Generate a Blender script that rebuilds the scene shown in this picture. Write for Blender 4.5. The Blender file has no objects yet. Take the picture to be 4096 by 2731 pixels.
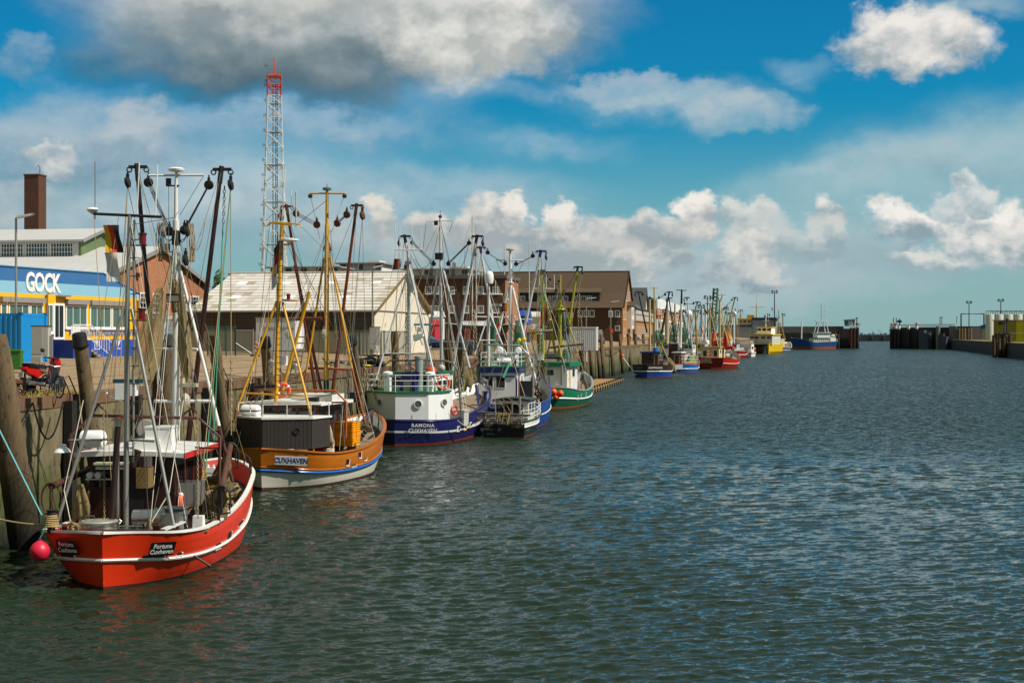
import bpy, bmesh, math, random
import numpy as np
from mathutils import Vector, Matrix, noise as mnoise
R = math.radians
random.seed(7)
S = bpy.context.scene
COL = S.collection
# ------------------------------------------------------------------ camera
FPX, CX, V0, CAMH, YAW = 5700.0, 2048.0, 1335.0, 7.5, R(9.77)
cam = bpy.data.cameras.new('camera'); camo = bpy.data.objects.new('camera', cam); COL.objects.link(camo)
camo.location = (0, 0, CAMH); camo.rotation_euler = (R(90), 0, YAW)
cam.sensor_width = 36.0; cam.lens = 36.0*FPX/4096.0
cam.shift_y = -(1365.5-V0)/4096.0
cam.clip_start = 0.5; cam.clip_end = 20000
S.camera = camo
# ------------------------------------------------------------------ sun, sky, exposure
SUN_EL, SUN_AZ = 47.0, -9.0            # azimuth from +x towards +y (degrees)
sl = bpy.data.lights.new('sun', 'SUN'); so = bpy.data.objects.new('sun', sl); COL.objects.link(so)
sl.energy = 5.0; sl.angle = R(0.55); sl.color = (1.0, 0.945, 0.86)
sd = Vector((math.cos(R(SUN_EL))*math.cos(R(SUN_AZ)), math.cos(R(SUN_EL))*math.sin(R(SUN_AZ)), math.sin(R(SUN_EL))))
so.rotation_euler = sd.to_track_quat('Z', 'Y').to_euler()
so.location = (60, 20, 120)
S.view_settings.view_transform = 'Standard'; S.view_settings.look = 'None'
S.view_settings.exposure = 0.0; S.view_settings.gamma = 1.0
S.view_settings.use_curve_mapping = False
S.render.engine = 'CYCLES'
S.cycles.max_bounces = 6; S.cycles.diffuse_bounces = 3; S.cycles.glossy_bounces = 3
S.cycles.transparent_max_bounces = 12; S.cycles.caustics_reflective = False; S.cycles.caustics_refractive = False
def lin(c):
 """'#rrggbb' or 0-255 tuple to linear rgb"""
 if isinstance(c, str): c = tuple(int(c[i:i+2], 16) for i in (1, 3, 5))
 return tuple(((x/255)/12.92 if x <= 10 else (((x/255)+0.055)/1.055)**2.4) for x in c)
class NT:
 """small helper around a node tree"""
 def __init__(s, tree): s.t = tree; s.n = tree.nodes; s.l = tree.links
 def new(s, t, **kw):
  n = s.n.new(t)
  for k, v in kw.items(): setattr(n, k, v)
  return n
 def put(s, sock, v):
  if isinstance(v, bpy.types.NodeSocket): s.l.new(v, sock)
  elif v is not None:
   if sock.type == 'RGBA' and len(v) == 3: v = (*v, 1)
   sock.default_value = v
 def m(s, op, a, b=None, c=None, clamp=False):
  n = s.new('ShaderNodeMath', operation=op, use_clamp=clamp)
  for i, x in enumerate((a, b, c)):
   if x is not None: s.put(n.inputs[i], x)
  return n.outputs[0]
 def mix(s, f, a, b, blend='MIX'):
  n = s.new('ShaderNodeMix', data_type='RGBA', blend_type=blend)
  s.put(n.inputs[0], f); s.put(n.inputs[6], a); s.put(n.inputs[7], b)
  return n.outputs[2]
 def sstep(s, x, e0, e1):
  n = s.new('ShaderNodeMapRange', interpolation_type='SMOOTHSTEP')
  s.put(n.inputs[0], x); s.put(n.inputs[1], e0); s.put(n.inputs[2], e1)
  return n.outputs[0]
 def noise(s, vec, scale, detail=4, rough=.55, out=0, dist=0.0):
  n = s.new('ShaderNodeTexNoise')
  s.put(n.inputs['Vector'], vec); s.put(n.inputs['Scale'], scale)
  s.put(n.inputs['Detail'], detail); s.put(n.inputs['Roughness'], rough); s.put(n.inputs['Distortion'], dist)
  return n.outputs[out]
 def vmap(s, vec, scale=(1, 1, 1), loc=(0, 0, 0), rot=(0, 0, 0)):
  n = s.new('ShaderNodeMapping')
  s.put(n.inputs[0], vec); n.inputs[1].default_value = loc; n.inputs[2].default_value = rot; n.inputs[3].default_value = scale
  return n.outputs[0]
# world: Nishita daylight plus layered procedural clouds in azimuth / elevation
wd = bpy.data.worlds.new('World'); S.world = wd; wd.use_nodes = True
W_ = NT(wd.node_tree); W_.n.clear()
bg = W_.new('ShaderNodeBackground'); wout = W_.new('ShaderNodeOutputWorld'); W_.l.new(bg.outputs[0], wout.inputs[0])
SKYK = 0.1
bg.inputs[1].default_value = SKYK
sky = W_.new('ShaderNodeTexSky', sky_type='NISHITA', sun_disc=False, sun_elevation=R(SUN_EL), sun_rotation=R(90-SUN_AZ),
             altitude=0, air_density=1.0, dust_density=0.6, ozone_density=2.5)
tc = W_.new('ShaderNodeTexCoord')
dirv = W_.new('ShaderNodeVectorMath', operation='NORMALIZE'); W_.l.new(tc.outputs['Generated'], dirv.inputs[0])
sx = W_.new('ShaderNodeSeparateXYZ'); W_.l.new(dirv.outputs[0], sx.inputs[0])
X_, Y_, Z_ = sx.outputs
az = W_.m('MULTIPLY', W_.m('ARCTAN2', X_, Y_), 180/math.pi)      # 0 along the quay, + to the right
el = W_.m('MULTIPLY', W_.m('ARCSINE', Z_), 180/math.pi)
D2 = dirv.outputs[0]
# domain warp: big billows plus small crinkles (degrees)
nb = W_.new('ShaderNodeTexNoise'); W_.put(nb.inputs['Vector'], W_.vmap(D2, (1, 1, 1.7))); nb.inputs['Scale'].default_value = 9; nb.inputs['Detail'].default_value = 7; nb.inputs['Roughness'].default_value = .58
nsep = W_.new('ShaderNodeSeparateColor'); W_.l.new(nb.outputs[1], nsep.inputs[0])
ns = W_.new('ShaderNodeTexNoise'); W_.put(ns.inputs['Vector'], W_.vmap(D2, (1, 1, 1.35))); ns.inputs['Scale'].default_value = 38; ns.inputs['Detail'].default_value = 6; ns.inputs['Roughness'].default_value = .56
ssep = W_.new('ShaderNodeSeparateColor'); W_.l.new(ns.outputs[1], ssep.inputs[0])
def warp(kb, ks):
 a = W_.m('ADD', az, W_.m('ADD', W_.m('MULTIPLY', W_.m('SUBTRACT', nsep.outputs[0], .5), kb), W_.m('MULTIPLY', W_.m('SUBTRACT', ssep.outputs[0], .5), ks)))
 e = W_.m('ADD', el, W_.m('ADD', W_.m('MULTIPLY', W_.m('SUBTRACT', nsep.outputs[1], .5), kb*.6), W_.m('MULTIPLY', W_.m('SUBTRACT', ssep.outputs[1], .5), ks*.9)))
 return a, e
WSOFT = warp(9.0, 1.2); WCUM = warp(2.4, 2.9); WSTR = warp(5.0, 1.0)
# relief: difference of the crinkle noise towards the sun
def shifted(dx, dz):
 n = W_.new('ShaderNodeVectorMath', operation='ADD'); W_.put(n.inputs[0], D2); n.inputs[1].default_value = (dx, 0, dz); return n.outputs[0]
nA = W_.noise(W_.vmap(D2, (1, 1, 1.35)), 30, 7, .58)
nB = W_.noise(W_.vmap(shifted(.006, .010), (1, 1, 1.35)), 30, 7, .58)
relief = W_.m('MULTIPLY', W_.m('SUBTRACT', nA, nB), 1.5)
nC = W_.noise(W_.vmap(D2, (1, 1, 1.5)), 11, 6, .55)
nD = W_.noise(W_.vmap(shifted(.012, .022), (1, 1, 1.5)), 11, 6, .55)
reliefb = W_.m('MULTIPLY', W_.m('SUBTRACT', nC, nD), 1.3)
# clear sky colour: saturated like the photograph
hsv = W_.new('ShaderNodeHueSaturation'); hsv.inputs['Saturation'].default_value = 1.25
W_.l.new(sky.outputs[0], hsv.inputs['Color'])
skycol = W_.mix(1.0, hsv.outputs[0], (.05, .72, .87), 'MULTIPLY')
K = 1.0/SKYK; BK = 1.22
def cl(c, k=1.0): return tuple(x*K*k for x in lin(c))
def uv2ae(u, v):
 a = math.atan((u-CX)/FPX); e = math.atan((V0-v)/FPX*math.cos(a))
 return math.degrees(a-YAW), math.degrees(e)
def blob(col, u, v, ru, rv, soft, op, top, bot, w, rot=0.0, tb=(-.7, .7), kr=1.0, kb=.6):
 """one cloud: soft ellipse in warped az/el, lit from above"""
 if w is WCUM:
  soft *= .58
  if v > 840: ru *= 1.0; rv *= 1.16; op = min(1, op*1.08)
 if w is WSOFT: kr, kb = .4, .45
 a0, e0 = uv2ae(u, v); ra = ru*BK/99.5; re = rv*BK/99.5
 da = W_.m('SUBTRACT', w[0], a0); de = W_.m('SUBTRACT', w[1], e0)
 if rot:
  c, s_ = math.cos(R(rot)), math.sin(R(rot))
  da, de = W_.m('ADD', W_.m('MULTIPLY', da, c), W_.m('MULTIPLY', de, s_)), W_.m('SUBTRACT', W_.m('MULTIPLY', de, c), W_.m('MULTIPLY', da, s_))
 x = W_.m('DIVIDE', da, ra); y = W_.m('DIVIDE', de, re)
 r = W_.m('SQRT', W_.m('ADD', W_.m('MULTIPLY', x, x), W_.m('MULTIPLY', y, y)))
 mask = W_.m('MULTIPLY', W_.sstep(r, 1.0, 1.0-soft), op)
 t = W_.sstep(y, tb[0], tb[1])
 t = W_.m('ADD', t, W_.m('ADD', W_.m('MULTIPLY', relief, kr*2.2), W_.m('MULTIPLY', reliefb, kb*2.2)), clamp=True)
 return W_.mix(mask, col, W_.mix(t, cl(bot), cl(top)))
sky_c = skycol
# horizon veil (thin far stratus): pale band over the lowest degrees all round
hz = W_.m('MULTIPLY', W_.sstep(el, 9.5, 0.3), .85)
sky_c = W_.mix(hz, sky_c, cl('#98b5b6'))
# unseen cloud (sides, behind, overhead), thickened and darkened to grey the water's reflections
gen = W_.noise(W_.vmap(D2, (1, 1, 1.6)), 3.2, 8, .55)
away = W_.m('MAXIMUM', W_.sstep(W_.m('ABSOLUTE', W_.m('ADD', az, 9.77)), 26, 40), W_.sstep(el, 14.5, 21))
genm = W_.m('MULTIPLY', W_.m('MULTIPLY', W_.sstep(gen, .33, .52), away), .92)
genm = W_.m('MAXIMUM', genm, W_.m('MULTIPLY', away, .62))
sky_c = W_.mix(genm, sky_c, W_.mix(W_.m('ADD', .62, W_.m('MULTIPLY', reliefb, 1.5), clamp=True), cl('#566a6a'), cl('#a4aca6')))
CLOUDS = []
G1, G2 = '#b9bcbb', '#465c66'
# soft grey-blue layer over the left and centre
for b in [
 (700, 850, 1150, 300, .9, .85, '#c6d0d4', '#96adb9', WSOFT),
 (300, 560, 700, 190, .9, .78, '#b6c2c9', '#7391a5', WSOFT),
 (1250, 520, 640, 130, .9, .7, '#c0ccd3', '#84a8be', WSOFT),
 (1850, 800, 700, 130, .95, .55, '#aec3cf', '#86abc0', WSTR),
 (2000, 980, 900, 160, .9, .70, '#b6c6cc', '#8fadb9', WSOFT),
 (60, 800, 150, 120, .8, .6, '#c3c6c5', '#9fb0b8', WCUM),
 (560, 520, 190, 110, .9, .55, '#c4c8ca', '#8fa5b3', WCUM),
 (215, 620, 95, 55, .9, .75, '#dcdad4', '#a8b4bc', WCUM),
 (90, 230, 110, 90, .9, .55, '#9fb7c8', '#6d97b3', WCUM),
 # big cumulus with the dark base, upper left
 (1330, 60, 1080, 300, .5, .97, '#cbcecc', '#87969b', WSOFT),
 (1000, 285, 800, 150, .85, .8, '#73858c', '#4b606a', WSOFT),
 (1000, 40, 330, 110, .9, .75, '#c2c3bf', '#8e999d', WCUM),
 (1850, 120, 380, 220, .75, .95, '#e4e3dd', '#b4b8b5', WCUM),
 (1400, 10, 480, 120, .9, .85, '#d6d6d0', '#a8b0ae', WSOFT),
 (560, 70, 330, 120, .95, .5, '#9fabb1', '#6d8590', WSOFT),
 # streaky mid-level cloud
 (2700, 420, 560, 85, .95, .62, '#c2ccd0', '#9bbccb', WSTR),
 (2550, 370, 380, 60, .95, .45, '#cfd3d3', '#a7c0ca', WCUM),
 (2950, 460, 300, 85, .95, .55, '#c5cccd', '#9cbac6', WCUM),
 (1850, 400, 360, 70, .95, .45, '#b4c4cd', '#83adc4', WSTR),
 (2150, 600, 420, 75, .95, .45, '#b3c8d2', '#8ab5ca', WSTR),
 (3230, 290, 130, 60, .95, .35, '#b8ccd4', '#8ab8ca', WSTR),
 # pale veil to the right
 (3750, 800, 1150, 330, .7, .78, '#9fc0c8', '#94b8c0', WSTR, 14),
 (3700, 620, 700, 120, .95, .45, '#bccbce', '#a5c2c8', WSTR, 12),
 (3300, 700, 420, 90, .95, .4, '#b3c9cf', '#99bcc6', WSTR, 14),
 (3850, 640, 380, 75, .95, .5, '#a9bcc2', '#86a9b6', WSOFT, 0),
 # low bank towards the horizon
 (2700, 1090, 1500, 120, .9, .78, '#b0bfc5', '#98adb6', WSOFT),
 (1500, 1000, 520, 150, .85, .72, '#bfc6c6', '#8ea3ae', WSOFT),
 (3500, 1060, 620, 120, .9, .55, '#a6b9bf', '#8eaab4', WSOFT),
 (2500, 1170, 1300, 90, .95, .6, '#bccacc', '#aec0c4', WSOFT),
 # cumulus heads
 (1500, 880, 70, 75, .75, .9, '#e2dcd2', '#a9b0b2', WCUM),
 (1880, 900, 85, 70, .8, .85, '#ddd8d0', '#a6aeb0', WCUM),
 (2030, 930, 120, 90, .75, .92, '#e6e1d8', '#a3abae', WCUM),
 (2260, 910, 75, 80, .7, .95, '#ece7de', '#a9b1b3', WCUM),
 (2250, 1010, 150, 90, .85, .8, '#cfcecb', '#98a5aa', WCUM),
 (2480, 950, 180, 90, .8, .88, '#d6d4cf', '#93a1a8', WCUM),
 (2420, 1040, 240, 70, .9, .8, '#c9c9c5', '#9eaaae', WCUM),
 (2790, 880, 95, 85, .65, .96, '#f0ece4', '#a5aeb1', WCUM),
 (2740, 940, 130, 60, .8, .85, '#d4d2cd', '#9aa7ac', WCUM),
 (2980, 880, 90, 70, .8, .75, '#e2dfd8', '#a0b0b5', WCUM),
 (3050, 960, 150, 70, .9, .7, '#cdd0cd', '#98acb3', WCUM),
 (3010, 1050, 110, 90, .8, .85, '#e0ddd5', '#8fa3ac', WCUM),
 (2950, 1100, 200, 60, .9, .7, '#c3c9c8', '#8299a4', WCUM),
 (3330, 880, 70, 75, .75, .9, '#e4e2dc', '#a0b2b7', WCUM),
 (3290, 965, 110, 60, .85, .75, '#cfd2ce', '#94aab2', WCUM),
 (3630, 890, 130, 80, .65, .96, '#f1ede7', '#8ea4ad', WCUM),
 (3950, 915, 185, 100, .65, .97, '#f3eee8', '#9cafb6', WCUM),
 (4080, 960, 130, 80, .8, .9, '#e6e3dd', '#98abb2', WCUM),
 (3900, 770, 85, 65, .8, .85, '#e0e1dd', '#95acb5', WCUM),
 (3820, 830, 70, 45, .85, .7, '#d7dad7', '#92abb5', WCUM),
 (3630, 1045, 110, 40, .8, .85, '#dcdcd6', '#9aafb5', WCUM),
 (3810, 1055, 130, 42, .8, .8, '#d8d9d4', '#98adb4', WCUM),
 (2520, 1065, 70, 30, .9, .7, '#d8d6d0', '#a0adb0', WCUM),
 (2070, 880, 85, 60, .8, .95, '#ece8df', '#a9b1b3', WCUM), (2170, 970, 110, 60, .8, .9, '#dcd8d0', '#9aa7ac', WCUM),
 (2600, 905, 85, 60, .8, .85, '#e2ded6', '#9fabb0', WCUM), (2650, 1015, 90, 40, .85, .75, '#d6d4ce', '#97a6ac', WCUM), (1700, 930, 110, 70, .8, .9, '#dcd8d0', '#9fa9ac', WCUM),
 # single bright cumulus upper right
 (3660, 170, 265, 135, .6, .97, '#e9e4dd', '#a3afb4', WCUM),
 (3660, 135, 160, 90, .8, .85, '#efeae4', '#c5c8c8', WCUM),
 (3900, 10, 320, 55, .9, .7, '#b3c4c9', '#8fb3c0', WSTR),
]:
 sky_c = blob(sky_c, *b)
W_.put(bg.inputs[0], sky_c)
wd.cycles.sampling_method = 'MANUAL'; wd.cycles.sample_map_resolution = 512
# ------------------------------------------------------------------ materials
MATS = {}
def M(name, col, rough=.55, metal=0.0, var=.18, scale=2.5, rust=0.0, rustcol='#5a2f16', bump=0.0, bscale=30, streak=0, spec=.5,
      alpha_net=0, tide=None, world=False, coat=0.0, wear=0.0, wearcol='#c8c6bd'):
 """painted / natural surface: base colour with mottling, optional rust or dirt patches, bump, tide line at a height"""
 if name in MATS: return MATS[name]
 m = bpy.data.materials.new(name); m.use_nodes = True; MATS[name] = m
 t = NT(m.node_tree); b = t.n['Principled BSDF']
 c = lin(col) if isinstance(col, str) or max(col) > 1.5 else col
 if world:
  vec = t.new('ShaderNodeNewGeometry').outputs['Position']
 else:
  vec = t.new('ShaderNodeTexCoord').outputs['Object']
 v2 = t.vmap(vec, (1, 1, .18)) if streak else vec
 n1 = t.noise(v2, scale, 6, .6)
 k = t.m('ADD', 1-var, t.m('MULTIPLY', n1, 2*var))
 cc = t.mix(1.0, c, k, 'MULTIPLY')
 if rust:
  n2 = t.noise(t.vmap(vec, (1, 1, .35)), scale*1.7, 8, .68)
  cc = t.mix(t.sstep(n2, .72-rust*.5, .80-rust*.35), cc, lin(rustcol))
 if wear:
  n3 = t.noise(vec, scale*6, 8, .7)
  cc = t.mix(t.sstep(n3, .74-wear*.3, .78-wear*.3), cc, lin(wearcol))
 if tide:
  z = t.new('ShaderNodeSeparateXYZ'); t.put(z.inputs[0], t.new('ShaderNodeNewGeometry').outputs['Position'])
  for (z0, z1, tcol, amt) in tide:
   nn = t.m('MULTIPLY', t.m('SUBTRACT', t.noise(t.vmap(t.new('ShaderNodeNewGeometry').outputs['Position'], (1, 1, .3)), 1.1, 6, .65), .5), 2.2)
   f = t.m('MULTIPLY', t.sstep(t.m('ADD', z.outputs[2], nn), z1, z0), amt)
   cc = t.mix(f, cc, lin(tcol))
 t.put(b.inputs['Base Color'], cc)
 b.inputs['Roughness'].default_value = rough; b.inputs['Metallic'].default_value = metal
 b.inputs['Specular IOR Level'].default_value = spec
 if coat: b.inputs['Coat Weight'].default_value = coat; b.inputs['Coat Roughness'].default_value = .15
 if bump:
  bn = t.new('ShaderNodeBump'); bn.inputs['Strength'].default_value = bump; bn.inputs['Distance'].default_value = .03
  t.put(bn.inputs['Height'], t.noise(t.vmap(vec, (1, 1, .15)) if streak else vec, bscale, 6, .65))
  t.l.new(bn.outputs[0], b.inputs['Normal'])
 if alpha_net:
  vv = t.new('ShaderNodeSeparateXYZ'); t.put(vv.inputs[0], vec)
  s1 = t.m('ADD', vv.outputs[2], t.m('ADD', vv.outputs[0], t.m('MULTIPLY', vv.outputs[1], .8)))
  s2 = t.m('SUBTRACT', vv.outputs[2], t.m('ADD', vv.outputs[0], t.m('MULTIPLY', vv.outputs[1], .8)))
  f1 = t.m('ABSOLUTE', t.m('SINE', t.m('MULTIPLY', s1, alpha_net))); f2 = t.m('ABSOLUTE', t.m('SINE', t.m('MULTIPLY', s2, alpha_net)))
  a = t.m('GREATER_THAN', t.m('MINIMUM', f1, f2), .42)
  t.put(b.inputs['Alpha'], t.m('SUBTRACT', 1.0, t.m('MULTIPLY', a, .9)))
 return m
def brick(name, c1, c2, mortar, scale=1.0, bw=.24, bh=.075, rough=.85, dirt=.25):
 if name in MATS: return MATS[name]
 m = bpy.data.materials.new(name); m.use_nodes = True; MATS[name] = m
 t = NT(m.node_tree); b = t.n['Principled BSDF']
 p = t.new('ShaderNodeSeparateXYZ'); t.put(p.inputs[0], t.new('ShaderNodeTexCoord').outputs['Object'])
 cx = t.new('ShaderNodeCombineXYZ'); t.put(cx.inputs[0], t.m('ADD', p.outputs[0], p.outputs[1])); t.put(cx.inputs[1], p.outputs[2])
 bt = t.new('ShaderNodeTexBrick'); t.put(bt.inputs['Vector'], cx.outputs[0])
 t.put(bt.inputs['Color1'], lin(c1)); t.put(bt.inputs['Color2'], lin(c2)); t.put(bt.inputs['Mortar'], lin(mortar))
 bt.inputs['Scale'].default_value = scale; bt.inputs['Brick Width'].default_value = bw; bt.inputs['Row Height'].default_value = bh
 bt.inputs['Mortar Size'].default_value = .012; bt.inputs['Bias'].default_value = -.1
 n = t.noise(t.new('ShaderNodeTexCoord').outputs['Object'], .7, 7, .65)
 n9 = t.noise(t.new('ShaderNodeTexCoord').outputs['Object'], 9, 3, .6)
 k = t.m('ADD', t.m('ADD', 1-dirt-.25, t.m('MULTIPLY', n, 2*dirt)), t.m('MULTIPLY', n9, .5))
 t.put(b.inputs['Base Color'], t.mix(1.0, bt.outputs[0], k, 'MULTIPLY')); b.inputs['Roughness'].default_value = rough
 bn = t.new('ShaderNodeBump'); bn.inputs['Strength'].default_value = .5; bn.inputs['Distance'].default_value = .02
 t.put(bn.inputs['Height'], t.m('SUBTRACT', 1.0, bt.outputs[1])); t.l.new(bn.outputs[0], b.inputs['Normal'])
 return m
def glass(name, col='#101820', rough=.04):
 if name in MATS: return MATS[name]
 m = bpy.data.materials.new(name); m.use_nodes = True; MATS[name] = m
 t = NT(m.node_tree); b = t.n['Principled BSDF']
 n = t.noise(t.new('ShaderNodeTexCoord').outputs['Object'], 1.6, 3, .5)
 t.put(b.inputs['Base Color'], t.mix(n, tuple(x*.4 for x in lin(col)), tuple(x*1.8 for x in lin(col))))
 b.inputs['Roughness'].default_value = rough; b.inputs['Specular IOR Level'].default_value = .8
 return m
# ------------------------------------------------------------------ geometry helpers
class G:
 """collects boxes, tubes, lathes ... becomes ONE mesh object"""
 def __init__(s): s.v = []; s.f = []; s.mi = []; s.mats = []
 def mid(s, m):
  if m is None: return 0
  if m not in s.mats: s.mats.append(m)
  return s.mats.index(m)
 def add(s, vs, fs, m=None):
  o = len(s.v); s.v.extend([tuple(p) for p in vs]); i = s.mid(m)
  for f in fs: s.f.append(tuple(o+k for k in f)); s.mi.append(i)
  return s
 def box(s, c, d, rz=0.0, m=None, taper=1.0, ry=0.0, rx=0.0):
  x, y, z = d[0]/2, d[1]/2, d[2]/2
  vs = [Vector((sx*x*(taper if sz > 0 else 1), sy*y*(taper if sz > 0 else 1), sz*z)) for sz in (-1, 1) for sy in (-1, 1) for sx in (-1, 1)]
  if rz or ry or rx:
   r = Matrix.Rotation(rz, 3, 'Z') @ Matrix.Rotation(ry, 3, 'Y') @ Matrix.Rotation(rx, 3, 'X'); vs = [r @ v for v in vs]
  c = Vector(c)
  return s.add([v+c for v in vs], [(0, 2, 3, 1), (4, 5, 7, 6), (0, 1, 5, 4), (2, 6, 7, 3), (0, 4, 6, 2), (1, 3, 7, 5)], m)
 def tube(s, pts, r, n=6, m=None, cap=True, r1=None):
  """round bar through points; r may taper to r1"""
  pts = [Vector(p) for p in pts]; N = len(pts); rings = []
  up = None
  for i, p in enumerate(pts):
   d = (pts[min(i+1, N-1)] - pts[max(i-1, 0)])
   if d.length < 1e-9: d = Vector((0, 0, 1))
   d.normalize()
   if up is None:
    up = Vector((1, 0, 0)) if abs(d.z) > .8 else Vector((0, 0, 1))
   a = d.cross(up)
   if a.length < 1e-6: a = d.cross(Vector((0, 1, 0)))
   a.normalize(); b = a.cross(d); up = b if abs(b.dot(d)) < .9 else up
   rr = r if r1 is None else r+(r1-r)*i/(N-1)
   rings.append([p+rr*(math.cos(t)*a+math.sin(t)*b) for t in [2*math.pi*k/n for k in range(n)]])
  vs = [q for rg in rings for q in rg]; fs = []
  for i in range(N-1):
   for k in range(n): fs.append((i*n+k, i*n+(k+1) % n, (i+1)*n+(k+1) % n, (i+1)*n+k))
  if cap: fs.append(tuple(range(n))[::-1]); fs.append(tuple((N-1)*n+k for k in range(n)))
  return s.add(vs, fs, m)
 def bar(s, p, q, w, h, m=None):
  """rectangular bar between two points"""
  p, q = Vector(p), Vector(q); d = (q-p).normalized(); up = Vector((0, 0, 1)) if abs(d.z) < .95 else Vector((0, 1, 0))
  a = d.cross(up).normalized()*w/2; b = a.cross(d).normalized()*h/2
  return s.add([p-a-b, p+a-b, p+a+b, p-a+b, q-a-b, q+a-b, q+a+b, q-a+b],
                     [(0, 3, 2, 1), (4, 5, 6, 7), (0, 1, 5, 4), (1, 2, 6, 5), (2, 3, 7, 6), (3, 0, 4, 7)], m)
 def lathe(s, prof, c=(0, 0, 0), n=12, m=None, axis=None):
  """profile [(r,z)] turned about z through c (or about axis)"""
  c = Vector(c); rot = Vector((0, 0, 1)).rotation_difference(Vector(axis)).to_matrix() if axis is not None else Matrix.Identity(3)
  vs = [c + rot @ Vector((r*math.cos(2*math.pi*k/n), r*math.sin(2*math.pi*k/n), z)) for r, z in prof for k in range(n)]
  fs = [(i*n+k, i*n+(k+1) % n, (i+1)*n+(k+1) % n, (i+1)*n+k) for i in range(len(prof)-1) for k in range(n)]
  if prof[0][0] > 1e-4: fs.append(tuple(range(n))[::-1])
  if prof[-1][0] > 1e-4: fs.append(tuple((len(prof)-1)*n+k for k in range(n)))
  return s.add(vs, fs, m)
 def ball(s, c, r, n=10, m=None, sz=1.0):
  return s.lathe([(r*math.sin(math.pi*i/(n-2)), -r*sz*math.cos(math.pi*i/(n-2))) for i in range(n-1)], c, n, m)
 def torus(s, c, R1, r, axis=(0, 0, 1), n=20, k=8, m=None, arc=1.0, sq=1.0):
  c = Vector(c); rot = Vector((0, 0, 1)).rotation_difference(Vector(axis)).to_matrix()
  pts = [c + rot @ Vector((R1*math.cos(2*math.pi*arc*i/n), sq*R1*math.sin(2*math.pi*arc*i/n), 0)) for i in range(n+1)]
  return s.tube(pts, r, k, m, cap=arc < 1)
 def poly(s, pts, thick, m=None):
  """flat polygon extruded by vector thick"""
  n = len(pts); t = Vector(thick); a = [Vector(p) for p in pts]; b = [p+t for p in a]
  fs = [tuple(range(n))[::-1], tuple(range(n, 2*n))] + [(i, (i+1) % n, n+(i+1) % n, n+i) for i in range(n)]
  return s.add(a+b, fs, m)
 def grid(s, rows, m=None, close=False):
  n = len(rows[0]); vs = [p for r in rows for p in r]
  fs = [(i*n+k, i*n+k+1, (i+1)*n+k+1, (i+1)*n+k) for i in range(len(rows)-1) for k in range(n-1)]
  if close: fs += [(i*n+n-1, i*n, (i+1)*n, (i+1)*n+n-1) for i in range(len(rows)-1)]
  return s.add(vs, fs, m)
 def ob(s, name, mat=None, parent=None, smooth=None, fix=False, loc=None, rz=0.0):
  me = bpy.data.meshes.new(name); me.from_pydata(s.v, [], s.f)
  ms = s.mats if s.mats else [mat]
  for x in ms: me.materials.append(x)
  if len(ms) > 1: me.polygons.foreach_set('material_index', s.mi)
  if fix:
   bm = bmesh.new(); bm.from_mesh(me); bmesh.ops.recalc_face_normals(bm, faces=bm.faces); bm.to_mesh(me); bm.free()
  if smooth:
   me.shade_smooth(); me.set_sharp_from_angle(angle=R(smooth))
  me.update()
  return link(name, me, parent, loc, rz)
def link(name, data, parent=None, loc=None, rz=0.0):
 o = bpy.data.objects.new(name, data); COL.objects.link(o); o.parent = parent
 if loc is not None: o.location = loc
 if rz: o.rotation_euler = (0, 0, rz)
 return o
def tag(o, label, cat, group=None):
 o['label'] = label; o['category'] = cat
 if group: o['group'] = group
 return o
def struct(o): o['kind'] = 'structure'; return o
def thing(name, label, cat, loc=(0, 0, 0), rz=0.0, group=None):
 return tag(link(name, None, None, loc, rz), label, cat, group)
def clone(root, loc=None, rz=None, label=None, group=None, parent=None):
 r = root.copy(); COL.objects.link(r)
 if parent is not None: r.parent = parent
 if loc is not None: r.location = loc
 if rz is not None: r.rotation_euler = (0, 0, rz)
 if label: r['label'] = label
 if group: r['group'] = group
 for ch in list(root.children): clone(ch, parent=r)
 return r
def text(s, parent, loc, rot, size, mat, name='lettering', align='CENTER', bold=0.0, ext=.004, sx=1.0, space=1.0, lines=1.0):
 c = bpy.data.curves.new(name, 'FONT'); c.body = s; c.size = size; c.align_x = align; c.align_y = 'CENTER'
 c.extrude = ext; c.offset = bold; c.resolution_u = 3; c.space_character = space; c.space_line = lines
 c.materials.append(mat)
 tmp = bpy.data.objects.new(name, c); COL.objects.link(tmp)
 me = bpy.data.meshes.new_from_object(tmp); bpy.data.objects.remove(tmp); bpy.data.curves.remove(c)
 o = link(name, me, parent, loc)
 if isinstance(rot, Matrix): o.rotation_euler = rot.to_euler()
 else: o.rotation_euler = rot
 o.scale = (sx, 1, 1)
 return o
def crom(P, n):
 """Catmull-Rom through tuples, n samples evenly by chord length"""
 P = [Vector(p) for p in P]
 d = [0.0]
 for a, b in zip(P, P[1:]): d.append(d[-1]+max((b-a).length, 1e-6))
 out = []
 for k in range(n):
  t = d[-1]*k/(n-1); i = 0
  while i < len(P)-2 and d[i+1] < t: i += 1
  u = (t-d[i])/(d[i+1]-d[i]); p0 = P[max(i-1, 0)]; p1 = P[i]; p2 = P[i+1]; p3 = P[min(i+2, len(P)-1)]
  m1 = (p2-p0)*((d[i+1]-d[i])/max(d[i+1]-d[max(i-1, 0)], 1e-6)) if i > 0 else (p2-p1)
  m2 = (p3-p1)*((d[i+1]-d[i])/max(d[min(i+2, len(P)-1)]-d[i], 1e-6)) if i+2 < len(P) else (p2-p1)
  u2, u3 = u*u, u*u*u
  out.append(p1*(2*u3-3*u2+1)+m1*(u3-2*u2+u)+p2*(-2*u3+3*u2)+m2*(u3-u2))
 return out
FV = Vector((-math.sin(YAW), math.cos(YAW), 0)); RV = Vector((math.cos(YAW), math.sin(YAW), 0)); EYE = Vector((0, 0, CAMH))
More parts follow.
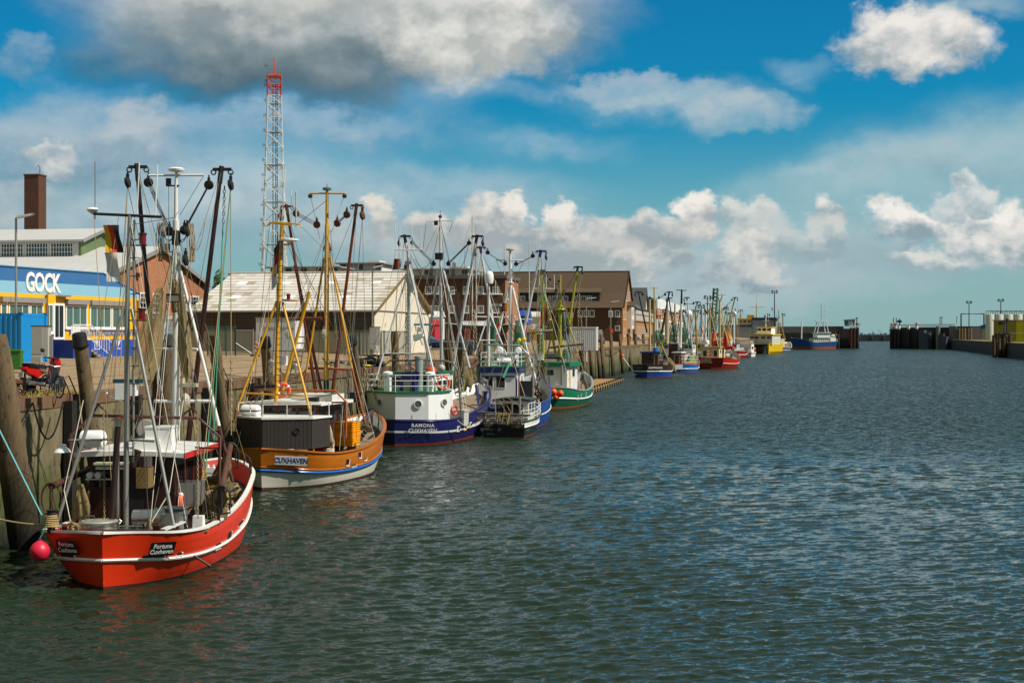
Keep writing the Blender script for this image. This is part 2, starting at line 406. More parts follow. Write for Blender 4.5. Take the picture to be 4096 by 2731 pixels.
def ray(u, v): return FV + RV*((u-CX)/FPX) + Vector((0, 0, (V0-v)/FPX))
def W(u, v, d): return EYE + ray(u, v)*d                          # point at a distance d along the view
def Wz(u, v, z): r = ray(u, v); return EYE + r*((z-CAMH)/r.z)     # point on a level
def Wx(u, v, x): r = ray(u, v); return EYE + r*(x/r.x)            # point at a distance from the quay line
def Wy(u, v, y): r = ray(u, v); return EYE + r*(y/r.y)
def sagline(p, q, sag, n=8):
 p, q = Vector(p), Vector(q)
 return [p.lerp(q, i/n)-Vector((0, 0, sag*4*(i/n)*(1-i/n))) for i in range(n+1)]
# common materials
white = M('white_paint', '#e6e4dc', .45, var=.10, rust=.10, rustcol='#8a6a4a', scale=1.6)
whitec = M('clean_white', '#ecebe6', .4, var=.05)
galv = M('galvanised_steel', '#a19f97', .42, metal=.55, var=.25, scale=5, rust=.08)
steel = M('stainless_steel', '#b9b7b0', .28, metal=.9, var=.15, scale=4)
dsteel = M('dark_steel', '#33302d', .5, metal=.4, var=.3, rust=.25)
rusty = M('rusty_steel', '#5e3a28', .8, var=.35, scale=6, rust=.5, rustcol='#3a2015', bump=.3)
brownp = M('brown_paint', '#4d2a1d', .42, var=.25, scale=4, rust=.15)
brownd = M('dark_brown_paint', '#381a12', .40, var=.25, scale=3, rust=.1)
orangeb = M('tan_orange_paint', '#9a5220', .45, var=.2, scale=3, rust=.2)
yellowp = M('yellow_paint', '#d8a012', .42, var=.15, scale=3, rust=.12)
limep = M('lime_paint', '#a3a41a', .45, var=.18, scale=3, rust=.08)
black = M('black_rubber', '#17171a', .6, var=.3, scale=5)
blackp = M('black_paint', '#1b1a1b', .4, var=.25)
rope_t = M('tan_rope', '#a88f62', .9, var=.25, scale=20, bump=.5, bscale=80)
rope_w = M('white_rope', '#cfc8b4', .9, var=.2, scale=20)
rope_g = M('green_rope', '#3f8a6c', .85, var=.2, scale=20)
rope_b = M('blue_rope', '#6fb0b4', .85, var=.2, scale=20)
wire = M('steel_wire', '#4a4640', .6, metal=.3, var=.2)
chainm = M('chain_steel', '#9a8a68', .55, metal=.3, var=.35, scale=8, rust=.3)
netm = M('net_tan', '#b09c6c', .9, var=.4, scale=7, alpha_net=60)
netd = M('net_dense', '#978458', .95, var=.4, scale=9, bump=.8, bscale=60)
netg = M('net_green', '#1b6a4a', .9, var=.5, scale=7, alpha_net=30)
wood = M('weathered_wood', '#8a7a66', .9, var=.45, scale=5, streak=1, bump=.9, bscale=14)
deckw = M('deck_wood', '#8a7760', .85, var=.3, scale=6, bump=.3)
gls = glass('dark_glass'); glb = glass('blue_glass', '#22404c')
orange = M('orange_plastic', '#f0561a', .4, var=.1)
redp = M('red_paint', '#c92a17', .38, var=.14, scale=1.2, rust=.05, rustcol='#8a2015')
greenp = M('green_deck_paint', '#14683a', .5, var=.2)
bluep = M('blue_paint', '#1453b0', .4, var=.18, rust=.06)
navy = M('navy_paint', '#23266e', .4, var=.2, scale=1.5, rust=.10, rustcol='#3c2a22')
yel_crate = M('yellow_plastic', '#f2a20c', .45, var=.12, scale=6)
concrete = M('concrete', '#8d846d', .9, var=.28, scale=1.5, bump=.5)
blk_gold = M('dark_red_lamp', '#7a1018', .3)
# ------------------------------------------------------------------ water
def water():
 rng = np.random.default_rng(3)
 # rows nearer than ~180 m carry real waves; columns fan out past the frame
 vs = np.linspace(1750, 215, 780); d = CAMH*FPX/vs
 a = np.linspace(-.47, .47, 1000)
 Dm, A = np.meshgrid(d, a, indexing='ij')
 lat = Dm*A
 X = Dm*FV.x+lat*RV.x; Y = Dm*FV.y+lat*RV.y
 Zc = np.zeros_like(X)
 row = np.gradient(-d)*-1; row = np.abs(row)[:, None]
 wind = R(-62)                                             # crests run across the view
 for k in range(130):
  lam = float(np.exp(rng.uniform(np.log(.20), np.log(1.5))))
  th = wind + rng.normal(0, .48)
  amp = .0054*lam*rng.uniform(.4, 1.4)*(1.0 if lam < .8 else .8)
  kx, ky = 2*np.pi/lam*math.cos(th), 2*np.pi/lam*math.sin(th)
  ph = kx*X+ky*Y+rng.uniform(0, 6.28)
  fade = np.clip((lam/np.maximum(row, .02)-2.0)/2.0, 0, 1)
  s = np.sin(ph)
  Zc += fade*amp*(s-.28*np.cos(2*ph))
 # gusts: patches of calmer and rougher water
 g = .75+.35*np.sin(X*.11+Y*.05+1.0)*np.sin(X*.04-Y*.09)+.2*np.sin(X*.31+Y*.22)*np.sin(Y*.17-X*.09)
 Zc *= g
 Zc *= np.clip((d[:, None]-20)/4, 0, 1)
 # far rows out to the horizon
 d2 = np.concatenate([np.linspace(202, 400, 20), np.array([500, 700, 1000, 1600, 3000, 6000, 12000])])
 a2 = a
 D2_, A2 = np.meshgrid(d2, a2, indexing='ij'); lat2 = D2_*A2
 X = np.vstack([X, D2_*FV.x+lat2*RV.x]); Y = np.vstack([Y, D2_*FV.y+lat2*RV.y]); Zc = np.vstack([Zc, np.zeros_like(D2_)])
 n, mcol = X.shape
 co = np.stack([X, Y, Zc], -1).reshape(-1, 3).astype(np.float32)
 idx = np.arange(n*mcol).reshape(n, mcol)
 q = np.stack([idx[:-1, :-1], idx[:-1, 1:], idx[1:, 1:], idx[1:, :-1]], -1).reshape(-1, 4)
 me = bpy.data.meshes.new('water')
 me.vertices.add(len(co)); me.vertices.foreach_set('co', co.ravel())
 me.loops.add(q.size); me.loops.foreach_set('vertex_index', q.ravel().astype(np.int32))
 me.polygons.add(len(q)); me.polygons.foreach_set('loop_start', (np.arange(len(q))*4).astype(np.int32))
 me.polygons.foreach_set('loop_total', np.full(len(q), 4, np.int32))
 me.polygons.foreach_set('use_smooth', np.ones(len(q), bool))
 me.update(); me.validate()
 return me
wm = bpy.data.materials.new('harbour_water'); wm.use_nodes = True
t = NT(wm.node_tree); b = t.n['Principled BSDF']
pos = t.new('ShaderNodeNewGeometry').outputs['Position']
b.inputs['Base Color'].default_value = (.012, .024, .012, 1); b.inputs['Roughness'].default_value = .05; b.inputs['IOR'].default_value = 1.33; b.inputs['Specular IOR Level'].default_value = .36
# small ripples as a scatter of facet slopes (stronger where the mesh carries no waves of its own)
pr = t.vmap(pos, (1, 1, 1), rot=(0, 0, R(-28)))
def slopes(sc, det, k):
 v = t.new('ShaderNodeVectorMath', operation='SUBTRACT'); t.put(v.inputs[0], t.noise(t.vmap(pr, (.55, 1.25, 1)), sc, det, .6, out=1)); v.inputs[1].default_value = (.5, .5, .5)
 m_ = t.new('ShaderNodeVectorMath', operation='SCALE'); t.put(m_.inputs[0], v.outputs[0]); t.put(m_.inputs['Scale'], k); return m_.outputs[0]
ln = t.new('ShaderNodeVectorMath', operation='LENGTH'); t.put(ln.inputs[0], pos)
farn = t.sstep(ln.outputs['Value'], 38, 120)
patch = t.m('ADD', .70, t.m('MULTIPLY', t.noise(t.vmap(pos, (.5, 1, 1)), .05, 4, .6), .6))
k1 = t.m('MULTIPLY', t.m('ADD', .38, t.m('MULTIPLY', farn, 3.6)), patch); k2 = t.m('MULTIPLY', t.m('ADD', .60, t.m('MULTIPLY', farn, 1.2)), patch)
va = t.new('ShaderNodeVectorMath', operation='ADD'); t.put(va.inputs[0], slopes(1.6, 3, k1)); t.put(va.inputs[1], slopes(6.5, 4, k2))
vs_ = t.new('ShaderNodeSeparateXYZ'); t.put(vs_.inputs[0], va.outputs[0])
ya_ = t.m('MULTIPLY', t.m('ABSOLUTE', vs_.outputs[1]), -1.0); ym_ = t.m('ADD', vs_.outputs[1], t.m('MULTIPLY', t.m('SUBTRACT', ya_, vs_.outputs[1]), t.m('MULTIPLY', farn, .9)))   # lee sides of far waves stay hidden behind their crests
vm = t.new('ShaderNodeCombineXYZ'); t.put(vm.inputs[0], vs_.outputs[0]); t.put(vm.inputs[1], ym_)
vn = t.new('ShaderNodeVectorMath', operation='ADD'); t.put(vn.inputs[0], vm.outputs[0]); t.put(vn.inputs[1], t.new('ShaderNodeNewGeometry').outputs['Normal'])
vz = t.new('ShaderNodeVectorMath', operation='NORMALIZE'); t.put(vz.inputs[0], vn.outputs[0]); t.l.new(vz.outputs[0], b.inputs['Normal'])
wo = struct(link('water', water())); wo.data.materials.append(wm)
g = G(); g.add([(-16000, -3000, -.35), (16000, -3000, -.35), (16000, 16000, -.35), (-16000, 16000, -.35)], [(0, 1, 2, 3)])
struct(g.ob('sea', wm))
# ------------------------------------------------------------------ quay: ground, wall, coping
QX = -26.5; QZ = 5.1
QUAY = [(QX, -60), (QX, 60), (QX, 130), (QX, 215), (-25.6, 300), (-21, 400), (-9, 540), (6, 690), (10, 745)]
asphalt = M('quay_asphalt', '#947c5c', .92, var=.3, scale=.3, rust=.18, rustcol='#6e5c44', wear=.12, wearcol='#7c6a52', bump=.15, bscale=8, world=True)
g = G(); rows = []
for (x, y) in QUAY:
 rows.append([(x-1.05, y, QZ+.01), (x-5, y, QZ+.38), (x-11, y, QZ+.80), (x-16, y, QZ+.9), (x-60, y, QZ+.9), (x-700, y, QZ+.9)])
g.grid(rows)
go = struct(g.ob('quay_ground', asphalt, fix=True))
if go.data.polygons[0].normal.z < 0: go.data.flip_normals()
# sunken crane rails and seams across the apron
seam = M('seam_steel', '#3c342b', .7, var=.3)
for i, off in enumerate((2.6, 4.6, 8.0, 9.5, 13.0)):
 zz = lambda o: QZ+.01+(.37*(o-1.05)/3.95 if o < 5 else (.37+.42*(o-5)/6 if o < 11 else .79+.1*(o-11)/5))
 g = G()
 for (x0, y0), (x1, y1) in zip(QUAY[:5], QUAY[1:5]):
  z0 = zz(off)+.006
  g.add([(x0-off-.05, y0, z0), (x0-off+.05, y0, z0+.006), (x1-off+.05, y1, z0+.006), (x1-off-.05, y1, z0)], [(0, 1, 2, 3)])
 o = g.ob('crane_rail', seam, go)
# wall panels
wallm = M('quay_concrete', '#756b4e', .92, var=.85, scale=1.3, streak=1, rust=.42, rustcol='#4a4029', wear=.18, wearcol='#a89c7c', bump=1.0, bscale=12, world=True,
          tide=[(1.7, 3.1, '#434c1c', .85), (.2, 1.1, '#15170d', .95)])
copm = M('coping_steel', '#73573f', .8, var=.35, scale=1.5, rust=.35, rustcol='#5a3320', world=True)
qw = thing('quay_wall', 'tall weathered concrete quay wall with green tide stain behind the moored boats', 'quay wall', (QX, 0, 0))
pn = 0
for (x0, y0), (x1, y1) in zip(QUAY, QUAY[1:]):
 L = math.hypot(x1-x0, y1-y0); n = max(1, int(L/7.5)) if y0 < 400 else 3
 for i in range(n):
  a, c = i/n, (i+1)/n
  p = Vector((x0+(x1-x0)*a-QX, y0+(y1-y0)*a+.02, 0)); q = Vector((x0+(x1-x0)*c-QX, y0+(y1-y0)*c-.02, 0))
  jit = random.uniform(-.03, .03)
  nx = 6; rows = []
  for zz in (-2.0, 0, 1.4, 2.4, 3.2, 4.1, QZ-.42):
   rows.append([tuple(p.lerp(q, k/nx)+Vector((jit+random.uniform(-.025, .025)-(.12 if 2.0 < zz < 3.0 and random.random() < .3 else 0), 0, zz))) for k in range(nx+1)])
  g = G(); g.grid(rows)
  o = g.ob('wall_panel', wallm, qw)
  if o.data.polygons[0].normal.x < 0: o.data.flip_normals()
  g = G(); d = (q-p)
  g.add([p+Vector((.06, 0, QZ-.42)), q+Vector((.06, 0, QZ-.42)), q+Vector((.08, 0, QZ+.03)), p+Vector((.08, 0, QZ+.03)),
               p+Vector((-1.1, 0, QZ-.42)), q+Vector((-1.1, 0, QZ-.42)), q+Vector((-1.1, 0, QZ+.03)), p+Vector((-1.1, 0, QZ+.03))],
              [(0, 1, 2, 3), (3, 2, 6, 7), (0, 4, 5, 1), (0, 3, 7, 4), (1, 5, 6, 2)])
  g.ob('coping', copm, qw, fix=True)
# earth body behind the wall so that nothing shows through
g = G()
for (x0, y0), (x1, y1) in zip(QUAY, QUAY[1:]):
 g.add([(x0-1.0, y0, -2), (x1-1.0, y1, -2), (x1-1.0, y1, QZ), (x0-1.0, y0, QZ)], [(0, 1, 2, 3)])
struct(g.ob('quay_fill_ground', concrete))
# ------------------------------------------------------------------ mooring piles along the wall
pilem = M('pile_wood', '#6c5a40', .92, var=.75, scale=4.0, streak=1, rust=.35, rustcol='#2e2418', bump=1.0, bscale=9, world=True,
          tide=[(1.6, 3.4, '#2c2a17', .9), (.4, 1.6, '#0f0f0a', .95)])
capm = M('pile_tar', '#0f0f10', .6, var=.4, scale=6, bump=.6)
def pile(pt, pb, r, label, cap=False, group='mooring piles along the quay wall', seed=0, r1=None):
 """weathered timber: top point, base point (world)"""
 pt, pb = Vector(pt), Vector(pb); rd = random.Random(seed)
 root = thing('mooring_pile', label, 'mooring pile', pb, 0, group)
 ax = pt-pb; n = 14; rows = []
 ph = [rd.uniform(0, 6.28) for _ in range(4)]
 for i in range(15):
  f = i/14; c = ax*f; rr = (r1 or r*1.18)*(1-f)+r*f
  rows.append([tuple(c+Vector((math.cos(2*math.pi*k/n), math.sin(2*math.pi*k/n), 0))*rr*(1+.07*math.sin(3*2*math.pi*k/n+ph[0]+f*1.2)+.05*math.sin(5*2*math.pi*k/n+ph[1])+rd.uniform(-.035, .035)+(.0 if f < .96 else -.08))) for k in range(n)])
 g = G(); g.grid(rows, close=True); g.f.append(tuple(14*n+k for k in range(n))); g.mi.append(0)
 g.ob('shaft', pilem, root, smooth=50, fix=True)
 if cap:
  up = ax.normalized(); L = ax.length
  prof = [(r*1.05, 0), (r*1.22, .05), (r*1.22, .12), (r*1.1, .2), (r*1.08, .5), (r*.98, .58), (r*.3, .62)]
  g = G(); g.lathe(prof, ax-up*.55, 12, axis=up); g.ob('cap', capm, root, smooth=50, fix=True)
 return root
def pile_u(u0, v0, u1, v1, x, r, label, **k):
 """pile whose centre line runs from pixel (u0,v0) to (u1,v1) on the plane x, carried down below the water"""
 a = Wx(u0, v0, x); b_ = Wx(u1, v1, x); f = (a.z+.8)/(a.z-b_.z)
 return pile(a, a+(b_-a)*f, r, label, **k)
pile_u(-28, 1336, 62, 1926, -25.3, .44, 'thick pale timber pile leaning at the left edge with blue rope round it', seed=1, r1=.55)
pile_u(316, 1336, 372, 1800, -26.0, .26, 'split brown timber pile with torn black cap beside the parked bicycle', cap=True, seed=2)
pile_u(672, 1342, 668, 1640, -25.8, .28, 'capped dark timber pile behind the white mast of the red cutter', cap=True, seed=3)
pile_u(857, 1342, 905, 1800, -25.9, .26, 'grey timber pile with flat dark top right of the red cutter\'s boom', seed=4)
pile_u(1060, 1350, 1078, 1560, -25.9, .26, 'black-capped timber pile left of the yellow mast of the brown cutter', cap=True, seed=5)
pile_u(1409, 1346, 1443, 1640, -25.9, .26, 'black-capped timber pile between the brown cutter and the white deckhouse', cap=True, seed=6)
pile_u(1578, 1324, 1584, 1493, -26.0, .26, 'squat broken-topped timber pile behind the white mast with ladder', seed=7)
pile_u(1786, 1358, 1800, 1500, -25.9, .34, 'slim grey timber pile behind the white A-frame of the navy boat', seed=8)
pile_u(1835, 1370, 1846, 1500, -25.9, .33, 'dark bulging timber pile behind the hanging chains', seed=9)
pile_u(1918, 1338, 1922, 1480, -26.0, .33, 'black-capped pile behind the blue and white boat\'s mast', cap=True, seed=10)
pile_u(2014, 1338, 2020, 1480, -26.0, .33, 'brown capped pile right of the dark parked car', cap=True, seed=11)
pile_u(2158, 1336, 2165, 1440, -26.0, .33, 'dark pile behind the white derrick with blue head', seed=12)
pile_u(2318, 1336, 2326, 1440, -26.0, .35, 'dark pile in front of the white site container', seed=13)
far_lab = ['leaning pile with split top standing right of the white site container', 'pile under the red box on the quay edge', 'straight pile left of the brick house corner with rope round it',
           'short-topped pile below the half-timbered house', 'dark pile next to the people on the quay', 'pile just left of the black and blue cutter']
for i, (u0, u1) in enumerate(((2404, 2425), (2442, 2466), (2478, 2495), (2512, 2524), (2540, 2550), (2572, 2580))):
 a = Wx(u0, 1336, -26.0); pile(a, (a.x+random.uniform(.3, .9), a.y-1.0, -.8), .30+.008*i, far_lab[i], cap=i in (3, 4), seed=20+i)
for i, u in enumerate((2361, 2392)):
 a = Wx(u, 1400+4*i, -25.9); pile(a, (a.x+.5, a.y-.5, -.8), .32, ('stubby fender pile below the white notice on the wall', 'low fender pile right of the white notice on the wall')[i], seed=30+i)
for i in range(9):
 y = 335+i*24; pile((-24.5+i*1.1, y, 7.3), (-23.9+i*1.1, y, -.8), .34, '%s dark pile behind the far row of cutters, counted away from the brick house' % ('first', 'second', 'third', 'fourth', 'fifth', 'sixth', 'seventh', 'eighth', 'last')[i], seed=40+i, group='far mooring piles behind the cutters')
# ------------------------------------------------------------------ buildings on the quay
class Fr:
 """local frame of a thing standing at loc, turned rz: turns a photo direction into a point on one of its local planes"""
 def __init__(s, loc, rz=0.0):
  s.m = Matrix.Translation(Vector(loc)) @ Matrix.Rotation(rz, 4, 'Z'); s.i = s.m.inverted()
  s.e = s.i @ EYE
 def _r(s, u, v): return s.i.to_3x3() @ ray(u, v)
 def x(s, u, v, k=0.0): r = s._r(u, v); return s.e + r*((k-s.e.x)/r.x)
 def y(s, u, v, k=0.0): r = s._r(u, v); return s.e + r*((k-s.e.y)/r.y)
 def z(s, u, v, k=0.0): r = s._r(u, v); return s.e + r*((k-s.e.z)/r.z)
 def w(s, p): return s.m @ Vector(p)
WCACHE = {}
def window(parent, p, w, h, face, cols=2, rws=3, fm=None, pm=None, fw=.07, sill=True, name='window', depth=.06):
 """framed window with glazing bars; its pane is a sub-part"""
 fm = fm or whitec; pm = pm or gls
 key = (round(w, 2), round(h, 2), face, cols, rws, fm.name, pm.name, fw, sill, depth)
 if key not in WCACHE:
  g = G()
  def bx(a, z, sa, sz, d0, d1):
   c = (d0+d1)/2; dd = d1-d0
   if face == '+x': g.box((c, a, z), (dd, sa, sz))
   else: g.box((a, -c, z), (sa, dd, sz))
  bx(-w/2+fw/2, h/2, fw, h, 0, depth); bx(w/2-fw/2, h/2, fw, h, 0, depth)
  bx(0, fw/2, w-2*fw, fw, 0, depth); bx(0, h-fw/2, w-2*fw, fw, 0, depth)
  for i in range(1, cols): bx(-w/2+w*i/cols, h/2, .045, h-2*fw, .002, depth-.015)
  for j in range(1, rws): bx(0, h*j/rws, w-2*fw, .04, .004, depth-.02)
  if sill: bx(0, -.04, w+.12, .08, 0, depth+.06)
  o = g.ob('frame', fm); fmesh = o.data; bpy.data.objects.remove(o)
  g = G(); bx(0, h/2, w-2*fw, h-2*fw, .003, .016); o = g.ob('pane', pm); pmesh = o.data; bpy.data.objects.remove(o)
  WCACHE[key] = (fmesh, pmesh)
 fmesh, pmesh = WCACHE[key]
 f = link(name, fmesh, parent, p); link('pane', pmesh, f)
 return f
# ---- long low shop building: blue and yellow, GOCK
def gock():
 loc = W(556, 1416, 98); loc.z = 6.0; rz = -R(5.93)
 F = Fr(loc, rz); r = thing('workshop_building', 'long low blue and yellow painted workshop with white GOCK lettering', 'building', loc, rz)
 yb = F.x(0, 1335)[1]-10; yk = F.x(413, 1095)[1]
 mb = M('facade_deep_blue', '#1a4cae', .7, var=.08, scale=.8); my = M('facade_yellow', '#f0b20a', .75, var=.06, scale=.8)
 ml = M('facade_light_blue', '#86b9cd', .75, var=.06, scale=.8); md = M('facade_mid_blue', '#33699f', .75, var=.12, scale=.8)
 mdd = M('facade_shadow_blue', '#123a8c', .7, var=.1)
 zs = [(-.4, 1.12, mb), (1.12, 3.92, my), (3.92, 4.63, ml)]
 for z0, z1, m in zs:
  g = G(); g.box((-.15, yb/2, (z0+z1)/2), (.3, -yb, z1-z0));
  if z1 < 4: g.ob('wall_band', m, r)
 ke = yk*(4.63-4.23)/(5.45-4.23)     # where the sloping parapet crosses the stripe boundary
 g = G(); g.poly([(0, yb, 3.92), (0, 0, 3.92), (0, 0, 4.23), (0, ke, 4.63), (0, yb, 4.63)], (-.3, 0, 0)); g.ob('wall_band', ml, r, fix=True)
 g = G(); g.poly([(0, yb, 4.63), (0, ke, 4.63), (0, yk, 5.45), (0, yb, 5.45)], (-.3, 0, 0)); g.ob('wall_band', md, r, fix=True)
 g = G(); g.tube([(0.02, yb, 5.47), (.02, yk, 5.47), (.02, 0, 4.25)], .06, 4); g.ob('parapet_edge', M('parapet_blue', '#3f7fae'), r)
 g = G(); g.box((-.19, -.1, 2.2), (.3, .2, 4.0), m=my); g.poly([(-.3, 0, -.4), (-9, 0, -.4), (-9, 0, 4.2), (-.3, 0, 4.2)], (0, -.3, 0), m=my); g.ob('end_wall', my, r, fix=True)
 g = G(); g.box((-5, yb/2-.5, 4.15), (9.3, -yb-1.2, .2)); g.ob('roof', M('roof_felt', '#6b6a66', .9), r)
 c = F.x(173, 1130); text('GOCK', r, (.03, c[1]-.05, c[2]-.07), (R(90), 0, R(90)), 1.6, whitec, bold=.045, ext=.02, sx=.80, space=.92)
 bt = M('lettering_blue', '#3a6fb0', .6)
 a, e = F.x(264, 1325), F.x(550, 1325); text('Klimatechnik-Bauklempnerei', r, (.03, (a[1]+e[1])/2, (a[2]+e[2])/2-.07), (R(90), 0, R(90)), .74, bt, sx=(e[1]-a[1])/9.15, bold=.004)
 for u, v in ((388, 1380), (474, 1378)):
  p = F.x(u, v)
  g = G(); g.box((.01, 0, 0), (.02, .62, .62*.92), m=whitec); g.box((.022, 0, 0), (.008, .5, .46), m=M('sign_blue', '#1b50a4'))
  o = g.ob('parking_sign', None, r, loc=(0, p[1], p[2])); text('P', r, (.03, p[1], p[2]+.02), (R(90), 0, R(90)), .46, whitec, bold=.012)
 cur = M('curtain_glass', '#4d6a62', .08, var=.5, scale=4, streak=1)
 def win(u0, u1, v0, v1, cols, pm=cur, rws=1, nm='window'):
  p, q = F.x(u0, v0), F.x(u1, v1); q2 = F.x(u0, v1)
  return window(r, (0, (p[1]+q[1])/2, q2[2]), q[1]-p[1], p[2]-q2[2], '+x', cols, rws, whitec, pm, fw=.10, name=nm)
 z0 = 1.95; s = .3827
 def zx(x): return x*s
 for x0, x1, cols in ((682, 905, 3), (935, 1155, 3), (1166, 1330, 2), (0, 70, 1), (85, 300, 3), (310, 445, 2)):
  p, q = F.x(x0*s, 1300), F.x(x1*s, 1300)
  window(r, (0, (p[1]+q[1])/2, 1.85), q[1]-p[1], 1.45, '+x', cols, 1, whitec, cur, fw=.1)
  g = G(); g.box((.12, 0, 0), (.24, q[1]-p[1]+.1, .32)); g.ob('shutter_box', M('shutter_grey', '#8f8a82', .6), r, loc=(0, (p[1]+q[1])/2, 3.52))
 p, q = F.x(470*s, 1300), F.x(552*s, 1300); window(r, (0, (p[1]+q[1])/2, 1.55), q[1]-p[1], 1.8, '+x', 2, 1, whitec, cur, fw=.1)
 p, q = F.x(555*s, 1300), F.x(668*s, 1300); dy = (p[1]+q[1])/2
 window(r, (0, dy, 1.15), q[1]-p[1], 2.25, '+x', 2, 1, whitec, gls, fw=.14, sill=False, name='door')
 # landing, railing and steps
 a, e = F.x(540*s, 1357)[1], F.x(735*s, 1357)[1]
 g = G(); g.box((.75, (a+e)/2, .5), (1.5, e-a, 1.2)); g.ob('landing', mdd, r)
 g = G(); st = F.x(955*s, 1400)[1]
 for i in range(6):
  g.box((.75, e+(st-e)*(i+.5)/6, .45-.17*i), (1.4, (st-e)/6, .16))
 g.ob('steps', concrete, r)
 g = G(); n = 12
 for i in range(n+1):
  y = a+(e-a)*i/n; g.bar((1.48, y, 1.1), (1.48, y, 2.0), .03, .03)
 for i in range(9):
  y = e+(st-e)*i/8; g.bar((1.48, y, 1.1-1.1*i/8), (1.48, y, 2.05-1.1*i/8), .03, .03)
 g.tube([(1.48, a, 2.05), (1.48, e, 2.05), (1.48, st, .95)], .035, 5); g.tube([(1.48, a, 1.15), (1.48, e, 1.15), (1.48, st, .05)], .03, 5)
 g.box((1.44, (a*1.6+e*.4)/2, 1.58), (.03, (e-a)*.5, .85)); g.ob('railing', whitec, r)
 p = F.x(474*s, 1300)[1]; g = G(); g.tube([(.12, p, .2), (.12, p, 3.9), (.12, p+.25, 4.0)], .07, 6); g.ob('drain_pipe', M('pipe_tan', '#8a6c38'), r)
 p = F.x(1430*s, 1300)[1]; g = G(); g.tube([(.1, p, .0), (.1, p, 3.8)], .06, 6); g.ob('drain_pipe', M('pipe_tan', '#8a6c38'), r)
 g = G(); p = F.x(635*s, 1184); g.box((.2, p[1], p[2]), (.4, 1.1, .1)); g.ob('wall_lamp', galv, r)
gock()
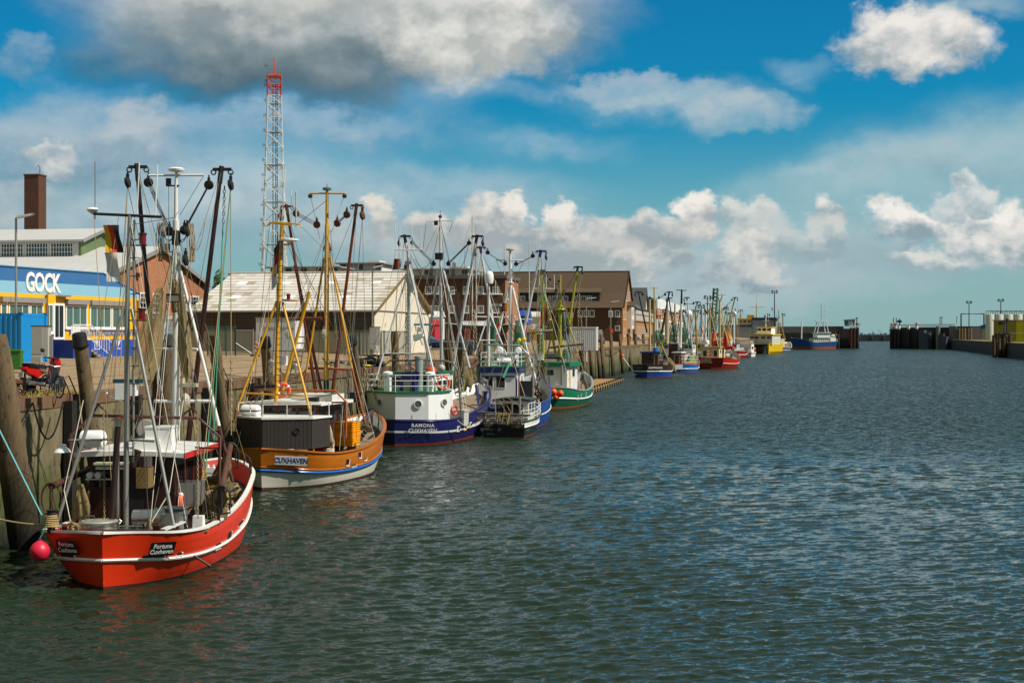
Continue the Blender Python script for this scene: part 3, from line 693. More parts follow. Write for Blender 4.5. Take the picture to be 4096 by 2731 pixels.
# ---- brick hall with clerestory and chimney
hallb = brick('orange_brick', '#b85c1e', '#964818', '#a89478', 1.0); shadeb = brick('shaded_brick', '#56301a', '#422310', '#5a4a38', 1.0)  # the darker brick holds the shade of camera-facing walls in its colour
def hall():
 loc = Vector((-52, 108, 6.0)); F = Fr(loc)
 r = thing('brick_hall', 'orange brick gabled hall with pale metal roof, glazed clerestory and tall chimney', 'hall', loc)
 Wd, ez, az_ = 21.1, 6.2, 9.0; L = 45
 g = G(); g.poly([(0, 0, -.3), (0, Wd, -.3), (0, Wd, ez), (0, Wd/2, az_), (0, 0, ez)], (-.4, 0, 0)); g.ob('gable_wall', hallb, r, fix=True)
 g = G(); g.box((-L/2-.4, .2, ez/2-.2), (L, .4, ez)); g.ob('side_wall', shadeb, r)
 rm = M('pale_roof_sheet', '#c4c2bd', .55, var=.10, scale=.5, streak=0, world=False, rust=.06, rustcol='#98948a')
 rp = G()
 for (y0, z0, y1, z1) in ((-.4, ez-.02, Wd/2, az_+.08), (Wd+.4, ez-.02, Wd/2, az_+.08)):
  rp.poly([(.35, y0, z0), (.35, y1, z1), (-L, y1, z1), (-L, y0, z0)], (0, 0, .14))
 roof = rp.ob('roof', rm, r, fix=True)
 g = G()
 for i in range(int(L/1.1)): g.bar((-i*1.1, -.35, ez+.15), (-i*1.1, Wd/2-3.8, az_-.85), .05, .05)
 g.ob('roof_seam', rm, roof)
 g = G()
 for s_ in (0, 1):
  y0 = -.45 if not s_ else Wd+.45
  g.bar((.38, y0, ez-.08), (.38, Wd/2, az_+.02), .12, .35)
 g.ob('verge_board', M('verge_grey', '#8b8a86', .6), r)
 # clerestory
 mx = -5.5; hw = 3.75; yc = Wd/2; zb, ze, za = 8.05, 9.5, 10.66
 gm = M('green_cladding', '#5d6f4a', .8, var=.35, scale=1.2, rust=.2, rustcol='#9a9a86')
 g = G(); g.poly([(mx, yc-hw, zb-.3), (mx, yc-hw*.1, zb+.8), (mx, yc+hw, zb-.3), (mx, yc+hw, ze), (mx, yc, za), (mx, yc-hw, ze)], (-.2, 0, 0)); g.ob('clerestory_end', gm, r, fix=True)
 g = G(); g.box((mx-20, yc-hw+.12, (zb+ze)/2), (39.7, .2, ze-zb)); g.ob('clerestory_wall', M('clerestory_grey', '#c9c9c2', .7), r)
 g = G()
 for y0, y1 in ((yc-hw-.35, yc), (yc+hw+.35, yc)): g.poly([(mx+.35, y0, ze-.02), (mx+.35, y1, za+.06), (mx-40, y1, za+.06), (mx-40, y0, ze-.02)], (0, 0, .14))
 g.ob('clerestory_roof', rm, r, fix=True)
 g = G(); g.bar((mx+.4, yc-hw-.4, ze-.03), (mx+.4, yc, za+.03), .1, .25); g.bar((mx+.4, yc+hw+.4, ze-.03), (mx+.4, yc, za+.03), .1, .25); g.tube([(mx+.3, yc-hw-.4, ze-.05), (mx-40, yc-hw-.4, ze-.05)], .08, 6)
 g.ob('clerestory_gutter', M('verge_grey', '#8b8a86', .6), r)
 for i in range(8): window(r, (mx-1.75-i*2.32, yc-hw+.02, zb+.12), 2.1, 1.2, '-y', 8, 3, whitec, glb, fw=.06, sill=False, name='clerestory_window')
 # chimney
 p = F.y(143, 920, Wd/2+1.3); ch = G(); ch.box((p[0]-.05, Wd/2+1.3, 12.4), (1.4, 1.4, 6.95)); ch.box((p[0]-.05, Wd/2+1.3, 15.83), (1.5, 1.5, .12))
 c = ch.ob('chimney', brick('chimney_brick', '#5e2e15', '#3c1c0c', '#5a4434', 1.0), r)
 g = G(); g.tube([(p[0]+.45, Wd/2+1.2, 15.8), (p[0]+.45, Wd/2+1.2, 16.6), (p[0]+.3, Wd/2+1.2, 16.75), (p[0]+.2, Wd/2+1.2, 16.6)], .03, 5); g.ob('lightning_rod', dsteel, c)
 # gable openings
 s = .5102
 for x0, x1, y0, y1 in ((1095, 1165, 1085, 1225), (1195, 1225, 1085, 1225), (1420, 1462, 1100, 1232), (1490, 1556, 1105, 1235), (980, 1060, 1078, 1215)):
  a, e = F.x(x0*s, 600+y0*s), F.x(x1*s, 600+y1*s)
  if x0 == 1195: e[1] = a[1]+1.55
  window(r, (0, (a[1]+e[1])/2, 3.3), e[1]-a[1], 1.75, '+x', 3, 4, whitec, gls, fw=.12)
 g = G(); g.box((.03, Wd/2, 2.95), (.06, Wd-.1, .3)); g.ob('stone_band', M('stone_band', '#b9ad98', .8), r)
 g = G(); a, e = F.x(1240*s, 1300), F.x(1345*s, 1300); g.box((.04, (a[1]+e[1])/2, 1.3), (.08, e[1]-a[1], 2.7));
 for k in range(8): g.box((.09, (a[1]+e[1])/2, .25+k*.33), (.03, e[1]-a[1]-.2, .05))
 g.ob('roller_door', M('door_bluegrey', '#7e929a', .6), r)
 a, e = F.x(1362*s, 1300), F.x(1405*s, 1300); g = G(); g.box((.04, (a[1]+e[1])/2, 1.1), (.06, e[1]-a[1], 2.3)); g.ob('door', M('door_brown', '#3a1d12'), r)
 # rail marks left and right: small wall light
 a = F.x(548, 1100); g = G(); g.box((.15, a[1], a[2]), (.3, .5, .35)); g.ob('alarm_box', brownp, r)
hall()
# ---- white warehouse with corrugated roof
def warehouse():
 loc = Vector((-32.3, 118.2, 6.0)); F = Fr(loc)
 r = thing('warehouse', 'cream corrugated warehouse with pale fibre-cement sheet roof', 'warehouse', loc)
 Wd, ez, az_, L = 20.4, 3.55, 7.1, 17.0
 cr = M('cream_cladding', '#dcd2bd', .6, var=.07, scale=.7, rust=.04, rustcol='#a59a84'); bei = M('shaded_cladding', '#a39c86', .6, var=.12, scale=.7)  # beige is the cream cladding with the front wall's shade in its colour
 def ribs(n, p0, p1, zt, axis, mat, name, zb=-.3):
  g = G(); rows = [[], []]
  for i in range(n*4+1):
   f = i/(n*4); o = (0, .04, .04, 0)[i % 4]
   x = p0[0]+(p1[0]-p0[0])*f; y = p0[1]+(p1[1]-p0[1])*f
   if axis == 'x': x += o
   else: y -= o
   rows[0].append((x, y, zb)); rows[1].append((x, y, zt(f)))
  g.grid(rows); return g.ob(name, mat, r, fix=False)
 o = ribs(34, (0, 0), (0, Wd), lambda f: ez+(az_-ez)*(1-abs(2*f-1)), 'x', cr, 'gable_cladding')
 if o.data.polygons[0].normal.x < 0: o.data.flip_normals()
 g = G(); g.box((.06, Wd/2, 3.5), (.08, Wd, .07)); g.box((.06, Wd*.36, 1.8), (.08, .09, 3.6)); g.ob('trim_rail', M('trim_dark', '#6a6350'), r)
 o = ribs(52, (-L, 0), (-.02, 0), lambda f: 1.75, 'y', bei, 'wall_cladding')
 if o.data.polygons[0].normal.y > 0: o.data.flip_normals()
 sm = M('smoky_strip_window', '#3a2f20', .25, var=.6, scale=.8);
 g = G(); g.box((-L/2, .06, 2.65), (L, .1, 1.75)); g.ob('strip_window', sm, r)
 g = G()
 for i in range(9): g.box((-.05-i*L/8.2, -.03, 2.62), (.09, .1, 1.72))
 g.box((-L/2, -.04, 1.82), (L, .1, .10)); g.box((-L/2, -.035, 2.75), (L, .05, .04)); g.ob('mullion', M('mullion_ochre', '#6e5624', .7), r)
 g = G(); g.box((-L/2, Wd/2, 1.4), (L-.3, Wd-.4, 3)); g.ob('inner_wall', dsteel, r)
 g = G(); g.tube([(-L, -.55, ez-.12), (.4, -.55, ez-.12)], .09, 6); g.ob('gutter', M('gutter_grey', '#8a857a', .6), r)
 # corrugated sheets laid one by one
 nr, nc = 13, 20; sl_ = math.hypot(Wd/2+.5, az_-ez); cw = L/nc; rh = sl_/nr; ang = math.atan2(az_-ez+.12, Wd/2+.5)
 g = G(); rows = [[], []]
 for i in range(41):
  o = .035*math.cos(i/40*2*math.pi*10)
  rows[0].append((-cw*i/40, -.05, .05+o)); rows[1].append((-cw*i/40, rh+.02, .0+o))
 g.grid(rows);
 rows = [[(-cw*i/40, -.05, .05+.035*math.cos(i/40*2*math.pi*10)) for i in range(41)], [(-cw*i/40, -.05, .02+.035*math.cos(i/40*2*math.pi*10)) for i in range(41)]]
 g.grid(rows)
 meshes = []
 for nm, c_, k in (('sheet_pale', '#bdb8af', .12), ('sheet_warm', '#b0a99d', .15), ('sheet_mossy', '#979078', .3), ('sheet_skylight', '#e8ecec', .03)):
  m = M(nm, c_, .8, var=k, scale=1.4, rust=.08, rustcol='#6f6a58')
  o = g.ob('roof_sheet', m); me = o.data; bpy.data.objects.remove(o); meshes.append(me)
 rd = random.Random(5)
 roof = link('roof', None, r)
 sky_cells = {(9, 2), (9, 7), (9, 12), (9, 17), (4, 4), (4, 10), (4, 16), (9, 21)}
 for j in range(nr):
  for i in range(nc):
   k = 3 if (j, i) in sky_cells else (2 if (i > 18+j*.2 and rd.random() < .8) or rd.random() < .05 else rd.choice((0, 0, 1)))
   o = link('roof_sheet', meshes[k], roof, (.35-i*cw, -.5+j*rh*math.cos(ang), ez-.05+j*rh*math.sin(ang)))
   o.rotation_euler = (ang+rd.uniform(-.004, .004), 0, 0)
 g = G(); g.poly([(.35, Wd/2, az_+.02), (.35, Wd+.5, ez-.1), (-L, Wd+.5, ez-.1), (-L, Wd/2, az_+.02)], (0, 0, .08)); g.ob('rear_roof_slope', MATS['sheet_warm'], r, fix=True)
 g = G()
 for i in range(40): g.lathe([(.13, -.38), (.15, 0), (.13, .38)], (.3-i*L/40-.4, Wd/2, az_+.08), 6, axis=(1, 0, 0))
 g.ob('ridge_cap', MATS['sheet_warm'], r)
 g = G(); g.bar((.4, -.6, ez-.12), (.4, Wd/2, az_+.03), .05, .28); g.bar((.4, Wd+.6, ez-.12), (.4, Wd/2, az_+.03), .05, .28); g.ob('verge_board', M('verge_brown', '#7d6238', .7), r)
 g = G(); g.box((.1, 3.3, 2.3), (.14, .16, .3)); g.ob('bell_box', M('bell_cream', '#e0d6a8'), r)
warehouse()
rr = thing('crab_kiosk', 'pale grey sales kiosk container lettered for fresh crabs, in front of the warehouse', 'kiosk', W(1180, 1410, 115).freeze() if False else Vector((W(1180, 1410, 115).x, W(1180, 1410, 115).y, 6.0)))
def kiosk():
 g = G(); g.box((-1.65, 1.2, 1.45), (3.3, 2.4, 2.6)); g.ob('body', M('kiosk_grey', '#c6c7c6', .5, var=.05), rr)
 g = G(); g.box((-1.65, 1.2, 2.79), (3.4, 2.5, .08)); g.ob('roof', galv, rr)
 text('Täglich frische Krabben', rr, (-1.35, -.02, 1.95), (R(90), 0, 0), .27, M('lettering_navy', '#1b3f63'), ext=.006)
 g = G(); g.box((.01, 1.2, 1.2), (.03, .9, 2.0)); g.ob('door', whitec, rr)
 g = G(); g.box((-2.75, -.01, 2.3), (.22, .02, .3)); g.ob('notice', M('paper_tan', '#b8a58a'), rr)
kiosk()
# ---- flat-roofed brick block
tile_r = M('roof_tiles', '#51402c', .85, var=.6, scale=3, bump=.6, bscale=6, wear=.62, wearcol='#6b4f34')
def block():
 loc = Vector((-43.6, 246, 6.0)); F = Fr(loc)
 r = thing('brick_office', 'flat-roofed brick office block behind the rigging of the white-masted boats', 'office building', loc)
 L, Wd, H = 26, 14, 11.3
 g = G(); g.box((-L/2, .2, H/2), (L, .4, H)); g.ob('front_wall', shadeb, r)
 g = G(); g.box((-.2, Wd/2+.2, H/2), (.4, Wd-.4, H)); g.ob('end_wall', hallb, r)
 g = G(); g.box((-L/2, Wd/2, H+.22), (L+.7, Wd+.7, .6)); g.ob('roof', M('roof_edge_grey', '#5c5a56', .8), r)
 s = .4252
 for x0, x1 in ((590, 655), (668, 718), (817, 868), (945, 1002), (1083, 1142), (1224, 1286), (495, 525)):
  a, e = F.y(1450+x0*s, 800+812*s), F.y(1450+x1*s, 800+884*s); window(r, ((a[0]+e[0])/2, 0, e[2]), e[0]-a[0], a[2]-e[2], '-y', 3, 3, whitec, gls, fw=.14)
  for vv in (1222,):
   a2 = F.y(1450+x0*s, vv); b2 = F.y(1450+x0*s, vv+30); window(r, ((a[0]+e[0])/2, 0, b2[2]), e[0]-a[0], a2[2]-b2[2], '-y', 3, 3, whitec, gls, fw=.14)
 for y in (3, 6.5, 10):
  for z in (3.2, 7.6): window(r, (0, y, z), 1.3, 1.5, '+x', 2, 2, whitec, gls, fw=.12)
 a, e = F.y(1450+1213*s, 800+977*s), F.y(1450+1312*s, 800+1000*s)
 g = G(); g.box(((a[0]+e[0])/2, -.06, (a[2]+e[2])/2), (e[0]-a[0], .1, a[2]-e[2])); g.ob('name_board', M('board_pale', '#c9d2cc'), r)
 text('Weröffnerhaus', r, ((a[0]+e[0])/2, -.125, (a[2]+e[2])/2), (R(90), R(0), 0), .36, M('lettering_dark', '#23404a'), sx=.62)
block()
# ---- brown brick house with big tiled roof and dormer band
def tiled_slope(g, x0, x1, y0, z0, y1, z1, n):
 """courses of tiles as a stepped slope, each course proud of the next"""
 for j in range(n):
  a, b_ = j/n, (j+1)/n
  ya, yb = y0+(y1-y0)*a, y0+(y1-y0)*b_; za, zb = z0+(z1-z0)*a, z0+(z1-z0)*b_
  g.add([(x0, ya, za+.04), (x1, ya, za+.04), (x1, yb, zb), (x0, yb, zb), (x0, ya, za), (x1, ya, za)], [(0, 1, 2, 3), (4, 5, 1, 0)])
def house():
 loc = Vector((-30.7, 329, 6.0)); F = Fr(loc)
 r = thing('brick_house', 'big brick house with steep brown tiled roof and long black dormer', 'house', loc)
 Wd, ez, az_, L = 27, 7.9, 16.4, 36
 g = G(); g.box((-L/2-.25, .25, ez/2-.2), (L-.5, .5, ez+.4)); g.ob('front_wall', shadeb, r)
 gb = brick('house_gable_brick', '#b06a20', '#8e4e18', '#a89060', 1.0)
 g = G(); g.poly([(0, 0, -.4), (0, Wd, -.4), (0, Wd, ez), (0, Wd*.78, ez+3.2), (0, Wd/2, az_), (0, Wd*.22, ez+3.2), (0, 0, ez)], (-.4, 0, 0)); g.ob('gable_wall', gb, r, fix=True)
 g = G(); tiled_slope(g, -L, .4, -.8, ez-.4, Wd*.22, ez+3.2, 12); tiled_slope(g, -L, .4, Wd*.22, ez+3.2, Wd/2, az_+.1, 24)
 g.add([(-L, Wd/2, az_+.1), (.4, Wd/2, az_+.1), (.4, Wd+.8, ez-.4), (-L, Wd+.8, ez-.4)], [(0, 1, 2, 3)])
 g.box((-L/2, Wd/2, az_+.15), (L+.6, .5, .2)); roof = g.ob('roof', tile_r, r)
 g = G()
 for y0, z0, y1, z1 in ((-.8, ez-.4, Wd*.22, ez+3.2), (Wd*.22, ez+3.2, Wd/2, az_+.1), (Wd+.8, ez-.4, Wd*.78, ez+3.2), (Wd*.78, ez+3.2, Wd/2, az_+.1)):
  g.bar((.42, y0, z0), (.42, y1, z1), .08, .45)
 g.ob('verge_board', M('verge_darkbrown', '#4a3322'), r)
 # dormer band
 a, e = F.y(2025, 1180, 2.2), F.y(2398, 1205, 2.2)
 dm = M('dormer_black', '#1d1c1e', .7)
 g = G(); g.box(((a[0]+e[0])/2, 4.2, (a[2]+e[2])/2+.0), (e[0]-a[0], 4.0, a[2]-e[2]+1.0)); d = g.ob('dormer', dm, r)
 g = G(); g.poly([(a[0]-.3, 1.8, a[2]+.45), (e[0]+.3, 1.8, a[2]+.45), (e[0]+.3, 6.9, a[2]+1.6), (a[0]-.3, 6.9, a[2]+1.6)], (0, 0, .15)); g.ob('dormer_roof', tile_r, d, fix=True)
 s = .4147
 for x0, x1 in ((178, 202), (207, 243), (465, 490), (500, 545), (552, 600), (608, 658), (722, 765), (780, 830), (838, 888), (380, 420)):
  p, q = F.y(2000+x0*s, 1050+322*s, 2.2), F.y(2000+x1*s, 1050+370*s, 2.2)
  window(r, ((p[0]+q[0])/2, 2.2, q[2]), q[0]-p[0], p[2]-q[2], '-y', 2, 2, whitec, gls, fw=.13, sill=False, name='dormer_window')
 for x0, x1, y0, y1 in ((750, 797, 458, 523), (808, 855, 458, 523), (864, 912, 458, 523), (1108, 1157, 458, 525), (1108, 1157, 607, 657), (470, 500, 460, 520), (620, 650, 480, 530), (660, 705, 482, 530), (560, 600, 480, 530)):
  p, q = F.y(2000+x0*s, 1050+y0*s), F.y(2000+x1*s, 1050+y1*s)
  window(r, ((p[0]+q[0])/2, 0, q[2]), q[0]-p[0], p[2]-q[2], '-y', 2, 3, whitec, gls, fw=.16)
 # white bay on the gable and windows
 g = G(); g.box((.5, 16, 5.4), (1.0, 7.5, 5.4)); g.ob('bay', M('bay_white', '#dedbd2'), r)
 for y in (13.4, 15.2, 17, 18.8):
  for z in (3.4, 5.9): window(r, (1.0, y, z), 1.1, 1.7, '+x', 2, 3, whitec, gls, fw=.1, sill=False)
 for y in (3.2, 7.2, 22, 25):
  for z in (.9, 4.8): window(r, (0, y, z), 1.5, 1.9, '+x', 2, 3, whitec, gls, fw=.14)
 for y in (8.5, 11.2, 15.6, 18.4): window(r, (0, y, 9.3), 1.5, 2.3, '+x', 2, 3, whitec, gls, fw=.14)
 g = G(); g.poly([(.0, 11, 8.2), (.0, 21, 8.2), (.0, 19, 9.3), (0, 13, 9.3)], (1.3, 0, 0)); g.ob('bay_roof', tile_r, r, fix=True)
 g = G(); g.tube([(-.1, -.35, ez-.5), (-.1, -.2, 0)], .09, 6); g.ob('downpipe', dsteel, r)
 g = G(); g.box((-16, 9, 14.1), (.8, .1, .6), rx=R(32)); g.box((-18.5, 9.6, 14.5), (.8, .1, .6), rx=R(32)); g.ob('skylight', glb, r)
house()
def timber_house():
 loc = Vector((-30.2, 358, 6.0)); r = thing('timbered_house', 'white half-timbered house with grey roof right of the big brick house', 'house', loc)
 L, Wd = 16, 60
 g = G(); g.box((-.3, Wd/2, 2.2), (.6, Wd, 4.8)); g.ob('ground_wall', brick('house_gable_brick', '#b06a20', '#8e4e18', '#a89060'), r)
 wt = M('bay_white', '#dedbd2')
 g = G(); g.box((-.2, Wd/2, 6.2), (.8, Wd, 3.2)); g.poly([(.2, 26, 7.8), (.2, 36, 7.8), (.2, 31, 13.5)], (-1, 0, 0)); g.ob('upper_wall', wt, r, fix=True)
 tm = M('timber_brown', '#7a4a26')
 g = G()
 for i in range(31): g.box((.22, 1+i*(Wd-2)/30, 6.2), (.05, .22, 3.1))
 for z in (4.75, 6.4, 7.75): g.box((.235, Wd/2, z), (.05, Wd, .22))
 g.ob('timber_frame', tm, r)
 g = G(); g.poly([(.5, -.4, 7.8), (-8, -.4, 13), (-8, Wd+.4, 13), (.5, Wd+.4, 7.8)], (0, 0, .2)); g.poly([(-16, -.4, 7.8), (-8, -.4, 13), (-8, Wd+.4, 13), (-16, Wd+.4, 7.8)], (0, 0, .2))
 g.poly([(.6, 25.4, 7.6), (.6, 31, 13.9), (-7, 31, 13.9), (-7, 25.4, 7.6)], (0, 0, .2)); g.poly([(.6, 36.6, 7.6), (.6, 31, 13.9), (-7, 31, 13.9), (-7, 36.6, 7.6)], (0, 0, .2))
 g.ob('roof', M('slate_roof', '#4c4e4c', .8, var=.2), r, fix=True)
 g = G(); g.box((-8, -.1, 3.5), (15, .3, 8)); g.ob('side_wall', shadeb, r)
 for i in range(12): window(r, (0, 2.5+i*4.9, .9), 1.6, 2.4, '+x', 2, 3, whitec, gls, fw=.14)
timber_house()
def market_hall():
 loc = Vector((-30, 433, 6.0)); r = thing('harbour_hall', 'long brick and white harbour hall behind the far row of cutters', 'hall', loc, -R(.3))
 Wd, L = 150, 26
 hb = hallb; wt = M('hall_white', '#e4e6e4', .5, var=.05)
 for z0, z1, m, nm, o in ((9.2, 12.4, wt, 'parapet', .2), (6.0, 9.2, hb, 'brick_storey', 0), (1.2, 6.0, wt, 'glazed_storey', .1), (-.5, 1.2, hb, 'base_wall', .05)):
  g = G(); g.box((-.4+o, Wd/2, (z0+z1)/2), (.8, Wd, z1-z0-.004)); g.ob(nm, m, r)
 g = G(); g.box((-L/2, .4, 5.6), (L, .6, 12)); g.poly([(-.5, .1, 11.6), (-26, .1, 11.6), (-13, .1, 15.2)], (0, .6, 0)); g.ob('end_wall', shadeb, r, fix=True)
 g = G(); g.poly([(-.5, .2, 11.9), (-13, .2, 15.5), (-13, Wd, 15.5), (-.5, Wd, 11.9)], (0, 0, .2)); g.ob('roof', M('hall_roof', '#5c4a42', .85), r, fix=True)
 g = G(); g.box((-17, 8, 14.5), (9, 14, 5)); g.ob('penthouse', wt, r); g = G(); g.box((-15, .85, 14.8), (2.4, .1, 1.9)); g.box((-18.5, .85, 14.8), (2.4, .1, 1.9)); g.ob('penthouse_window', glb, r)
 g = G(); g.box((-21, 3, 18.5), (.8, .8, 3.5)); g.ob('chimney', shadeb, r)
 for i in range(20): window(r, (0, 4+i*7.4, 6.7), 2.2, 2.1, '+x', 2, 2, whitec, gls, fw=.2)
 for i in range(20): window(r, (.1, 4+i*7.4, 1.6), 5.6, 4.0, '+x', 5, 3, whitec, glb, fw=.2, sill=False)
market_hall()
# ---- white apartment tops rising behind the roofs
def flats(u0, u1, d, v_roof, v_base, label, box=None):
 a, e = W(u0, v_roof, d), W(u1, v_roof, d); zt = a.z; zb = W(u0, v_base, d).z
 w = (e-a).length; loc = Vector((a.x, a.y, 6.0)); rz = YAW*.0
 r = thing('apartment_block', label, 'apartment block', loc)
 wm_ = M('flat_white', '#dcdad2', .7, var=.05)
 g = G(); g.box((w/2, 6, (zb-6+zt-6)/2), (w-1.6, 10, zt-zb)); g.ob('penthouse_wall', wm_, r)
 g = G(); g.box((w/2, 6, zt-6+.15), (w, 12.5, .32)); g.ob('roof', M('flat_roof_edge', '#8d8f8c', .7), r)
 g = G(); g.box((w/2, 6, (zb-6)/2), (w+2, 13, zb-6-.1)); g.ob('lower_wall', shadeb, r)
 n = max(3, int(w/3.4))
 for i in range(n): window(r, (1.6+(w-3.2)*i/(n-1), 1.0, zb-6+.5), 1.5, 1.5, '-y', 2, 1, M('frame_grey', '#9aa09e'), gls, fw=.12, sill=False)
 if box:
  p, q = W(box[0], box[2], d), W(box[1], box[3], d); g = G(); g.box(((p.x+q.x)/2-a.x, 6, (p.z+q.z)/2-6), (q.x-p.x, 6, p.z-q.z)); g.ob('lift_housing', wm_, r);
flats(1062, 1372, 330, 1072, 1100, 'low white penthouse storey with eaves behind the warehouse ridge')
flats(1342, 1541, 345, 1056, 1087, 'white penthouse storey with lift housing, right of the yellow mast', (1462, 1513, 1041, 1056))
flats(1605, 1888, 335, 1080, 1108, 'white penthouse storey behind the masts of the navy and white boat', (1790, 1870, 1064, 1080))
# ---- lattice radio tower
def tower():
 d = 420; b0 = W(1097, 1335, d); loc = Vector((b0.x, b0.y, 6.0)); r = thing('radio_tower', 'tall white lattice radio tower with orange top and antennas', 'radio tower', loc)
 ppm = FPX/d
 wt = M('tower_white', '#cdd3d0', .5, var=.1); og = M('tower_orange', '#d2441a', .5)
 def hw(z): return 3.75-(3.75-1.82)*min(1, max(0, (z-19)/(76-19)))
 ztop = W(1095, 385, d).z-6; zor = W(1095, 385, d).z-6; zend = W(1095, 308, d).z-6
 levels = [0]; z = 0
 while z < ztop-1: z += 2*hw(z)*.93; levels.append(min(z, ztop))
 rz = Matrix.Rotation(R(22), 3, 'Z')
 def C(i, z): a = i*math.pi/2+math.pi/4; h = hw(z)*math.sqrt(2); return rz @ Vector((h*math.cos(a), h*math.sin(a), z))
 for i in range(4):
  g = G(); g.tube([C(i, 0), C(i, ztop)], .19, 6, r1=.14); g.ob('leg', wt, r)
 for z0, z1 in zip(levels, levels[1:]):
  g = G()
  for i in range(4):
   j = (i+1) % 4
   g.tube([C(i, z0), C(j, z1)], .09, 4); g.tube([C(j, z0), C(i, z1)], .09, 4); g.tube([C(i, z1), C(j, z1)], .08, 4)
  g.ob('bracing', wt, r)
 g = G(); tops = [C(i, ztop) for i in range(4)]
 for i in range(4):
  j = (i+1) % 4; a, e = tops[i], tops[j]; a2, e2 = a+Vector((0, 0, zend-ztop)), e+Vector((0, 0, zend-ztop))
  g.tube([a, a2], .17, 6); am, em = a.lerp(a2, .55), e.lerp(e2, .55)
  g.tube([a, em], .1, 4); g.tube([e, am], .1, 4); g.tube([am, em], .16, 4); g.tube([a2, e2], .16, 4); g.tube([am, e2], .08, 4)
  g.tube([a2+Vector((0, 0, 1)), e2+Vector((0, 0, 1))], .05, 4)
 g.ob('orange_top', og, r)
 g = G(); g.box((0, 0, zend), (4.2, 4.2, .12)); g.ob('top_platform', og, r)
 g = G(); g.tube([(0, 0, zend), (0, 0, zend+5.2)], .22, 6, r1=.12); g.ball((0, 0, zend+5.3), .22, 8); g.ob('top_mast', og, r)
 g = G()
 for k in (-.5, .35, .8): g.tube([(k, .3, 2), (k, .3, zend-2)], .13, 5)
 g.ob('cable_ladder', M('cable_dark', '#2e302f'), r)
 dk = M('antenna_dark', '#3a3f40')
 for z in [x*4.4+22 for x in range(13)]+[zend-1, zend+3.4]:
  h = -hw(z)-.6; g = G(); g.tube([(h+.6, 0, z), (h-.3, 0, z)], .07, 4); g.tube([(h-.1, 0, z-.6), (h-.1, 0, z+.6)], .06, 4); g.tube([(h-.5, 0, z-.5), (h-.5, 0, z+.5)], .05, 4); g.ob('antenna', dk, r)
 for z, s_ in ((58, 1), (50, -1), (44, 1), (66, 1), (38, 1)):
  g = G(); g.lathe([(.1, 0), (.7, .25), (.75, .35)], (s_*.9, -1.6, z), 10, axis=(0.3, -1, 0)); g.ob('dish', M('dish_white', '#b9bdba'), r)
 for z in levels[2::2]:
  g = G(); a = hw(z); g.box((0, 0, z+.05), (a*1.9, a*1.9, .06));
  g.ob('grating', M('grating_grey', '#9aa3a0', .7, alpha_net=9), r)
tower()
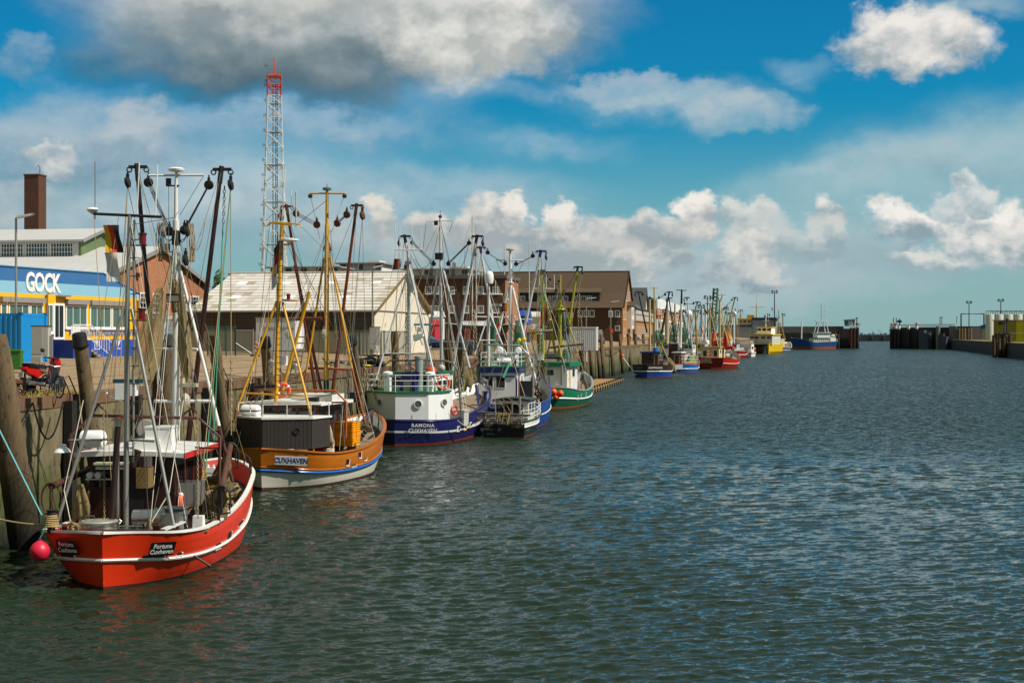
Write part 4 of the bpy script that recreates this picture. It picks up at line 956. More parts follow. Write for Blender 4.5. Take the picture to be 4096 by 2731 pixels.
# ------------------------------------------------------------------ boat kit
def project(p):
 q = Vector(p)-EYE; d = q.dot(FV); return CX+FPX*q.dot(RV)/d, V0-FPX*q.z/d
class Boat(Fr):
 """a vessel: Empty at its stern on the waterline, +y to the bow"""
 def __init__(s, name, label, cat, stern, bow=None, rz=None, group=None):
  stern = Vector(stern); stern.z = 0
  if rz is None: bow = Vector(bow); rz = -math.atan2(bow.x-stern.x, bow.y-stern.y)
  super().__init__(stern, rz); s.rz = rz; s.root = thing(name, label, cat, stern, rz, group)
 def p(s, u, v, yl): return s.y(u, v, yl)
 def hull(s, rail, wl, bands, N=36, bul=.75, inm=None, deckm=None, capm=None, capw=.16, strakes=(), bulge=.0, planks=0, deck_to=None, namep='hull', seams=0):
  rp, wp = crom(rail, N), crom(wl, N); s.rp, s.wp, s.N, s.bulge = rp, wp, N, bulge
  L_ = lambda v: list(v) if isinstance(v, (tuple, list)) else [v]
  bands = [(b_[0] if len(b_) == 2 else (b_[0], b_[1]), b_[-1]) for b_ in bands]
  ev = lambda v, i: float(np.interp(i/(N-1), np.linspace(0, 1, len(v)), v))
  rows_t = [[-.45]*N, [-.2]*N, [0.0]*N]; rmat = [bands[0][1], bands[0][1]]; prev = [0.0]*N
  for (v, m) in bands:
   v = L_(v); v = v if len(v) > 1 else v*2; top = [ev(v, i) for i in range(N)]
   for j in range(1, 4): rows_t.append([a+(c-a)*j/3 for a, c in zip(prev, top)]); rmat.append(m)
   prev = top
  g = G()
  for sd in (1, -1):
   rows = [[s.S(sd, i, tt[i]) for i in range(N)] for tt in rows_t]
   for j in range(len(rows)-1):
    r2 = [rows[j], rows[j+1]] if sd > 0 else [rows[j+1], rows[j]]
    g.grid(r2, rmat[j])
  s.hullo = g.ob(namep, None, s.root, smooth=32, fix=False)
  # inner bulwark, deck
  inm = inm or white; deckm = deckm or deckw
  def inn(sd, i, dz):
   zr = rp[i].z; t_ = max(.05, 1+dz/max(zr-wp[i].z, .1)) if dz < 0 else 1
   q = s.S(1, i, t_); y2 = min(max(q.y, q.y+.14 if i < 3 else q.y), rp[-1].x-.25)
   return Vector((sd*max(q.x-.11, 0), y2, zr+dz))
  s.inn = inn
  g = G()
  for sd in (1, -1):
   rr = [[inn(sd, i, -.01) for i in range(N)], [inn(sd, i, -bul-.02) for i in range(N)]]
   g.grid(rr if sd > 0 else rr[::-1])
  g.ob('bulwark', inm, s.root, smooth=40)
  g = G(); g.grid([[inn(-1, i, -bul) for i in range(N)], [inn(1, i, -bul) for i in range(N)]])
  dk = g.ob('deck', deckm if not planks else dsteel, s.root); s.dk = dk
  if dk.data.polygons[N//2].normal.z < 0: dk.data.flip_normals()
  if planks:
   x = -3.0
   while x < 3.0:
    ii = [i for i in range(N) if inn(1, i, -bul).x-.03 > abs(x+planks/2)]
    if len(ii) > 3:
     pts = [(inn(1, i, -bul).y, rp[i][2]-bul+.012) for i in ii[::max(1, len(ii)//7)]]
     g = G(); w = planks-.02
     g.grid([[(x, y, z) for y, z in pts], [(x, y, z+.018) for y, z in pts], [(x+w, y, z+.018) for y, z in pts], [(x+w, y, z) for y, z in pts]]); g.ob('deck_plank', deckm, dk, fix=True)
    x += planks
  # rail cap and strakes
  capm = capm or white
  g = G()
  for sd in (1, -1):
   a = []
   for i in range(N):
    y, h, z = rp[i]; o = capw*.35
    a.append((Vector((sd*(h+o), y-(o if i == 0 else 0)+(o if i == N-1 else 0), z-.02)), Vector((sd*(h+o), y, z+.05)), Vector((sd*max(h-capw*.65, 0), min(max(y, rp[0].x+.12), rp[-1].x-.12), z+.05)), Vector((sd*max(h-capw*.65, 0), min(max(y, rp[0].x+.12), rp[-1].x-.12), z-.02))))
   rows = [list(r) for r in zip(*a)]+[[q[0] for q in a]]
   g.grid(rows)
  g.ob('rail_cap', capm, s.root, smooth=40, fix=True)
  for stk in strakes:
   v = stk[0] if isinstance(stk[0], (tuple, list)) else stk[:2]; r, m = stk[-2:]
   g = G()
   for sd in (1, -1): g.tube([s.S(sd, i, ev(v, i), r*.4) for i in range(N)], r, 6)
   g.ob('rubbing_strake', m, s.root, smooth=50)
  return s
 def S(s, sd, i, t, out=0.0):
  a, c = s.wp[i], s.rp[i]
  if t >= 0:
   y = a.x+(c.x-a.x)*t; h = a.y+(c.y-a.y)*t + s.bulge*4*t*(1-t)*min(1, min(a.y, c.y)); z = a.z+(c.z-a.z)*t
  else:
   y = a.x+(c.x-a.x)*t*.5; h = a.y*(1+t*.7); z = t*1.6
   if i == 0: y = a.x-t*.3
  return Vector((sd*(max(h, 0)+(out if h > .02 else 0)), y - (out if i == 0 else 0) + (out if i == s.N-1 else 0), z))
 def hit(s, u, v, sd, out=.03):
  """hull frame under a photo point: x along the lettering, y up, z outward"""
  best = None
  for i in range(s.N):
   for k in range(0, 41):
    P = s.S(sd, i, k/40); a, c = project(s.m @ P)
    tn = s.S(sd, min(i+1, s.N-1), k/40)-s.S(sd, max(i-1, 0), k/40)
    if (tn.y*sd*(s.e.x-P.x)-tn.x*sd*(s.e.y-P.y)) < 0: continue
    e = (a-u)**2+(c-v)**2
    if best is None or e < best[0]: best = (e, i, k/40)
  e, i, t = best
  # refine between samples
  i0, i1 = max(0, i-1), min(s.N-1, i+1); bb = None
  for k in range(21):
   f = k/20
   P = s.S(sd, i0, t).lerp(s.S(sd, i, t), f*2) if f < .5 else s.S(sd, i, t).lerp(s.S(sd, i1, t), f*2-1)
   a, c = project(s.m @ P); e = (a-u)**2+(c-v)**2
   if bb is None or e < bb[0]: bb = (e, P)
  P = bb[1]
  X = (s.S(sd, i1, t)-s.S(sd, i0, t)).normalized()*sd
  U = (s.S(sd, i, min(1, t+.1))-s.S(sd, i, max(0, t-.1))).normalized()
  Z = X.cross(U).normalized(); U = Z.cross(X)
  mt = Matrix((X, U, Z)).transposed().to_4x4(); mt.translation = P+Z*out
  return mt
 def at(s, mt, o):
  o.matrix_local = mt; return o
 # --- fittings
 def tube(s, name, pts, r, m, r1=None, n=8, parent=None):
  g = G(); g.tube(pts, r, n, r1=r1); return g.ob(name, m, parent or s.root, smooth=50)
 def lines(s, name, segs, r, m, parent=None):
  for a, c in segs:
   g = G(); g.tube([a, c] if isinstance(a, Vector) or len(a) == 3 else a, r, 4, cap=False); g.ob(name, m, parent or s.root)
 def rope(s, p, q, r=.014, m=None, sag=0.0, name='rigging_line', n=8):
  g = G(); g.tube(sagline(p, q, sag, n) if sag else [p, q], r, 4, cap=False); return g.ob(name, m or wire, s.root)
 def chain(s, p, q, k=.07, m=None, sag=0.0, name='chain'):
  p, q = Vector(p), Vector(q); L = (q-p).length; n = max(3, int(L/(k*1.35))); g = G(); pts = sagline(p, q, sag, n)
  for i in range(n):
   a, c = pts[i], pts[i+1]; d = (c-a).normalized(); u = Vector((1, 0, 0)) if i % 2 else Vector((0, 1, 0))
   w = (u-d*u.dot(d)).normalized()*k*.42; a2, c2 = a-d*k*.16, c+d*k*.16
   for sg in (-1, 1): g.tube([a2, a2.lerp(c2, .25)+w*sg, a2.lerp(c2, .75)+w*sg, c2], k*.16, 4, cap=False)
  return g.ob(name, m or chainm, s.root)
 def stays(s, tops, n, m=None, r=.010, seed=1):
  rd = random.Random(seed)
  for tp in tops:
   for _ in range(n):
    i = rd.randrange(2, s.N-1); q = s.inn(rd.choice((1, 1, -1)), i, .05); s.rope(tp, q, r, m or rd.choice((wire, wire, rope_t, rope_w)), rd.uniform(0, .25))
 def block(s, c, r=.16, m=None, ax=(1, 0, .2), parent=None):
  g = G(); c = Vector(c); g.lathe([(r*.55, -r*.45), (r, -r*.28), (r, r*.28), (r*.55, r*.45)], c, 12, axis=ax); g.box(c+Vector((0, 0, r*1.1)), (r*.5, r*.5, r*.9)); g.tube([c+Vector((0, 0, r*1.3)), c+Vector((0, 0, r*2.1))], r*.18, 5)
  return g.ob('block', m or dsteel, parent or s.root, smooth=40)
 def boom(s, foot, tip, r, m, hm, topm, out=1, r_line=.014, lines=3, drop=None, name='derrick_boom', low=None, bs=.17):
  """derrick: tapered tube, head fitting with blocks, topping lift to the mast, falls to the deck"""
  foot, tip = Vector(foot), Vector(tip)
  if low:
   k = low[0]; mid = foot.lerp(tip, k); g = G(); g.tube([foot, mid], r*1.02, 10, m=low[1]); g.tube([mid, foot.lerp(tip, .55), tip], r, 10, m=m, r1=r*.72); b_ = g.ob(name, None, s.root, smooth=50)
  else: b_ = s.tube(name, [foot, foot.lerp(tip, .5), tip], r, m, r1=r*.72, n=10)
  d = (tip-foot).normalized(); w = Vector((1, 0, 0))
  g = G(); g.bar(tip-w*r*3.0, tip+w*r*3.6, r*.9, r*1.1); g.tube([tip-d*.5, tip+d*.12], r*.95, 8); g.torus(tip+w*r*3.4-Vector((0, 0, .1)), .09, .025, (0, 1, 0), 8, 4); g.torus(tip-w*r*2.8-Vector((0, 0, .1)), .09, .025, (0, 1, 0), 8, 4); g.ob('boom_head', hm, b_)
  ob_ = tip+w*out*r*3.4-Vector((0, 0, .55)); s.block(ob_, bs*1.15, hm, parent=b_)
  ib = tip-w*out*r*2.8-Vector((0, 0, .25));
  if topm is not None:
   topm = Vector(topm); dd = (topm-ib).normalized(); bi = ib+dd*.35; bo = topm-dd*.3
   s.block(bi, bs, hm, ax=(.2, 1, .2), parent=b_); s.block(bo, bs, hm, ax=(.2, 1, .2), parent=b_)
   for k in range(lines): o = Vector((0, .05*(k-1), .07*(k-1))); s.rope(bi+o, bo+o*1.3, r_line, wire)
  for q, mm, rr in (drop or []): s.rope(ob_-Vector((0, 0, .1)), q, rr, mm)
  return b_
 def ladder(s, p, q, w, n, m, ax=(1, 0, 0), r=.022, name='ladder', solid=False):
  p, q = Vector(p), Vector(q); ax = Vector(ax); g = G()
  for sg in (-.5, .5): g.tube([p+ax*w*sg, q+ax*w*sg], r*1.2, 5)
  for i in range(n):
   c = p.lerp(q, (i+.5)/n); g.tube([c-ax*w/2, c+ax*w/2], r*(1 if not solid else 1.5), 4)
  return g.ob(name, m, s.root)
 def railing(s, pts, h, n, m, r=.022, posts=True, name='railing'):
  g = G(); pts = [Vector(p) for p in pts]
  for k in range(n): g.tube([p+Vector((0, 0, h*(k+1)/n)) for p in pts], r, 5)
  for p in pts: g.tube([p, p+Vector((0, 0, h))], r*1.15, 5)
  return g.ob(name, m, s.root)
 def cabin(s, x0, x1, y0, y1, z0, z1, m, roofm, over=.15, rt=.12, tap=0.0, name='wheelhouse', fascia=None, crown=.0, roofname='roof', rake=0.0):
  g = G()
  a = [(x0, y0, z0), (x1, y0, z0), (x1, y1, z0), (x0, y1, z0), (x0+tap, y0+rake, z1), (x1-tap, y0+rake, z1), (x1-tap, y1-rake, z1), (x0+tap, y1-rake, z1)]
  g.add(a, [(0, 1, 5, 4), (1, 2, 6, 5), (2, 3, 7, 6), (3, 0, 4, 7), (4, 5, 6, 7)])
  w = g.ob(name, m, s.root)
  if roofm:
   g = G(); o = over; xs = [x0+tap-o, x0+tap*.5+(x1-x0)*.25, (x0+x1)/2, x1-tap*.5-(x1-x0)*.25, x1-tap+o]; zz = [0, crown*.75, crown, crown*.75, 0]
   r0 = [(x, y0+rake-o, z1+z) for x, z in zip(xs, zz)]; r1 = [(x, y1-rake+o, z1+z) for x, z in zip(xs, zz)]
   up = lambda L: [(x, y, z+rt) for x, y, z in L]
   g.grid([r0, r1]); g.grid([up(r0), up(r1)]); g.grid([r0, up(r0)]); g.grid([r1, up(r1)])
   g.grid([[r0[0], up(r0)[0]], [r1[0], up(r1)[0]]]); g.grid([[r0[-1], up(r0)[-1]], [r1[-1], up(r1)[-1]]])
   rf = g.ob(roofname, roofm, w, fix=True)
   if fascia:
    g = G();
    for x in (x0+tap-o-.02, x1-tap+o+.02): g.box((x, (y0+y1)/2, z1+rt*.4), (.04, y1-y0+2*o-2*rake, rt*1.3))
    g.box(((x0+x1)/2, y1-rake+o+.02, z1+rt*.4), (x1-x0-2*tap+2*o, .04, rt*1.3)); g.ob('fascia', fascia, w)
  return w
 def pane(s, par, c, w, h, face, fm=None, gm=None, fw=.05, name='window', round_=False, d=.035):
  """window or door leaf on a cabin face: frame and glass in one sub-part"""
  g = G(); fm = fm or white; gm = gm or gls; c = Vector(c)
  ax = {'-y': (Vector((1, 0, 0)), Vector((0, -1, 0))), '+y': (Vector((-1, 0, 0)), Vector((0, 1, 0))), '+x': (Vector((0, 1, 0)), Vector((1, 0, 0))), '-x': (Vector((0, -1, 0)), Vector((-1, 0, 0)))}[face]
  A, Nn = ax; Z = Vector((0, 0, 1))
  if round_:
   g.lathe([(w/2, -.02), (w/2, d), (w/2-fw, d), (w/2-fw, .012), (0.0, .012)], c, 16, fm, axis=Nn)
   g.lathe([(w/2-fw, .016), (0, .017)], c, 16, gm, axis=Nn)
  else:
   def bx(a, z, sa, sz, d1, m):
    P = c+A*a+Z*z+Nn*d1/2; dim = Vector((abs(A.x)*sa+abs(Nn.x)*d1, abs(A.y)*sa+abs(Nn.y)*d1, sz)); g.box(P, dim, m=m)
   bx(0, 0, w, h, d*.5, gm)
   bx(-w/2, 0, fw, h+fw, d, fm); bx(w/2, 0, fw, h+fw, d, fm); bx(0, -h/2, w-fw, fw, d, fm); bx(0, h/2, w-fw, fw, d, fm)
  return g.ob(name, None, par)
 def trawl(s, p, q, r=.12, shoe=.5, m=None, sm=None, fl=(0, 1, 0), nets=True, bob=10, name='beam_trawl', label=None, net_drop=.8):
  """beam with two hoop shoes, bobbins and bundled net; a thing of its own hanging at the rail"""
  p, q = s.w(p), s.w(q); d = (q-p); L = d.length; loc = (p+q)/2
  t_ = thing(name, label, 'beam trawl', loc, 0, 'beam trawls hung along the rails'); P, Q = p-loc, q-loc; u = d.normalized(); side = u.cross(Vector((0, 0, 1))).normalized()
  g = G(); g.tube([P, Q], r, 10); o = g.ob('beam', m or rusty, t_, smooth=50)
  for k, e in enumerate((P, Q)):
   g = G(); c = e-Vector((0, 0, shoe*.75))
   pts = [c+side*shoe*.62*math.cos(a)+Vector((0, 0, shoe*math.sin(a))) for a in [R(x) for x in range(-30, 215, 15)]]+[c-side*shoe*.6-Vector((0, 0, shoe*.9)), c+side*shoe*.45-Vector((0, 0, shoe*1.05)), c+side*shoe*.6-Vector((0, 0, shoe*.3))]
   for a, b_ in zip(pts, pts[1:]): g.add([a-u*.05, a+u*.05, b_+u*.05, b_-u*.05], [(0, 1, 2, 3)]);
   g.tube(pts, .035, 5)
   g.bar(e, c-Vector((0, 0, shoe*.9)), .06, .12); g.ob('shoe', sm or dsteel, t_)
  if bob:
   g = G()
   for i in range(bob): f = .12+.76*i/(bob-1); g.ball(P.lerp(Q, f)+side*.12-Vector((0, 0, shoe*1.15+.15*math.sin(f*3.1))), .13, 8)
   g.ob('bobbins', black, t_, smooth=60)
  if nets:
   rd = random.Random(int(L*100)); g = G(); rows = []
   for j in range(7):
    row = []
    for i in range(13):
     f = .06+.88*i/12; z = -net_drop*j/6*(.75+.35*math.sin(f*7+1))
     row.append(P.lerp(Q, f)+side*(.05+(.16+.06*j)*math.sin(i*1.9+j*.5)+.05*j+rd.uniform(-.05, .05))+Vector((0, 0, z-.06)))
    rows.append(row)
   g.grid(rows); g.ob('net', netd, t_, smooth=70)
  return t_
def life_ring(loc, rot, R1=.33, label='', col=None):
 r = thing('life_ring', label, 'life ring', loc, 0, 'orange life rings'); r.rotation_euler = rot
 g = G(); g.torus((0, 0, 0), R1, .085, (0, 0, 1), 24, 8); g.ob('ring', col or orange, r, smooth=60)
 for k in range(4):
  g = G(); a0 = k*math.pi/2+.5
  g.tube([Vector((R1*math.cos(a0+x), R1*math.sin(a0+x), 0)) for x in (0, .13, .26)], .09, 8); g.ob('white_band', whitec, r, smooth=60)
 g = G()
 for k in range(4): a0 = k*math.pi/2+.63; g.tube([Vector((R1*1.3*math.cos(a0+x), R1*1.3*math.sin(a0+x), -.02)) if 0 < i < 4 else Vector((R1*1.22*math.cos(a0+x), R1*1.22*math.sin(a0+x), 0)) for i, x in enumerate((0, .4, .785, 1.17, 1.57))], .012, 4)
 g.ob('grab_line', rope_w, r)
 return r
CR = {}
def crate_mesh(m, w=.75, l=.5, h=.2):
 k = (m.name, w, l, h)
 if k not in CR:
  g = G(); t_ = .025
  g.box((0, 0, t_/2), (w-.06, l-.06, t_));
  for sx_ in (-1, 1): g.box((sx_*(w/2-t_), 0, h/2), (t_, l-.05, h))
  for sy in (-1, 1): g.box((0, sy*(l/2-t_), h/2), (w-.05, t_, h))
  g.box((0, l/2, h-.02), (w, .05, .04)); g.box((0, -l/2, h-.02), (w, .05, .04)); g.box((w/2, 0, h-.02), (.05, l, .04)); g.box((-w/2, 0, h-.02), (.05, l, .04))
  o = g.ob('crate', m); CR[k] = o.data; bpy.data.objects.remove(o)
 return CR[k]
def crate_stack(loc, rz, n, label, group, m=None, w=.75, l=.5, h=.2, pitch=.13, per=None):
 names = ['topmost', 'second from top', 'third from top', 'fourth from top', 'fifth from top', 'sixth from top', 'seventh from top', 'eighth from top', 'ninth from top', 'tenth from top']
 for i in range(n):
  o = link('fish_crate', crate_mesh(m or yel_crate, w, l, h), None, Vector(loc)+Vector((random.uniform(-.012, .012), random.uniform(-.012, .012), i*pitch)), rz+random.uniform(-.02, .02))
  k = n-1-i
  tag(o, label.replace('#', names[k] if k < len(names) else 'lowest ones') if '#' in label else label, 'fish crate', group)
def flag(pts, cols, label, cat='flag', dirv=(1, 0, 0), group='flags flying from the masts', vert=False):
 """hanging flag: rows of points top to bottom given as hoist point, width, drop in world space"""
 hp, w, h = pts; r = thing('flag', label, cat, hp, 0, group); d = Vector(dirv).normalized(); n = len(cols); sd_ = Vector((-d.y, d.x, 0))
 for k, c in enumerate(cols):
  g = G(); rows = []
  for j in range(3):
   f = (k+j/2)/n; row = []
   for i in range(7):
    x = i/6
    if vert: q = d*w*f*(.85) + Vector((0, 0, -h*x)) + sd_*.12*w*math.sin(x*5+f*3)-d*w*.2*x
    else: q = d*w*x*.55 + Vector((0, 0, -h*f-w*.75*x)) + sd_*.10*w*math.sin(x*7+f*2)
    row.append(q)
   rows.append(row)
  g.grid(rows); g.ob('stripe', M('flag_'+c.strip('#'), c, .8), r, smooth=80)
 return r
def net_bag(top, bot, w0, w1, label, m=None, seed=1, n=10, squash=.6):
 """net bunched from a hanging point, hollow folds"""
 top, bot = Vector(top), Vector(bot); r = thing('fishing_net', label, 'fishing net', top, 0, 'nets hung up to dry'); rd = random.Random(seed); rows = []; k = 22
 ph = [rd.uniform(0, 6.3) for _ in range(5)]; end = [1+.16*math.sin(3*2*math.pi*i/k+ph[3])+rd.uniform(-.10, .06) for i in range(k)]
 for j in range(n+1):
  f = j/n; wd = w0+(w1-w0)*min(1, f*1.5)**.8*(1-.25*max(0, f-.75)*4)
  row = []
  for i in range(k):
   a = 2*math.pi*i/k; ff = f*(1+(end[i]-1)*f); fold = 1+.30*math.sin(4*a+ph[0]+f*1.5)+.16*math.sin(7*a+ph[1]-f*2)+rd.uniform(-.05, .05)
   row.append((bot-top)*ff+Vector((math.cos(a)*wd*fold+.25*w1*f*f*math.sin(ph[2]), math.sin(a)*wd*squash*fold, 0)))
  rows.append(row)
 g = G(); g.grid(rows, close=True); g.ob('mesh_bag', m or netm, r, smooth=75)
 g = G()
 for i in range(0, k, 5): g.tube([rows[j][i]*1.0 for j in range(n+1)], .012, 4)
 g.ob('seam_rope', rope_t if m is not netg else rope_g, r)
 return r
def buoy(loc, r, m, label, tail=None, group='round fender buoys'):
 t_ = thing('buoy', label, 'buoy', loc, 0, group)
 g = G(); g.lathe([(0.0, -r), (r*.45, -r*.9), (r*.8, -r*.6), (r, -.05*r), (r*.93, r*.38), (r*.66, r*.76), (r*.3, r*1.0), (r*.17, r*1.12)], (0, 0, 0), 18); g.ob('ball', m, t_, smooth=60)
 g = G(); g.lathe([(r*.2, r*1.0), (r*.2, r*1.2), (r*.1, r*1.3)], (0, 0, 0), 10); g.ob('cap', M('buoy_cap', '#1c2450', .5), t_)
 if tail is not None: g = G(); g.tube([(0, 0, r*1.25), Vector(tail)-Vector(loc)], .018, 5); g.ob('lanyard', rope_g, t_)
 return t_
def raft(loc, rz, label, L=.95, r=.28):
 t_ = thing('life_raft', label, 'life raft canister', loc, rz, 'white life raft canisters')
 for s_, nm in ((1, 'upper_shell'), (-1, 'lower_shell')):
  g = G(); n = 8; prof = [(-L/2, .55), (-L/2+.06, .95), (-L/2+.12, 1), (L/2-.12, 1), (L/2-.06, .95), (L/2, .55)]
  rows = [[(x, k*r*math.cos(math.pi*i/n), s_*(.03+.85*r*k*math.sin(math.pi*i/n))+.33) for i in range(n+1)] for x, k in prof]
  g.grid(rows); g.poly(rows[0], (-.002, 0, 0)); g.poly(rows[-1], (.002, 0, 0)); g.ob(nm, whitec, t_, smooth=35, fix=True)
 g = G(); g.box((0, 0, .33), (L*.98, r*2.05, .06)); g.ob('seam_band', black, t_)
 for x in (-.25, .25): g = G(); g.box((x, 0, .05), (.06, r*1.9, .1)); g.ob('cradle_bar', galv, t_)
 return t_
# ------------------------------------------------------------------ red cutter with the double-corner stern (nearest)
def red_cutter():
 B = Boat('fishing_cutter', 'nearest bright red wooden cutter with white rails, black name plates and brown wheelhouse', 'fishing boat', W(408, 2300, 41.7), rz=R(7.4), group='fishing cutters moored along the quay')
 r = B.root
 rail = [(0, 0, 1.66), (.38, 1.0, 1.64), (.74, 1.9, 1.6), (1.35, 2.2, 1.56), (3, 2.34, 1.46), (5.5, 2.36, 1.5), (8, 2.3, 1.74), (10.3, 2.08, 2.06), (12.3, 1.7, 2.32), (14, .85, 2.5), (14.9, 0, 2.58)]
 wl = [(.12, 0, 0), (.75, .75, 0), (1.6, 1.35, 0), (2.8, 1.8, 0), (4.2, 2.05, 0), (6.5, 2.15, 0), (8.5, 2.05, 0), (10.3, 1.7, 0), (12, 1.05, 0), (13.3, .4, 0), (13.9, 0, 0)]
 redh = M('red_hull', '#e2360f', .33, var=.2, scale=1.1, rust=.15, rustcol='#7a1f12', coat=.25, wear=.14, wearcol='#d8603c', bump=.06, bscale=6)
 boot = M('boot_brown', '#4a2018', .7, var=.4, scale=4)
 B.hull(rail, wl, [(.05, .05, boot), ((.52, .46, .42, .47, .60, .65), redh), (1, 1, redh)], bul=.66, inm=M('bulwark_red', '#b8321f', .5, var=.2), deckm=deckw, capm=white, strakes=[((.52, .46, .42, .47, .60, .65), .055, white)], bulge=.10, planks=.21)
 # freeing ports (white edged slots above the strake) and name plates
 for u, v, sd, w, h in ((615, 2226, 1, .62, .10), (718, 2217, 1, .16, .10), (872, 2180, 1, .5, .16), (918, 2138, 1, .42, .22), (965, 2090, 1, .7, .1), (210, 2216, -1, .5, .1), (270, 2222, -1, .6, .08)):
  mt = B.hit(u, v, sd, .0); g = G(); g.box((0, 0, .0), (w, h, .03), m=black); g.box((0, -h/2-.02, .02), (w+.1, .05, .05), m=white); g.box((w/2+.03, 0, .01), (.05, h, .04), m=white); B.at(mt, g.ob('freeing_port', None, r))
 for u, v, sd in ((645, 2178, 1), (279, 2176, -1)):
  mt = B.hit(u, v, sd, .10); g = G(); g.box((0, 0, 0), (.80, .45, .03)); pl = B.at(mt, g.ob('name_plate', M('plate_black', '#15120f', .35), r))
  text('Fortuna\nCuxhaven', pl, (0, -.005, .018), (0, 0, 0), .205, whitec, bold=.0035, sx=.92, lines=.92)
 mt = B.hit(770, 2216, 1, 0); g = G(); g.tube([(0, 0, 0), (.22, -.12, .62)], .035, 6); B.at(mt, g.ob('overboard_pipe', dsteel, r))
 # stern gear: A-frame mast
 y = 2.3
 P = B.p
 foot = P(503, 2168, y); top = P(519, 862, y)
 B.tube('aft_mast', [foot, P(508, 1240, y), top], .085, galv, r1=.06, n=10)
 for (a, b_, yb) in (((495, 1240), (228, 2090), 1.4), ((526, 1236), (697, 2112), 1.2)): B.tube('mast_leg', [P(*a, y), P(*b_, yb)], .055, galv)
 B.tube('cross_spar', [P(375, 855, y), P(648, 868, y)], .045, dsteel)
 B.tube('second_pipe', [P(470, 1770, y), P(474, 2168, y)], .065, galv); B.tube('side_pipe', [P(537, 880, y+.1), P(533, 1850, y+.1)], .035, galv)
 g = G()
 for i in range(13):
  v = 960+i*72; B.tube('mast_step', [P(522, v, y), P(556, v-2, y+.1)], .016, dsteel, n=4)
 for (u, v0, v1, rr) in ((380, 878, 647, .018), (548, 855, 651, .02), (621, 862, 659, .022)): B.tube('whip_antenna', [P(u, v0, y), P(u+(9 if u > 500 else 0), v1, y)], rr, whitec if u != 380 else galv, n=5)
 g = G(); c = P(370, 842, y); g.lathe([(.02, -.12), (.05, -.1), (.16, -.02), (.19, .03), (.15, .08), (0, .1)], c, 10); g.ob('gps_dome', whitec, r, smooth=50)
 for u, v in ((571, 958), (568, 1258)):
  c = P(u, v, y); g = G(); g.lathe([(.11, -.14), (.11, .14)], c, 10, blk_gold); g.lathe([(.13, .14), (.13, .2)], c, 10, dsteel); g.box(c+Vector((-.12, 0, -.18)), (.5, .1, .04), m=dsteel); g.ob('signal_lamp', None, r)
 for (a, b_) in (((375, 855), (455, 2070)), ((648, 868), (700, 1150)), ((474, 870), (300, 1950)), ((536, 890), (440, 1600))): B.rope(P(*a, y), P(*b_, y-.4), .010, rope_t)
 # main mast, tripod, booms
 ym = 8.8
 P1 = lambda u, v, k=ym: P(u, v, k)
 B.tube('main_mast', [P1(705, 1900), P1(703, 1490), P1(706, 1250)], .135, white, n=12); B.tube('main_mast', [P1(706, 1260), P1(704, 880)], .12, white, n=12)
 B.tube('top_mast', [P1(704, 900), P1(704, 760), P1(706, 690)], .08, white, r1=.05, n=10)
 g = G(); g.lathe([(.05, -.05), (.28, 0), (.3, .06), (.22, .11), (0, .13)], P1(706, 684), 14); g.ob('radar_dome', whitec, r, smooth=40)
 B.tube('cross_tree', [P1(594, 702), P1(816, 701)], .04, white)
 g = G(); g.lathe([(.16, -.25), (.16, .25)], P1(704, 951), 10, dsteel); g.lathe([(.12, -.6), (.17, -.5), (.17, .5), (.12, .6)], P1(704, 1185), 10, brownp if False else M('mast_collar', '#8a7048', .6)); g.ob('mast_collar', None, r)
 B.tube('tripod_leg', [P1(714, 1055), P1(877, 1705, ym-.6)], .058, white); B.tube('tripod_foot', [P1(877, 1703, ym-.6), P1(930, 1925, ym-.8)], .065, brownp)
 B.tube('tripod_leg', [P1(690, 1060), P1(640, 1420, ym+1.0), P1(608, 1700, ym+1.4)], .055, white)
 B.tube('tripod_bar', [P1(617, 1604), P1(845, 1604)], .06, white); B.tube('tripod_bar', [P1(617, 1395, ym+.6), P1(790, 1397, ym)], .05, white)
 g = G(); c = P1(674, 732); g.box(c+Vector((.15, 0, -.1)), (.45, .1, .05)); g.lathe([(.1, -.08), (.1, .16)], c, 8); g.ob('mast_light', dsteel, r)
 g = G(); c = P1(670, 985); g.lathe([(.1, -.16), (.1, .1)], c, 8); g.box(c+Vector((.1, 0, -.2)), (.4, .12, .04)); g.ob('mast_light', galv, r)
 tipR, tipL = P1(885, 678, ym+.4), P1(548, 668, ym+.4)
 B.boom(P1(750, 1790, ym+.4), tipR, .10, brownd, dsteel, P1(722, 950), 1, .015, 3, [(P1(795, 2040, 5), rope_t, .018), (P1(812, 1990, 5.2), rope_g, .022), (P1(925, 1740, 8), rope_t, .016)])
 B.boom(P1(640, 1790, ym+.4), tipL, .10, brownd, dsteel, P1(690, 955), -1, .015, 3, [(P1(480, 1500, 7), rope_t, .016), (P1(455, 1560, 6), wire, .012), (P1(620, 1250, 8), wire, .012)])
 B.chain(P1(898, 745, ym+.4), P1(893, 905, ym+.4), .09); B.rope(P1(892, 905, ym+.4), P1(855, 1760, 7), .022, rope_g)
 for a, b_, sg in ((( 820, 890), (770, 980), .5), ((636, 880), (632, 980), .4)): B.rope(P1(*a), P1(*b_), .014, rope_t, sg)
 for u0, v0, u1, v1, m in ((594, 702, 660, 880, wire), (816, 701, 720, 860, wire), (706, 960, 642, 1200, rope_g), (700, 960, 664, 1290, rope_g), (712, 960, 735, 1330, rope_g), (694, 970, 600, 1830, rope_w), (720, 970, 905, 1830, wire), (675, 745, 675, 985, wire), (700, 870, 520, 900, wire)): B.rope(P1(u0, v0), P1(u1, v1, ym-.5), .011, m)
